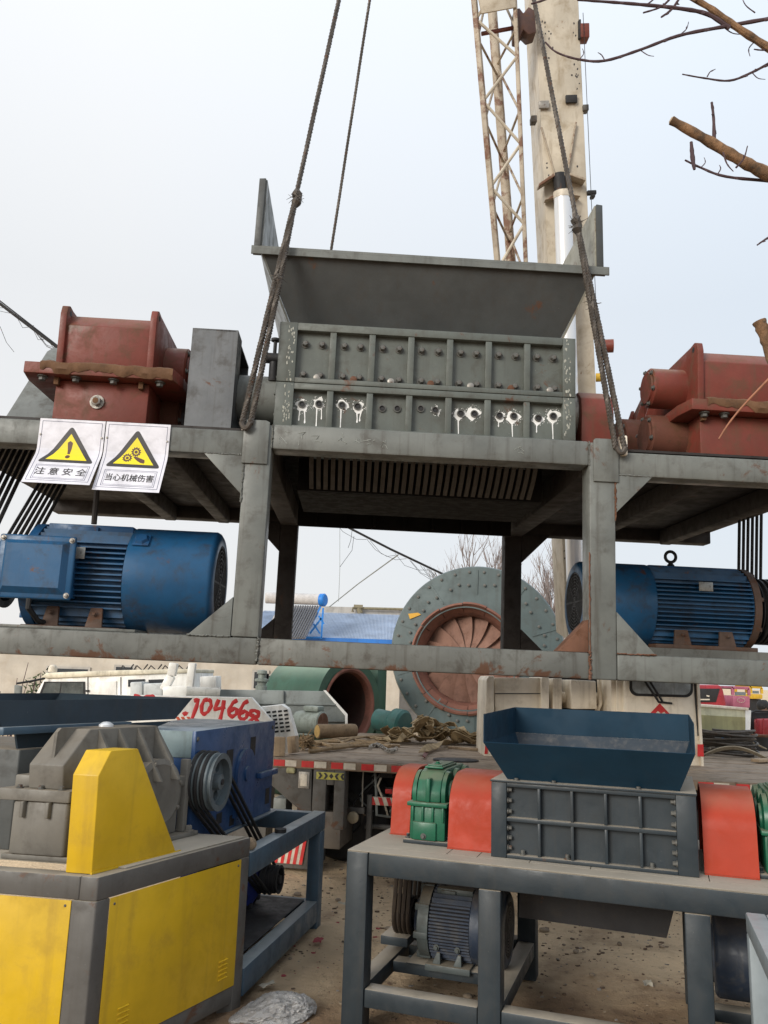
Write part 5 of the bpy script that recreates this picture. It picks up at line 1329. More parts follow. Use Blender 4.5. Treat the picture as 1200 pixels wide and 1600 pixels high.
# lattice jib
jl = lambda y, t=8.35: D(741 + .0885 * y, y, t)
jr = lambda y, t=8.35: D(804.5 + .0415 * y, y, t)
jm = lambda y, t=8.95: D(768 + .075 * y, y, t)
jib = MB()
jib.bar(jl(-90), jl(640), .055, .055, .008); jib.bar(jr(-90), jr(640), .042, .042, .008); 
jo = jib.build('lattice_jib', CREAMR, tc_, xform=wl)
mb = MB(); mb.bar(jm(-90), jm(640), .092, .07, .008); mb.build('rear_chord', CREAMR, jo, xform=wl)
ys = [-60, 30, 88, 158, 225, 292, 350, 420, 490, 560]
for i in range(len(ys) - 1):
    a_, b_ = (jl, jr) if i % 2 else (jr, jl)
    mb = MB(); mb.tube([a_(ys[i]), b_(ys[i + 1])], .016, 8); mb.build('lattice_brace', BOOMM, jo, xform=wl)
    a_, b_ = (jm, jr) if i % 2 == 0 else (jr, jm)
    mb = MB(); mb.tube([a_(ys[i] + 15), b_(ys[i + 1] + 15)], .013, 8); mb.build('lattice_brace', CREAMR, jo, xform=wl)
    a_, b_ = (jm, jl) if i % 2 == 0 else (jl, jm)
    mb = MB(); mb.tube([a_(ys[i] + 30), b_(ys[i + 1] + 30)], .013, 8); mb.build('lattice_brace', CREAMR, jo, xform=wl)
mb = MB(); dpoly(mb, [(742, -30), (806, -30), (806, 11), (752, 21)], 8.31, .02, 0, .004); mb.build('end_plate', BOOMM, jo, xform=wl)
mb = MB(); mb.bar(D(752, 53, 8.5), D(806, 43, 8.5), .03, .03); mb.build('hinge_pin', REDOX, jo, xform=wl)
mb = MB(); dpoly(mb, [(803, 14), (812, 12), (818, 20), (826, 10), (836, 16), (838, 50), (826, 54), (818, 46), (812, 58), (804, 56)], 8.4, .2, 0, .01); mb.build('jib_bracket', [paint('rusty_bracket', (.09, .045, .035), rust=.5, scale=6)], jo, xform=wl)

# ------------------------------------------------------------------ things lying on the deck
def on_deck(px, py): 
    r = _F + _X * ((px - 600) / FPX) - _U * ((py - 800) / FPX)
    t = (DZ + .004 - EYE) / r.z
    return Vector((0, 0, EYE)) + r * t
def rot_z(a): return Matrix.Rotation(a, 3, 'Z')
# log
p = on_deck(527, 1154)
mb = MB(); ax = Vector((.86, .52, 0)).normalized(); o_ = p + Vector((-.23, -.12, .083))
mb.lathe([(0, 0), (.078, 0), (.083, .006), (.080, .25), (.084, .46), (.08, .50), (0, .50)], o_, ax, 22, 0)
for v in mb.bm.verts:
    q = v.co - o_; d = q.dot(ax); rad = (q - ax * d)
    if rad.length > .05: v.co = o_ + ax * d + rad * (1 + .05 * mnoise.noise(v.co * 14))
lg = mb.build('log', BARK, None); tag(lg, 'short sawn log with a pale cut end lying on the timber deck', 'log')
mb = MB(); mb.lathe([(.070, -.003), (.03, -.0035), (0, -.0035)], o_, ax, 20); mb.build('cut_end', LOGEND, lg)
for (px, py, a, lab, sz, tl_) in ((436, 1181, .1, 'upright grey wood block on the deck corner beside the blue machine', (.10, .09, .165), 0), (459, 1178, -.25, 'leaning wood block, right of the upright block on the deck', (.085, .09, .15), .28)):
    p = on_deck(px, py); mb = MB(); mb.box((-sz[0] / 2, -sz[1] / 2, 0), (sz[0] / 2, sz[1] / 2, sz[2]), .006)
    o = mb.build('wood_block', WOOD); o.matrix_basis = Matrix.Translation(p + Vector((0, 0, .01 if tl_ else 0))) @ Matrix.Rotation(a, 4, 'Z') @ Matrix.Rotation(-tl_ * .5, 4, 'Y'); tag(o, lab, 'wood block', 'wood blocks on the deck')
# straw ball
p = on_deck(477, 1172); mb = MB()
for i in range(70):
    c = p + Vector((random.gauss(0, .03), random.gauss(0, .03), .075 + random.gauss(0, .028))); v = Vector((random.gauss(0, 1), random.gauss(0, 1), random.gauss(0, .7))).normalized() * .06
    c.z = max(c.z, DZ + .02); mb.tube([c - v, c + v * .3 + Vector((.01, 0, .008)), c + v], .006, 4)
tag(mb.build('rope_bundle', ROPEM), 'frayed ball of straw rope between the wood block and the log', 'rope')
# hemp ropes
mb = MB()
for q in range(7):
    pts = []
    for i in range(40):
        t = i / 39; px = 486 + t * 118 + 6 * math.sin(q * 2 + t * 9); py = 1160 + 4.5 * math.sin(t * 5 + q * 1.3) + q * 2.0 - t * 4
        pts.append(on_deck(px, py) + Vector((0, 0, .012 + .018 * abs(math.sin(q + t * 7)))))
    mb.tube(pts, .014 if q < 5 else .02, 6)
tag(mb.build('hemp_rope', ROPEM), 'tangled brown hemp ropes strewn along the deck in front of the log', 'rope')
# webbing sling heap
def ribbon(mb, pts, w, th=.007, m=0, twist=0.0):
    pts = [Vector(p_) for p_ in pts]; n_ = len(pts); A = []
    for i, p_ in enumerate(pts):
        d = (pts[min(i + 1, n_ - 1)] - pts[max(i - 1, 0)]).normalized()
        s_ = d.cross(Vector((math.sin(i * twist), .4, 1))).normalized(); nn = s_.cross(d).normalized()
        A.append([mb.bm.verts.new(p_ + s_ * a * w / 2 + nn * b * th / 2) for a, b in ((-1, -1), (1, -1), (1, 1), (-1, 1))])
    for i in range(n_ - 1):
        for k in range(4):
            f = mb.bm.faces.new((A[i][k], A[i][(k + 1) % 4], A[i + 1][(k + 1) % 4], A[i + 1][k])); f.material_index = m
    mb.bm.faces.new(A[0]); mb.bm.faces.new(A[-1])
rs = random.Random(5)
mb = MB()
c0 = on_deck(668, 1163)
for q in range(20):
    cx = rs.uniform(-.38, .48); cy = rs.uniform(-.12, .35); rx = rs.uniform(.08, .24); ry = rs.uniform(.06, .16); h0 = rs.uniform(.02, .24) * max(.1, 1 - abs(cx) / .6); ph = rs.random() * 6
    pts = []
    for i in range(26):
        a = ph + i / 25 * rs.uniform(4.2, 6.0)
        pts.append(c0 + Vector((cx + math.cos(a) * rx, cy + math.sin(a) * ry, max(.03, h0 + .05 * math.sin(a * 2 + q) + .03))))
    ribbon(mb, pts, rs.uniform(.06, .10), .009, 0, .25)
for (a_, b_, hgt) in (((690, 1150), (738, 1163), .14), ((628, 1160), (690, 1135), .13), ((660, 1180), (705, 1165), .05)):
    A_, B_ = on_deck(*a_), on_deck(*b_)
    ribbon(mb, [A_.lerp(B_, i / 12) + Vector((0, 0, .03 + hgt * math.sin(PI * i / 12) * (.7 + .3 * math.sin(i)))) for i in range(13)], .08, .008, 0, .5)
tag(mb.build('sling_heap', SLING), 'heap of twisted tan webbing slings piled in the middle of the deck', 'slings')
mb = MB()
for q in range(22):
    t = q / 21; px = 577 + t * 42; py = 1172 - 5 * math.sin(t * 6); c = on_deck(px, py) + Vector((0, 0, .022)); a = rs.random() * 3
    mb.tube([c + Vector((math.cos(th) * .022 * math.cos(a), math.cos(th) * .022 * math.sin(a), math.sin(th) * .016)) for th in [2 * PI * i / 10 for i in range(11)]], .0065, 5, 0, False)
tag(mb.build('lifting_chain', STEELL), 'small pile of grey steel chain at the front of the webbing heap', 'chain')
# red hook strap hanging near the deck edge
mb = MB(); ribbon(mb, [on_deck(x_, y_) + Vector((0, 0, .02)) for x_, y_ in ((690, 1163), (680, 1170), (668, 1176), (662, 1186))], .035, .01, 0, .2); tag(mb.build('ratchet_strap', [paint('dull_red_strap', (.16, .05, .04), dirt=.5, scale=9)]), 'dull red ratchet strap trailing from the webbing heap to the deck edge', 'strap')
mb = MB(); p = on_deck(712, 1188)
mb.lathe([(0, .012), (.13, .012), (.14, .006), (.14, 0), (0, 0)], (0, 0, 0), (0, 0, 1), 28)
for v in mb.bm.verts: v.co.x *= 1.5
o = mb.build('rubber_mat', DARK); o.matrix_basis = Matrix.Translation(p); tag(o, 'flat dark oval rubber mat lying near the deck edge right of the webbing heap', 'mat')
for (px, py, a, L_, lab) in ((560, 1166, .25, .9, 'long thin weathered batten lying along the deck behind the hemp ropes'), (735, 1172, -.5, .5, 'short weathered batten lying on the deck right of the webbing heap')):
    p = on_deck(px, py); mb = MB(); mb.box((-L_ / 2, -.03, 0), (L_ / 2, .03, .025), .003); o = mb.build('batten', WOOD); o.matrix_basis = Matrix.Translation(p) @ Matrix.Rotation(a, 4, 'Z'); tag(o, lab, 'batten', 'battens on the deck')
# grey electric motor on the deck
p = on_deck(487, 1148)
gm = thing('electric_motor', 'grey green electric motor with a rusty end lying on the deck behind the log', 'motor', p + Vector((-.10, 0, .15)), math.radians(-28))
mb = MB(); mb.lathe([(0, -.14), (.09, -.14), (.125, -.10), (.135, -.06), (.135, .22), (.14, .225), (.14, .26), (.12, .27)], (0, 0, 0), (1, 0, 0), 28); mb.build('body', GMOT, gm)
mb = MB(); mb.lathe([(.12, .262), (.12, .275), (.05, .285), (0, .285)], (0, 0, 0), (1, 0, 0), 24); mb.build('end_flange', RUSTY, gm)
mb = MB(); mb.box((.02, -.08, .13), (.24, .08, .20), .02); mb.build('terminal_box', GMOT, gm)
mb = MB(); mb.box((-.04, -.12, -.15), (.18, .12, -.13), .004); mb.build('foot', GMOT, gm)
# coil of wire rope at the right
wc = thing('wire_rope_coil', 'coil of grey steel wire rope with webbing ends lying at the right of the deck', 'rope')
mb = MB(); p = on_deck(1150, 1183)
for q in range(16):
    R_ = .26 + .03 * math.sin(q * 2.1); pts = [p + Vector((.02 * math.sin(q) + math.cos(a) * R_ * 1.15, .25 + math.sin(a) * R_ * .8, .02 + q * .016 + .012 * math.sin(a * 2 + q))) for a in [2 * PI * i / 40 + q for i in range(37)]]
    mb.tube(pts, .013, 6)
mb.build('coil', WIRE, wc)
mb = MB()
for a_, b_, hgt in (((1098, 1184), (1200, 1190), .10), ((1100, 1178), (1195, 1172), .13), ((1120, 1172), (1170, 1150), .06)):
    A_, B_ = on_deck(*a_), on_deck(*b_); ribbon(mb, [A_.lerp(B_, i / 14) + Vector((0, 0, .02 + hgt * math.sin(PI * i / 14))) for i in range(15)], .06, .01, 0, .15)
mb.build('webbing', paint('pale_webbing', (.36, .31, .23), dirt=.5, scale=9), wc)
mb = MB(); p = on_deck(1160, 1166)
for i in range(5):
    pass
bmx = mb.bm; G = []
for i in range(9):
    G.append([bmx.verts.new(p + Vector((-.22 + i * .055, .1 + j * .07, .06 + .13 * math.sin(PI * i / 8) * math.cos(j * .5) + .02 * mnoise.noise(Vector((i, j, 3.3)))))) for j in range(5)])
for i in range(8):
    for j in range(4): bmx.faces.new((G[i][j], G[i + 1][j], G[i + 1][j + 1], G[i][j + 1]))
tag(mb.build('blue_tarp', [paint('bright_blue_tarp', (.03, .22, .55), dirt=.2, scale=4)]), 'scrap of bright blue tarpaulin crumpled behind the wire rope coil', 'tarp')
mb = MB(); A_ = on_deck(1118, 1168); mb.box((-.16, -.02, 0), (.16, .02, .16), .005); o = mb.build('grey_board', GREYD); o.matrix_basis = Matrix.Translation(A_ + Vector((0, .25, 0))) @ Matrix.Rotation(-.15, 4, 'Z') @ Matrix.Rotation(-.3, 4, 'X'); tag(o, 'grey board standing on the deck left of the blue tarpaulin', 'board')
for (px, py, a, lab) in ((1190, 1192, .5, 'pale splintered plank end at the right edge of the deck, nearest the camera'), (1188, 1168, -.6, 'reddish brown plank scrap resting behind the wire rope coil at the right edge')):
    p = on_deck(px, py); mb = MB(); mb.box((-.10, -.05, 0), (.14, .05, .03), .004); o = mb.build('plank_scrap', WOOD if a > 0 else RUSTY); o.matrix_basis = Matrix.Translation(p + Vector((0, 0, .01 if a > 0 else .13))) @ Matrix.Rotation(a, 4, 'Z'); tag(o, lab, 'plank', 'plank scraps on the deck')
# ------------------------------------------------------------------ big grey green centrifugal fan behind the deck
fc = W(744, 1019, 13.0); FR = 1.375
FM = Matrix.Translation(fc) @ Matrix.Rotation(math.radians(-11), 4, 'Z')
fn = thing('centrifugal_fan', 'huge round grey green fan casing with a red brown bladed inlet behind the deck', 'fan', M=FM)
FA = (0, -1, 0)
mb = MB(); mb.lathe([(0, -.95), (FR * .985, -.95), (FR, -.90), (FR, -.05), (FR * .985, 0)], (0, 0, 0), FA, 96)
vo_ = [mb.bm.verts.new((math.cos(a) * FR * .985, 0, math.sin(a) * FR * .985)) for a in [2 * PI * i / 96 for i in range(96)]]; vi_ = [mb.bm.verts.new((-.17 + math.cos(a) * .80, -.02, -.10 + math.sin(a) * .80)) for a in [2 * PI * i / 96 for i in range(96)]]
for i in range(96): mb.bm.faces.new((vo_[i], vo_[(i + 1) % 96], vi_[(i + 1) % 96], vi_[i]))
mb.lathe([(.80, .02), (.795, -.12)], (-.17, 0, -.10), FA, 96); mb.build('casing', FAN, fn)
mb = MB(); mb.lathe([(FR * .93, -.01), (FR * 1.0, -.06), (FR * 1.004, -.12), (FR * .93, -.12)], (0, 0, 0), FA, 96); mb.build('rim_flange', FAN, fn)
IC = (-.17, -.10)
bsrc = None
for k in range(34):
    a = 2 * PI * k / 34
    for rr in ((FR * .93,) if k % 2 else (FR * .93,)):
        if bsrc is None:
            b = MB(); b.lathe([(.024, 0), (.024, .018), (.014, .022), (0, .022)], (0, 0, 0), FA, 8); bsrc = b.build('bolt', DARKB, fn); bsrc.matrix_basis = Matrix.Translation((math.cos(a) * rr, -.006, math.sin(a) * rr))
        else: copy_part(bsrc, fn, Matrix.Translation((math.cos(a) * rr, -.006, math.sin(a) * rr)))
for k in range(12):
    for da in (-.14, 0.0, .14):
        a = 2 * PI * (k + .5) / 12 + da; rr = FR * (.80 if da == 0 else .775)
        copy_part(bsrc, fn, Matrix.Translation((math.cos(a) * rr, -.020 - .012 * (rr < 1.15), math.sin(a) * rr)))
for k in range(10):
    a = 2 * PI * k / 10 + .30; mb = MB(); mb.bar((math.cos(a) * .92, -.022, math.sin(a) * .92), (math.cos(a) * FR * .95, -.008, math.sin(a) * FR * .95), .012, .02); mb.build('panel_seam', FAN, fn)
# inlet: outer ring of overlapping plates, then a cone down to the wheel
cx, cz = IC
for k in range(14):
    a0 = 2 * PI * k / 14 + .06; a1 = 2 * PI * (k + 1) / 14 + .06 - .012; mb = MB(); off = .012 * (k % 2)
    mb.lathe([(.865, -.05), (.735, -.17), (.73, -.165 + off), (.845 + off, .075 + off), (.875 + off, .06), (.875, -.02)], (cx, 0, cz), FA, 6, 0, a0, a1); mb.build('inlet_plate', FANIN, fn)
mb = MB(); mb.lathe([(.735, -.15), (.70, -.22), (.69, -.40)], (cx, 0, cz), FA, 64); mb.build('inlet_cone', paint('dark_red_oxide', (.17, .075, .055), dirt=.5, scale=3), fn)
mb = MB(); mb.lathe([(.70, -.42), (.30, -.40), (.16, -.24), (.10, -.18), (0, -.17)], (cx, 0, cz), FA, 48); whl = mb.build('impeller', FANIN, fn)
for k in range(15):
    a = 2 * PI * k / 15; da = 2 * PI / 15 * 1.12; mb = MB(); A_ = []; B_ = []
    for i in range(9):
        t = i / 8; rr = .13 + .575 * t; aa = a + .22 * t
        dep = .15 + .17 * t
        A_.append(mb.bm.verts.new((cx + math.cos(aa) * rr, dep + .0, cz + math.sin(aa) * rr)))
        B_.append(mb.bm.verts.new((cx + math.cos(aa + da) * rr, dep + .02 + .11 * t, cz + math.sin(aa + da) * rr)))
    for i in range(8): mb.bm.faces.new((A_[i], A_[i + 1], B_[i + 1], B_[i]))
    rim_ = [mb.bm.verts.new(v.co + Vector((0, .015, 0))) for v in A_]
    for i in range(8): mb.bm.faces.new((rim_[i], rim_[i + 1], A_[i + 1], A_[i]))
    mb.build('impeller_blade', BLADE, whl)
mb = MB(); mb.xz([(-1.07, .50), (-1.10, .585), (-.94, .605), (-.89, .575)], -.030, -.020); mb.build('direction_arrow', [plain('arrow_orange', (.62, .33, .02), .5)], fn)
mb = MB(); mb.xz([(-.9, -FR * .62), (.9, -FR * .62), (1.0, -fc.z), (-1.0, -fc.z)], .56, .90, 0, .01); mb.build('pedestal', FAN, fn)

# ------------------------------------------------------------------ green blower
gc = W(543, 1103, 11.8)
gb_ = thing('green_blower', 'dark green blower casing with a round rust brown outlet, left of the big fan', 'blower', M=Matrix.Translation(gc) @ Matrix.Rotation(math.radians(50), 4, 'Z') @ Matrix.Scale(1.075, 4))
mb = MB(); mb.lathe([(.45, .03), (.62, .03), (.63, -.02), (.63, -.95), (.60, -1.0), (0, -1.0)], (-.0, 0, .0), (0, -1, 0), 64); dr = mb.build('casing', GREENC, gb_)
mb = MB(); mb.lathe([(.50, .04), (.47, .05), (.44, .03), (.43, -.06)], (0, 0, 0), (0, -1, 0), 56); ol_ = mb.build('outlet', [paint('outlet_red_oxide', (.16, .06, .042), dirt=.5, rough=.7, scale=3)], gb_)
mb = MB(); mb.lathe([(.43, -.06), (.42, -.7), (0, -.7)], (0, 0, 0), (0, -1, 0), 56); mb.build('outlet_bore', [paint('dark_outlet_bore', (.055, .026, .02), dirt=.5, rough=.8, scale=3)], ol_)
mb = MB(); mb.box((.655, .05, -.62), (.86, .60, .50), .012); mb.build('side_box', GREENC, gb_)
mb = MB(); mb.box((-.5, -.0, -gc.z / 1.075), (.5, .9, -.55), .01); mb.build('pedestal', GREENC, gb_)
p = W(618, 1133, 10.6)
mb = MB(); mb.lathe([(0, 0), (.16, 0), (.19, .03), (.19, .16), (.14, .22), (.14, .45), (0, .45)], p + Vector((.12, 0, 0)), (-.75, .6, .1), 28); mb.box((p.x - .12, p.y + .05, .0), (p.x + .12, p.y + .35, p.z - .12))
tag(mb.build('green_motor', [paint('teal_motor', (.025, .095, .085), dirt=.3, scale=4)]), 'small teal green motor housing between the green blower and the big fan', 'motor')
# grey duct panel
gd_ = thing('grey_duct', 'long grey sheet steel trough with a white sloped edge behind the grey motor', 'duct')
mb = MB(); pxprism(mb, [(330, 1077), (508, 1080), (541, 1117), (541, 1146), (330, 1142)], 10.75, .06, 0, .004); mb.build('side_sheet', GREYD, gd_)
mb = MB(); pxprism(mb, [(330, 1077), (508, 1080), (508, 1146), (330, 1142)], 11.05, .03); mb.build('rear_sheet', GREYD, gd_)
mb = MB(); pxprism(mb, [(505, 1078.5), (509, 1078.5), (543, 1116), (543, 1147), (539, 1147), (539, 1118)], 10.72, .028); mb.build('edge_strip', WTRUCK, gd_)
mb = MB(); pxprism(mb, [(330, 1097), (525, 1100), (525, 1102), (330, 1099)], 10.72, .028); pxprism(mb, [(330, 1124), (538, 1126), (538, 1128), (330, 1126)], 10.72, .028); mb.build('swage', GREYD, gd_)
mb = MB(); pxprism(mb, [(441, 1079), (443, 1079), (443, 1144), (441, 1144)], 10.71, .03); mb.build('stiffener', GREYD, gd_)
p = W(408, 1078, 10.9)
mb = MB(); mb.lathe([(0, 0), (.075, 0), (.075, .05), (.055, .06), (.055, .10), (.09, .11), (.09, .14), (.05, .15), (.045, .20), (.07, .21), (.06, .25), (0, .26)], p, (0, 0, 1), 20); tag(mb.build('pipe_valve', GMOT), 'grey stacked valve standing upright on top of the long trough', 'valve')

# ------------------------------------------------------------------ white truck on the left with the numbered tail board
wt_ = thing('white_truck', 'old white crew cab truck seen from the side at the left behind the machines', 'truck')
D0 = 9.6
mb = MB(); pxprism(mb, [(34, 1225), (38, 1110), (48, 1096), (70, 1058), (78, 1052), (262, 1050), (300, 1050), (300, 1225)], D0, 1.25, 0, .02); cabw = mb.build('cab', WTRUCK, wt_)
mb = MB(); pxprism(mb, [(64, 1058), (72, 1051), (190, 1047), (300, 1045), (300, 1051), (190, 1055), (74, 1060)], D0 - .03, 1.3, 0, .012); mb.build('roof_gutter', paint('yellowed_white', (.70, .64, .50), dirt=.3, rust=.15, scale=3), cabw)
mb = MB(); pxprism(mb, [(56, 1099), (69, 1065), (132, 1065), (133, 1097)], D0 - .012, .014); sw = mb.build('window_seal', DARK, cabw)
mb = MB(); pxprism(mb, [(60, 1098), (72, 1067), (95, 1067), (91, 1097)], D0 - .016, .003); pxprism(mb, [(97, 1067), (130, 1067), (131, 1095), (93, 1097)], D0 - .016, .003); mb.build('window', paint('side_glass', (.07, .08, .078), var=.6, dirt=.4, rough=.12, scale=4, streak=.3), sw)
for x_ in (136.5, 188):
    mb = MB(); pxprism(mb, [(x_, 1058), (x_ + 1.2, 1058), (x_ + 1.2, 1130), (x_, 1130)], D0 - .006, .005); mb.build('door_gap', SDARK, cabw)
mb = MB(); pxprism(mb, [(142, 1066), (182, 1064), (182, 1092), (140, 1093)], D0 - .012, .011, 0, .004); mb.build('door_panel', WTRUCK, cabw)
mb = MB(); mb.tube([W(70, 1060, D0 - .05), W(45, 1065, D0 - .2), W(26, 1068, D0 - .25)], .012, 6); mb.build('mirror_arm', BLACK, wt_)
mb = MB(); pxprism(mb, [(22, 1070), (33, 1072), (31, 1097), (21, 1096)], D0 - .3, .05, 0, .01); mb.build('mirror', GREYD, wt_)
for x0_, x1_ in ((200, 226), (232, 262)):
    mb = MB(); pxprism(mb, [(x0_, 1062), (x1_, 1061), (x1_, 1072), (x0_, 1073)], D0 - .010, .009); mb.build('rear_window', GLASSD, cabw)
mb = MB(); pxprism(mb, [(133.5, 1078), (139, 1078), (139, 1081), (133.5, 1081)], D0 - .02, .012); mb.build('door_handle', BLACK, cabw)
mb = MB(); mb.lathe([(.05, 0), (.05, .05), (.03, .08), (0, .085)], W(82, 1050, D0 + .1), (0, 0, 1), 14); mb.build('roof_lamp', WREF, cabw)
for x_ in (95, 270):
    w_ = MB(); w_.lathe([(0, 0), (.2, 0), (.36, .01), (.38, .04), (.38, .2), (.3, .24)], Vector((W(x_, 1225, D0).x, D0 - .02, .382)), (0, 1, 0), 30); w_.build('wheel', BLACK, wt_)
mb = MB(); pxprism(mb, [(300, 1195), (440, 1199), (440, 1212), (300, 1208)], D0 + .1, .9); mb.build('chassis', DARK, wt_)
sa = thing('crane_upper', 'white crane upperworks with bent arms, boxes and a red hand numbered tail board', 'crane')
for x0, y0, x1, y1, dd in ((203, 1066, 222, 1088, 9.2), (224, 1068, 253, 1088, 9.1), (312, 1057, 338, 1080, 9.3)):
    mb = MB(); pxprism(mb, [(x0, y0), (x1, y0 - 1), (x1, y1), (x0, y1)], dd, .3, 0, .015); mb.build('tank_box', paint('pale_blue_white', (.55, .58, .58), dirt=.3, scale=3) if x0 < 300 else WTRUCK, sa)
mb = MB(); mb.bar(W(256, 1078, 9.0), W(268, 1056, 9.0), .09, .09, .012); mb.bar(W(268, 1056, 9.0), W(272, 1036, 9.0), .09, .09, .012); mb.build('bent_arm', WTRUCK, sa)
mb = MB(); mb.bar(W(301, 1036, 9.0), W(296, 1076, 9.0), .08, .08, .012); mb.build('bent_arm', WTRUCK, sa)
mb = MB(); pxprism(mb, [(254, 1074), (262, 1072), (295, 1072), (300, 1078), (298, 1088), (254, 1088)], 8.95, .2, 0, .012); mb.build('mount_block', WTRUCK, sa)
mb = MB(); mb.cyl(W(291, 1081, 8.8), W(343, 1083, 8.9), .055, 22); mb.build('roller', paint('pale_roller', (.5, .49, .45), dirt=.3, scale=4), sa)
for i in range(5):
    mb = MB(); x0 = 185 + i * 22; mb.tube([W(x0, 1050, 9.7), W(x0 + 7, 1040, 9.7), W(x0 + 16, 1048, 9.7), W(x0 + 24, 1038, 9.7)], .009, 5); mb.build('roof_bracing', DARK, sa)
BD_ = 8.4
mb = MB(); pxprism(mb, [(150, 1086), (210, 1086), (393, 1090), (426, 1128), (430, 1168), (150, 1168)], BD_, .10, 0, .006); bd = mb.build('tail_board', WTRUCK, sa)
mb = MB(); pxprism(mb, [(343, 1129), (400, 1130), (400, 1138), (343, 1137)], BD_ - .012, .011); mb.build('latch_bar', DARK, bd)
mb = MB(); pxprism(mb, [(326, 1126), (336, 1126), (336, 1131), (326, 1131)], BD_ - .02, .019); mb.build('latch', BLACK, bd)
def stroke(pts, rpx=2.9, name='red_digit'):
    # brush stroke: a low paint ridge on the board
    dense = []
    for i in range(len(pts) - 1):
        for k in range(4): t = k / 4; dense.append((pts[i][0] * (1 - t) + pts[i + 1][0] * t, pts[i][1] * (1 - t) + pts[i + 1][1] * t))
    dense.append(pts[-1])
    m = MB(); r = rpx * BD_ / FPX
    m.tube([W(x, y, BD_) for x, y in dense], [r * (1 + .16 * math.sin(i * .9)) for i in range(len(dense))], 8)
    for v in m.bm.verts: v.co.y = BD_ - .001 + (v.co.y - BD_) * .12
    return m
digits = [
    [[(209, 1087), (219, 1089), (213, 1098)]], [[(224, 1092), (230, 1088), (238, 1088), (242, 1092)]],
    [[(286, 1117), (290, 1114), (293, 1116)]],
    [[(303, 1095), (310, 1093), (307, 1104), (300, 1123)]],
    [[(325, 1093), (319, 1094), (315, 1103), (315, 1113), (319, 1116), (325, 1112), (330, 1103), (329, 1095), (325, 1093)]],
    [[(342, 1093), (337, 1104), (335, 1108), (343, 1107), (352, 1104)], [(350, 1094), (348, 1108), (344, 1124)]],
    [[(371, 1094), (364, 1098), (358, 1109), (358, 1117), (363, 1120), (369, 1116), (371, 1109), (366, 1107), (360, 1111)]],
    [[(388, 1095), (381, 1099), (374, 1112), (374, 1121), (379, 1125), (385, 1121), (387, 1114), (382, 1111), (376, 1115)]],
    [[(397, 1119), (391, 1117), (392, 1111), (398, 1110), (404, 1113), (404, 1119), (398, 1121), (391, 1126), (389, 1132), (394, 1136), (401, 1133), (402, 1127), (398, 1121)]]]
for dg_ in digits:
    base = None
    for st in dg_:
        m = stroke(st)
        if base is None: base = m
        else:
            tmp = bpy.data.meshes.new('tmp'); m.bm.to_mesh(tmp); base.mesh(tmp, Matrix.Identity(4)); bpy.data.meshes.remove(tmp)
    base.build('red_digit', REDT, bd)
for x0 in (262, 270, 279):
    mb = MB(); pxprism(mb, [(x0 + 12, 1120), (x0 + 17, 1120), (x0 + 32, 1142), (x0 + 26, 1142)], BD_ - .003, .0025); mb.build('red_stripe', paint('orange_red_stripe', (.60, .10, .04), dirt=.2, scale=9), bd)
mb = MB(); pxprism(mb, [(405, 1105), (440, 1101), (450, 1108), (463, 1152), (463, 1180), (405, 1180)], 8.62, .25, 0, .01); vc = mb.build('engine_cover', WTRUCK, sa)
for r_i in range(6):
    for c_i in range(4):
        x_ = 416 + c_i * 9 + r_i * .8; y_ = 1111 + r_i * 6.2 - c_i * .8
        mb = MB(); pxprism(mb, [(x_, y_ + 1), (x_ + 6.2, y_), (x_ + 6.6, y_ + 3), (x_ + .6, y_ + 4)], 8.616, .003); mb.build('vent_slot', BLACK, vc)
mb = MB(); mb.box((W(180, 1150, 8.5).x, 8.42, 0), (W(425, 1150, 8.5).x, 9.0, W(180, 1166, 8.4).z)); mb.build('base_block', CHASS, sa)

# ------------------------------------------------------------------ house with blue roof, solar heater
HD = 24.0
ho = thing('house', 'cream plastered house with small dark windows and a blue corrugated roof behind the trucks', 'house')
xl, xr_ = W(-140, 1050, HD).x, W(626, 1010, HD).x; ze = W(520, 1000, HD).z
mb = MB(); mb.box((xl, HD, 0), (xr_, HD + 5.5, ze - .02)); mb.build('wall', WALL, ho)
zr_ = W(520, 958, HD + 2.6).z
mb = MB()
ns = 110; xa = W(388, 1000, HD).x; rise = zr_ - ze
for side in (0, 1):
    v0 = []; v1 = []
    for i in range(ns * 2 + 1):
        x_ = xa + (xr_ + .3 - xa) * i / (ns * 2); b_ = .035 if i % 2 else 0
        y0_, y1_ = (HD - .25, HD + 2.7) if side == 0 else (HD + 5.7, HD + 2.7)
        v0.append(mb.bm.verts.new((x_, y0_, ze + .02 + b_))); v1.append(mb.bm.verts.new((x_, y1_, zr_ + b_)))
    for i in range(ns * 2): mb.bm.faces.new((v0[i], v0[i + 1], v1[i + 1], v1[i]) if side == 0 else (v0[i + 1], v0[i], v1[i], v1[i + 1]))
mb.build('roof', ROOFB, ho, smooth=False)
mb = MB(); mb.box((xa - .05, HD - .29, ze - .16), (xr_ + .35, HD - .252, ze + .05)); mb.build('fascia', ROOFE, ho)
mb = MB(); mb.box((xl, HD - .1, ze - .25), (xa - .06, HD + 5.6, ze + .0)); mb.build('flat_roof', GABLE, ho)
for x0, y0, x1, y1 in ((76, 1044, 136, 1066), (398, 1050, 416, 1076), (420, 1056, 438, 1078), (182, 1042, 206, 1064)):
    A_, B_ = W(x0, y0, HD - .02), W(x1, y1, HD - .02)
    mb = MB(); mb.box((A_.x - .06, HD - .05, B_.z - .06), (B_.x + .06, HD - .002, A_.z + .06)); f_ = mb.build('window', GABLE, ho)
    mb = MB(); mb.box((A_.x, HD - .06, B_.z), (B_.x, HD - .0505, A_.z)); mb.build('pane', GLASSD, f_)
gbx_ = thing('grey_building', 'pale grey rendered building with a long pipe along its top, behind the blue roof', 'building')
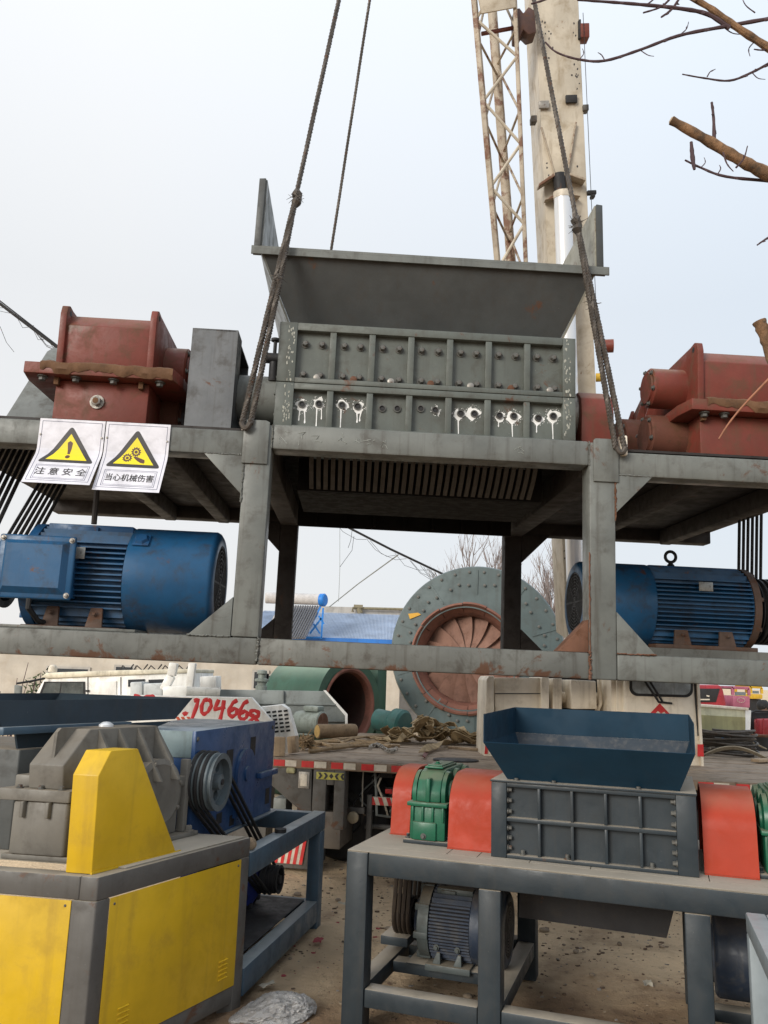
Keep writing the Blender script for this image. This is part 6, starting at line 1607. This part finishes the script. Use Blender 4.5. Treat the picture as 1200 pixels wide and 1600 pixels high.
A_, B_ = W(494, 947, 31), W(640, 950, 31)
mb = MB(); mb.prism([(A_.x - 1.5, 31, 0), (A_.x - 1.5, 31, A_.z - .8), (A_.x, 31, A_.z), (B_.x + 8, 31, B_.z), (B_.x + 8, 31, 0)], (0, 4, 0)); mb.build('wall', GABLE, gbx_)
mb = MB(); mb.tube([W(551, 956, 30.8), W(551, 950, 30.8), W(630, 952, 30.8)], .05, 8); mb.box(W(553, 950, 30.9), W(567, 945, 30.7)); mb.tube([W(561, 950, 30.8), W(563, 958, 30.8)], .1, 8); mb.build('roof_pipe', [paint('olive_pipe', (.22, .19, .12), dirt=.3, scale=3)], gbx_)
so = thing('solar_heater', 'roof solar water heater with a white tank, blue end cap and dark glass tubes', 'solar heater')
mb = MB(); mb.cyl(W(415, 934, 23.9), W(503, 937, 23.9), .165, 28, 0, .02); mb.build('tank', TUBEP, so)
mb = MB(); mb.lathe([(0, .03), (.16, .03), (.19, .0), (.19, -.12), (0, -.12)], W(507, 937.5, 23.85), (1, -.45, 0), 28); mb.build('end_cap', SOLARB, so)
for i in range(17):
    t = i / 16; mb = MB(); mb.tube([W(440 + 60 * t, 946 + t, 23.75), W(412 + 63 * t, 997, 22.9)], .026, 8); mb.build('glass_tube', TUBEG, so)
mb = MB(); a_ = W(436, 946, 23.9); b_ = W(502, 947, 23.9); c_ = W(477, 998, 23.0); d_ = W(410, 998, 23.0); mb.prism([a_, b_, c_, d_], (0, .02, .0)); mb.build('backing_sheet', TUBEP, so)
mb = MB()
for p_, q_ in (((501, 948), (476, 998)), ((505, 950), (502, 998)), ((498, 962), (506, 975)), ((490, 975), (500, 990)), ((484, 990), (503, 965)), ((478, 996), (503, 996))): mb.bar(W(*p_, 23.6), W(*q_, 23.6), .06, .05)
mb.build('stand', SOLARB, so)
# ------------------------------------------------------------------ overhead cable with loose ends
rc = random.Random(3)
mb = MB(); CD = 15.0
base_pts = [(-120, 405), (0, 474), (90, 543), (200, 612), (330, 692), (450, 764), (540, 822), (610, 858), (690, 896), (800, 946), (1000, 1030)]
for o_ in (-5, 0, 3):
    mb.tube([W(x, y + o_ * max(.12, 1 - i / 5), CD + i * .25) for i, (x, y) in enumerate(base_pts)], .013 if o_ else .024, 6)
cbl = mb.build('overhead_cable', BLACK); tag(cbl, 'sagging black bundle of overhead cables with frayed loose wires crossing the sky', 'cable')
mb = MB()
for i in range(26):
    k = rc.choice((0, 1, 1, 1, 5, 6, 7, 7)); t = rc.random(); x = base_pts[k][0] * (1 - t) + base_pts[k + 1][0] * t; y = base_pts[k][1] * (1 - t) + base_pts[k + 1][1] * t
    L_ = rc.uniform(15, 60); d_ = CD + k * .25
    mb.tube([W(x, y + 3, d_), W(x + L_ * .3, y + 3 + L_ * .32 + rc.uniform(0, 7), d_), W(x + L_ * .7, y + L_ * .55 + rc.uniform(0, 8), d_), W(x + L_, y + L_ * .60 + rc.uniform(-3, 3), d_)], .0055, 4)
for pts in ([(0, 510), (10, 535), (22, 550)], [(551, 822), (548, 845), (544, 856)], [(553, 838), (550, 860), (531, 886)]): mb.tube([W(x, y, CD + 1) for x, y in pts], .006, 4)
mb.build('loose_wire', DARK, cbl)
mb = MB(); mb.tube([W(515, 948, 23.6), W(560, 912, 21), W(622, 867, 16.8)], .014, 5); tag(mb.build('stay_wire', GREYD), 'thin grey stay wire sloping from the solar heater up to the cable bundle', 'wire')
mb = MB(); mb.tube([W(531, 824, 19), W(531, 890, 19), W(529, 940, 19)], .007, 4); tag(mb.build('hanging_wire', GREYD), 'very thin wire hanging straight down in front of the sky above the blue roof', 'wire')

# ------------------------------------------------------------------ bare trees far behind
def bare_tree(px, pyb, pyt, d, seed, label, spread=.5):
    r = random.Random(seed); base = W(px, pyb, d); base.z = 0; top = W(px, pyt, d); H_ = top.z
    t = thing('bare_tree', label, 'tree', base, 0, 'bare trees behind the fan')
    tr = MB(); tr.tube([(0, 0, 0), (.03, 0, H_ * .3), (0, .03, H_ * .55)], [H_ * .022, H_ * .017, H_ * .012], 7); tr.build('trunk', FARTWIG, t)
    cr = MB()
    def grow(p, dr, L_, rad, lv):
        pts = [p]; q = p.copy(); dd = dr.copy()
        for i in range(3):
            dd = (dd + Vector((r.uniform(-.16, .16), r.uniform(-.16, .16), r.uniform(.0, .18)))).normalized(); q = q + dd * L_ / 3; pts.append(q.copy())
        cr.tube(pts, [rad, rad * .8, rad * .65, rad * .45], 4)
        if lv <= 0: return
        for k in range(r.choice((3, 4, 4))):
            s_ = r.uniform(.3, 1.0); pp = pts[min(3, int(s_ * 3))]
            nd = (dd + Vector((r.gauss(0, spread), r.gauss(0, spread), r.uniform(-.1, .5)))).normalized(); grow(pp, nd, L_ * r.uniform(.5, .75), rad * .55, lv - 1)
    for k in range(15):
        z = H_ * r.uniform(.25, .55); grow(Vector((0, 0, z)), Vector((r.gauss(0, .45), r.gauss(0, .45), 1)).normalized(), H_ * r.uniform(.22, .34), H_ * .0065, 3)
    cr.build('crown', FARTWIG, t)
bare_tree(755, 1050, 822, 27, 11, 'bare twiggy tree between the rear posts of the hanging machine, above the fan', .38)
bare_tree(858, 1050, 828, 25, 12, 'tall bare twiggy tree just left of the crane boom and right of the rear post', .34)
bare_tree(1240, 1050, 930, 30, 15, 'low bare twiggy tree at the far right below the right motor pulley', .5)

# ------------------------------------------------------------------ things in the yard at the far right and left
rb = thing('cream_bin', 'cream sheet metal truck box with a tan recessed side at the right behind the deck', 'truck box')
d_ = 11.2
mb = MB(); pxprism(mb, [(1090, 1102), (1168, 1109), (1166, 1160), (1090, 1160)], d_, .8, 0, .01); mb.build('body', paint('cream_bin_paint', (.62, .60, .42), dirt=.25, scale=2), rb)
mb = MB(); pxprism(mb, [(1094, 1117), (1165, 1121), (1164, 1158), (1094, 1158)], d_ - .012, .011); mb.build('recessed_panel', paint('tan_panel', (.36, .33, .16), dirt=.25, scale=2), rb)
mb = MB(); pxprism(mb, [(1090, 1100), (1170, 1106), (1170, 1110), (1090, 1104)], d_ - .03, .9, 0, .006); mb.build('rim', CREAM, rb)
mb = MB(); pxprism(mb, [(1165, 1109), (1174, 1110), (1172, 1162), (1165, 1160)], d_ - .02, .7, 0, .006); mb.build('end_post', WTRUCK, rb)
mb = MB(); pxprism(mb, [(1095, 1160), (1165, 1160), (1165, 1215), (1095, 1215)], d_ + .1, .6); mb.build('underframe', DARK, rb)
cr_ = thing('red_car', 'red car with a dark rear window parked beyond the cream truck box', 'car')
d_ = 17.0
mb = MB(); pxprism(mb, [(1085, 1120), (1085, 1075), (1094, 1070), (1126, 1070), (1131, 1078), (1135, 1098), (1136, 1120)], d_, 2.6, 0, .05); mb.build('body', CRED, cr_)
mb = MB(); pxprism(mb, [(1088, 1097), (1089, 1076), (1125, 1076), (1119, 1097)], d_ - .02, .03, 0, .006); mb.build('rear_window', DARK, cr_)
mb = MB(); pxprism(mb, [(1090, 1092), (1109, 1092), (1109, 1094), (1090, 1094)], d_ - .026, .005); pxprism(mb, [(1104, 1086), (1109, 1087), (1108, 1089), (1104, 1088)], d_ - .026, .005); mb.build('chrome_trim', WREF, cr_)
for x_ in (1093, 1129):
    w_ = MB(); w_.lathe([(0, 0), (.2, 0), (.22, .03), (.22, .14), (0, .15)], Vector((W(x_, 1120, d_).x, d_ + .3, .22)), (1, 0, 0), 20); w_.build('wheel', BLACK, cr_)
mb = MB(); zb = W(1100, 1119, d_).z; mb.box((W(1088, 1100, d_).x, d_ + .05, .15), (W(1134, 1100, d_).x, d_ + 2.4, zb)); mb.build('lower_body', DARK, cr_)
def cart(name, label, x0, y0, x1, y1, d, mat, mid):
    t = thing(name, label, 'cart')
    mb = MB()
    pxprism(mb, [(x0, mid), (x1, mid + 1), (x1, y1), (x0, y1)], d, .9, 0, .02); mb.build('body', mat, t)
    mb = MB(); A_, B_ = W(x0 + .7, y0, d), W(x1 - .7, mid, d)
    for yy in (d + .03, d + .87):
        for xx in (A_.x, B_.x): mb.bar((xx, yy, B_.z), (xx, yy, A_.z), .05, .05)
        mb.bar((A_.x, yy, A_.z), (B_.x, yy, A_.z), .05, .05)
    mb.box((A_.x, d, A_.z), (B_.x, d + .9, A_.z + .04)); mb.build('canopy_frame', mat, t)
    mb = MB(); mb.box((A_.x + .06, d + .05, B_.z), (B_.x - .06, d + .07, A_.z - .08)); mb.build('windscreen', GLASS, t)
    for xx in (A_.x + .1, B_.x - .1):
        for yy in (d + .12, d + .75):
            w_ = MB(); w_.lathe([(0, 0), (.18, 0), (.2, .02), (.2, .09), (0, .1)], (xx, yy, .2), (1, 0, 0), 18); w_.build('wheel', BLACK, t)
    zz = W(x0, y1, d).z; mb = MB(); mb.box((A_.x, d + .1, .18), (B_.x, d + .8, max(.2, zz))); mb.build('chassis', DARK, t); return t
ct = cart('pink_cart', 'small bright pink three wheeled cab beyond the cream truck box', 1145, 1075, 1172, 1106, 18, PINK, 1087)
mb = MB()
for i in range(12):
    a = i * PI / 6; mb.tube([W(1158 + math.cos(a) * 2.2 + 3.5 * math.cos(a), 1094 + math.sin(a) * 3, 17.98), W(1158 + math.cos(a) * 6, 1094 + math.sin(a) * 4, 17.98)], .012, 4)
mb.build('white_motif', WREF, ct)
cart('yellow_cart', 'small yellow machine cab at the far right beside the pink one', 1173, 1074, 1192, 1092, 20, YTRIM, 1084)
bk = thing('black_engine', 'black engine block with a red tank at the right edge behind the deck', 'engine')
d_ = 11.5
mb = MB(); pxprism(mb, [(1173, 1113), (1215, 1113), (1215, 1215), (1175, 1215)], d_, .5, 0, .02); mb.build('block', DARK, bk)
mb = MB(); mb.tube([W(1172, 1152, d_ - .05), W(1173, 1115, d_ - .05), W(1180, 1111, d_ - .05), W(1215, 1112, d_ - .05)], .016, 8); mb.build('roll_bar', BLACK, bk)
mb = MB(); pxprism(mb, [(1187, 1124), (1215, 1123), (1215, 1149), (1188, 1149)], d_ - .25, .2, 0, .03); pxprism(mb, [(1192, 1123), (1194, 1123), (1194, 1150), (1192, 1150)], d_ - .262, .01); mb.build('red_tank', CRED, bk)
# person half hidden behind the black engine
pc = W(1193, 1104, 13.4)
hh_ = pc.z + .075; S_ = hh_ / 1.72
verts = [(0, 0, .95), (0, .01, 1.12), (0, .0, 1.32), (0, 0, 1.45), (0, -.01, 1.54), (0, -.015, 1.60), (0, -.01, 1.67), (.16, 0, 1.40), (.22, -.02, 1.15), (.24, -.14, .96), (-.16, 0, 1.40), (-.22, -.02, 1.15), (-.24, -.14, .96), (.09, 0, .88), (.10, -.01, .48), (.10, .01, .08), (.10, -.12, .04), (-.09, 0, .88), (-.10, .0, .48), (-.10, .02, .08), (-.10, -.11, .04), (.25, -.20, .90), (-.25, -.20, .90)]
edges = [(0, 1), (1, 2), (2, 3), (3, 4), (4, 5), (5, 6), (3, 7), (7, 8), (8, 9), (3, 10), (10, 11), (11, 12), (0, 13), (13, 14), (14, 15), (15, 16), (0, 17), (17, 18), (18, 19), (19, 20), (9, 21), (12, 22)]
rad = [.15, .15, .17, .08, .058, .085, .08, .07, .05, .04, .07, .05, .04, .095, .07, .05, .045, .095, .07, .05, .045, .045, .045]
me = bpy.data.meshes.new('person'); me.from_pydata([tuple(c * S_ for c in v) for v in verts], edges, [])
po = bpy.data.objects.new('person', me); C.objects.link(po)
sk = po.modifiers.new('skin', 'SKIN'); 
for i, v in enumerate(me.skin_vertices[0].data): v.radius = (rad[i] * S_, rad[i] * S_); v.use_root = (i == 0)
po.modifiers.new('sub', 'SUBSURF').render_levels = 2; po.modifiers['sub'].levels = 2
bpy.context.view_layer.update(); dg = bpy.context.evaluated_depsgraph_get()
nm = bpy.data.meshes.new_from_object(po.evaluated_get(dg)); po.modifiers.clear(); po.data = nm; nm.name = 'person'
SKIN = plain('skin', (.42, .24, .17), .5); COAT = paint('dark_coat', (.03, .03, .035), dirt=.2, rough=.8, scale=6)
nm.materials.clear(); nm.materials.append(COAT); nm.materials.append(SKIN)
for p_ in nm.polygons:
    p_.use_smooth = True
    if p_.center.z > 1.50 * S_ or p_.center.z < .93 * S_ and abs(p_.center.x) > .20 * S_: p_.material_index = 1
po.matrix_basis = Matrix.Translation((pc.x, 13.4, 0)); tag(po, 'person in a dark coat with black hair, half hidden behind the black engine', 'person')
mb = MB(); mb.lathe([(0, .105), (.06, .095), (.095, .05), (.10, 0), (.092, -.04), (.07, -.06)], (0, .012 * S_, 1.635 * S_), (0, .15, 1), 20); mb.build('hair', BLACK, po)
mb = MB()
for sx in (-.032, .032): mb.lathe([(.011, 0), (.008, .006), (0, .008)], (sx * S_, -.098 * S_, 1.63 * S_), (0, -1, 0), 10)
mb.build('eyes', SDARK, po)
mb = MB(); mb.prism([(0, -.125 * S_, 1.595 * S_), (-.014 * S_, -.09 * S_, 1.59 * S_), (0, -.09 * S_, 1.635 * S_), (.014 * S_, -.09 * S_, 1.59 * S_)], (0, .004, 0)); mb.build('nose', SKIN, po)
# shrubs at the left
def shrub(px, py, d, h, n, seed, label, leafy):
    r = random.Random(seed); base = W(px, py, d); base.z = 0
    t = thing('shrub', label, 'shrub', base)
    top = W(px, py, d).z
    st = MB(); lf = MB()
    for i in range(n):
        a = r.uniform(-.45, .45); b_ = r.uniform(-.3, .3); q = Vector((a * .4, b_ * .4, 0)); e_ = Vector((a, b_, top + r.uniform(-.3, h)))
        m_ = q.lerp(e_, .5) + Vector((r.uniform(-.08, .08), 0, 0)); st.tube([q, m_, e_], [.014, .010, .004], 5)
        if leafy:
            for k in range(60):
                s_ = r.uniform(.35, 1); c = q.lerp(e_, s_) + Vector((r.gauss(0, .05), r.gauss(0, .05), r.gauss(0, .03))); v = Vector((r.gauss(0, 1), r.gauss(0, 1), r.gauss(.6, .6))).normalized() * .06; w_ = v.cross(Vector((r.gauss(0, 1), r.gauss(0, 1), r.gauss(0, 1)))).normalized() * .015
                lf.poly([c - w_, c + w_, c + v + w_ * .3, c + v - w_ * .3])
    st.build('stems', TWIG, t)
    if leafy: lf.build('leaves', LEAF, t, smooth=False)
shrub(42, 1075, 11.5, .35, 9, 5, 'dark evergreen shrub beside the white truck mirror at the left', True)
shrub(6, 1070, 12.2, .45, 8, 6, 'thin half bare shrub against the cream wall at the left edge', False)

# ------------------------------------------------------------------ near tree: trunk outside the frame, cut limbs and twigs inside it
nt = thing('street_tree', 'pollarded bare tree reaching in from the right with sawn limbs and thin twigs', 'tree', (2.55, 3.1, 0))
NT = Matrix.Translation((-2.55, -3.1, 0)); nl = lambda v: NT @ v
def limb(name, pts, radii, d, mat, seg=8, nubs=0, seed=1, root=None):
    r = random.Random(seed)
    P = [W(x, y, d if not isinstance(d, (list, tuple)) else d[i]) for i, (x, y) in enumerate(pts)]
    if root:
        q_ = P[-1] + (P[-1] - P[-2]).normalized() * .45; P = P + [q_, Vector(root)]; radii = list(radii) + [radii[-1] * 1.1, radii[-1] * 1.3]
    # smooth subdivision
    Q = []; Rr = []
    for i in range(len(P) - 1):
        p0 = P[max(0, i - 1)]; p1 = P[i]; p2 = P[i + 1]; p3 = P[min(len(P) - 1, i + 2)]
        for k in range(5):
            t = k / 5
            Q.append(.5 * ((2 * p1) + (p2 - p0) * t + (2 * p0 - 5 * p1 + 4 * p2 - p3) * t * t + (3 * p1 - p0 - 3 * p2 + p3) * t ** 3)); Rr.append(radii[i] * (1 - t) + radii[i + 1] * t)
    Q.append(P[-1]); Rr.append(radii[-1])
    mb = MB(); mb.tube(Q, [q * (1 + .10 * math.sin(i * 2.3 + seed)) for i, q in enumerate(Rr)], seg)
    for k in range(nubs):
        i = int((k + .6) / nubs * (len(Q) - (8 if root else 2))); dd = (Q[i + 1] - Q[i]).normalized(); s_ = dd.orthogonal().normalized() * (1 if k % 2 else -1)
        mb.tube([Q[i], Q[i] + s_ * Rr[i] * 1.6 + dd * .005, Q[i] + s_ * Rr[i] * 3.2 + dd * .012], [Rr[i] * .8, Rr[i] * .8, Rr[i] * .25], 5)
    return mb.build(name, mat, nt, xform=nl)
mb = MB(); mb.tube([(0, 0, 0), (.03, .02, 1.2), (-.02, 0, 2.4), (.05, .02, 3.6), (.02, 0, 4.4)], [.16, .13, .12, .10, .07], 16); mb.build('trunk', BRANCH, nt)
tk = lambda z: (2.55, 3.1, z)
lb = limb('sawn_limb', [(1049, 188), (1110, 222), (1160, 252), (1215, 280)], [.018, .022, .024, .028], 3.1, BRANCH, 12, 0, 2, tk(3.0))
mb = MB(); e0 = W(1049, 188, 3.1); e1 = W(1043, 185, 3.1); mb.lathe([(.0175, 0), (.010, .006), (0, .006)], e0, e1 - e0, 12); mb.build('sawn_end', WOOD, nt, xform=nl)
limb('twig', [(1112, 160), (1115, 185), (1116, 224)], [.0055, .006, .009], 3.1, TWIG, 6, 3, 3)
limb('twig', [(1085, 265), (1082, 245), (1080, 222)], [.006, .010, .006], 3.1, TWIG, 6, 0, 4)
limb('twig', [(1070, 250), (1095, 262), (1135, 276), (1215, 284)], [.004, .005, .006, .008], 3.15, TWIG, 6, 7, 5, tk(2.98))
limb('limb', [(1060, -14), (1105, 10), (1150, 42), (1215, 84)], [.010, .013, .015, .017], 3.0, BRANCH, 9, 3, 6, tk(3.4))
limb('twig', [(902, 0), (950, 3), (1000, 7), (1060, 13), (1105, 22), (1140, 44)], [.004, .006, .007, .008, .009, .01], 3.0, TWIG, 7, 8, 7)
limb('twig', [(852, 66), (870, 82), (905, 93), (945, 95), (1000, 78), (1060, 56), (1130, 42), (1215, 27)], [.0035, .004, .005, .006, .006, .007, .008, .009], 3.0, TWIG, 7, 14, 8, tk(3.6))
limb('twig', [(1066, 116), (1100, 122), (1140, 126), (1175, 113), (1215, 92)], [.003, .004, .005, .0055, .006], 3.05, TWIG, 6, 8, 9, tk(3.45))
limb('twig', [(1005, 20), (1030, 12), (1045, 0), (1050, -14)], [.004, .004, .005, .005], 3.0, TWIG, 6, 3, 10)
limb('twig', [(1033, 27), (1050, 14), (1065, -8)], [.004, .005, .006], 3.0, TWIG, 6, 2, 11)
limb('twig', [(830, 6), (850, 0), (880, -14)], [.004, .005, .006], 3.0, TWIG, 6, 2, 12)
limb('sawn_limb', [(1186, 502), (1196, 525), (1215, 575)], [.026, .024, .028], 3.0, BRANCH, 10, 0, 13, tk(1.6))
limb('twig', [(1123, 686), (1140, 660), (1165, 630), (1215, 578)], [.003, .0035, .004, .005], 2.9, [paint('reddish_twig', (.30, .12, .06), dirt=.3, scale=10, streak=0)], 6, 0, 14, tk(2.9))
limb('twig', [(1183, 383), (1196, 374), (1215, 364)], [.003, .004, .005], 3.0, TWIG, 6, 2, 15, tk(2.6))
limb('twig', [(1178, 77), (1195, 78), (1215, 70)], [.003, .004, .005], 3.0, TWIG, 6, 2, 16, tk(3.5))

for pts, rr in (([(1180, 20), (1165, 8), (1158, -8)], .003), ([(1130, 42), (1145, 52), (1165, 54)], .003), ([(1000, 78), (1012, 86), (1022, 88)], .0025), ([(905, 93), (912, 84), (910, 76)], .0025), ([(1175, 113), (1184, 122), (1196, 124)], .0025), ([(1095, 262), (1102, 254), (1100, 246)], .0025), ([(1180, 64), (1170, 76), (1172, 88)], .003), ([(1010, 8), (1022, -2), (1030, -14)], .004), ([(1105, 120), (1110, 112), (1118, 108)], .003), ([(945, 95), (940, 86), (934, 82)], .003), ([(1060, 56), (1072, 46), (1076, 34)], .003), ([(1120, 274), (1126, 264), (1124, 258)], .003), ([(1150, 262), (1162, 248), (1168, 228)], .0045), ([(1130, 238), (1136, 256), (1146, 268)], .004)):
    limb('twig', pts, [rr, rr * .8, rr * .45], 3.05, TWIG, 5, 1, 31)
# ------------------------------------------------------------------ litter on the ground
rg = random.Random(21)
mb = MB()
for i in range(4200):
    x_ = rg.uniform(-1.6, 2.9); y_ = rg.uniform(3.4, 8.2); s_ = rg.choice((.004, .005, .007, .012)) * rg.uniform(.6, 1.5); a = rg.random() * 6.28
    z_ = mnoise.fractal(Vector((x_ * 2.2, y_ * 2.2, 0)), 1.0, 2.0, 5) * 0.016 - 0.008 + s_ * .1
    k = rg.choice((0, 0, 0, 0, 1, 2))
    if abs(x_ + .35) < .5 and 4.3 < y_ < 6.2 and rg.random() < .22: k = 3
    top = [Vector((math.cos(a + q) * s_ * rg.uniform(.6, 1.2), math.sin(a + q) * s_ * rg.uniform(.35, .9), s_ * rg.uniform(.1, .45))) for q in (0, 1.3, 2.5, 3.9, 5.1)]
    c = Vector((x_, y_, z_)); v = [mb.bm.verts.new(c + t) for t in top]; b = [mb.bm.verts.new(c + Vector((t.x * 1.15, t.y * 1.15, -.012))) for t in top]
    f = mb.bm.faces.new(v); f.material_index = k
    for q in range(5): f = mb.bm.faces.new((v[q], b[q], b[(q + 1) % 5], v[(q + 1) % 5])); f.material_index = k
gl = mb.build('ground_litter', [paint('soil_crumb', (.12, .08, .055), scale=9, rough=.95), paint('pale_chip', (.36, .29, .21), scale=9, rough=.9), paint('grey_stone', (.25, .23, .21), scale=9, rough=.9), paint('red_scrap', (.34, .06, .07), scale=9, rough=.8)], None, smooth=False)
tag(gl, kind='stuff')
rg2 = random.Random(77)
mb = MB()
for i in range(90):
    x_, y_ = rg2.uniform(-1.2, 2.8), rg2.uniform(3.9, 8.0); s_ = rg2.uniform(.012, .035); n0 = len(mb.bm.verts)
    r_ = bmesh.ops.create_icosphere(mb.bm, subdivisions=2, radius=s_, matrix=Matrix.Translation((x_, y_, s_ * .15)) @ Matrix.Rotation(rg2.random() * 6, 4, 'Z') @ Matrix.Diagonal((1, rg2.uniform(.6, 1), rg2.uniform(.4, .7), 1)))
    for v in r_['verts']: v.co += Vector((mnoise.noise(v.co * 40), mnoise.noise(v.co * 40 + Vector((5, 0, 0))), 0)) * s_ * .25
gs_ = mb.build('loose_stones', paint('earthy_stone', (.24, .19, .14), var=.4, dirt=.5, scale=10, rough=.9), None); tag(gs_, kind='stuff')
def crumple(name, label, cat, c, sx, sy, sz, mat, seed, sub=4, amp=.5):
    bm = bmesh.new(); bmesh.ops.create_icosphere(bm, subdivisions=sub, radius=1.0); mb = MB(); mb.bm.free(); mb.bm = bm
    for v in bm.verts:
        n_ = mnoise.fractal(v.co * 1.6 + Vector((seed, 0, 0)), .8, 2.1, 5); rdg = abs(mnoise.noise(v.co * 4.5 + Vector((0, seed, 0)))); v.co *= 1 + amp * n_ + .22 * (rdg - .2)
        v.co = Vector((v.co.x * sx, v.co.y * sy, max(-.1, v.co.z) * sz))
    o = mb.build(name, mat); o.matrix_basis = Matrix.Translation(c); return tag(o, label, cat)
bm = bmesh.new(); bmesh.ops.create_icosphere(bm, subdivisions=6, radius=1.0); mb = MB(); mb.bm.free(); mb.bm = bm
for v in bm.verts:
    p_ = v.co.copy(); rg1 = 1 - abs(mnoise.noise(p_ * 2.6 + Vector((4, 1, 7)))) * 2; rg2 = 1 - abs(mnoise.noise(p_ * 6.5 + Vector((1, 9, 2)))) * 2; rg3 = 1 - abs(mnoise.noise(p_ * 14 + Vector((5, 3, 8)))) * 2
    r_ = 1 + .18 * mnoise.noise(p_ * 1.3) + .16 * rg1 + .10 * rg2 + .05 * rg3
    neck = max(0, -p_.x - .1); v.co = Vector((p_.x * .20 * (1 + .35 * neck), p_.y * .115 * r_ * (1 - .45 * neck), max(-.15, p_.z) * .065 * r_ * (1 - .5 * neck)))
o = mb.build('plastic_bag', PLASTIC); o.matrix_basis = Matrix.Translation((-.44, 4.42, .012)) @ Matrix.Rotation(.55, 4, 'Z'); tag(o, 'crumpled translucent grey plastic bag on the soil by the yellow machine', 'bag')
def scrap(px, py, s_, label, mat, seed):
    r = random.Random(seed); p = W(px, py, 5); q = Vector((0, 0, EYE)); dd = (p - q); t = -EYE / dd.z; g = q + dd * t
    mb = MB(); N_ = 5; G = []
    for i in range(N_):
        G.append([mb.bm.verts.new((( i / (N_ - 1) - .5) * s_, (j / (N_ - 1) - .5) * s_ * .6, .012 + .35 * s_ * abs(mnoise.noise(Vector((i * .6, j * .7, seed)))))) for j in range(N_)])
    for i in range(N_ - 1):
        for j in range(N_ - 1): mb.bm.faces.new((G[i][j], G[i + 1][j], G[i + 1][j + 1], G[i][j + 1]))
    o = mb.build('paper_scrap', mat); o.matrix_basis = Matrix.Translation((g.x, g.y, 0)) @ Matrix.Rotation(r.random() * 3, 4, 'Z'); tag(o, label, 'paper scrap', 'paper scraps on the ground')
PSC = paint('pale_paper', (.55, .50, .40), dirt=.3, scale=8, rough=.8)
scrap(418, 1543, .09, 'pale yellowish paper scrap on the soil just right of the yellow machine post', PSC, 4)
scrap(1012, 1541, .08, 'white paper scrap on the earth seen under the bench shredder', PSC, 9)
scrap(497, 1473, .09, 'torn red wrapper on the earth near the blue grey frame leg', paint('red_wrapper', (.40, .05, .06), dirt=.3, scale=9), 12)
scrap(535, 1415, .07, 'flat pale scrap lying on the earth between the two machines, farthest from the camera', PSC, 15)
# ------------------------------------------------------------------ plan units -> metres
bpy.context.view_layer.update()
KM = Matrix.Scale(K, 4)
for o in list(SC.objects):
    if o.parent is None and o.type in {'MESH', 'EMPTY'}:
        o.matrix_basis = KM @ o.matrix_basis
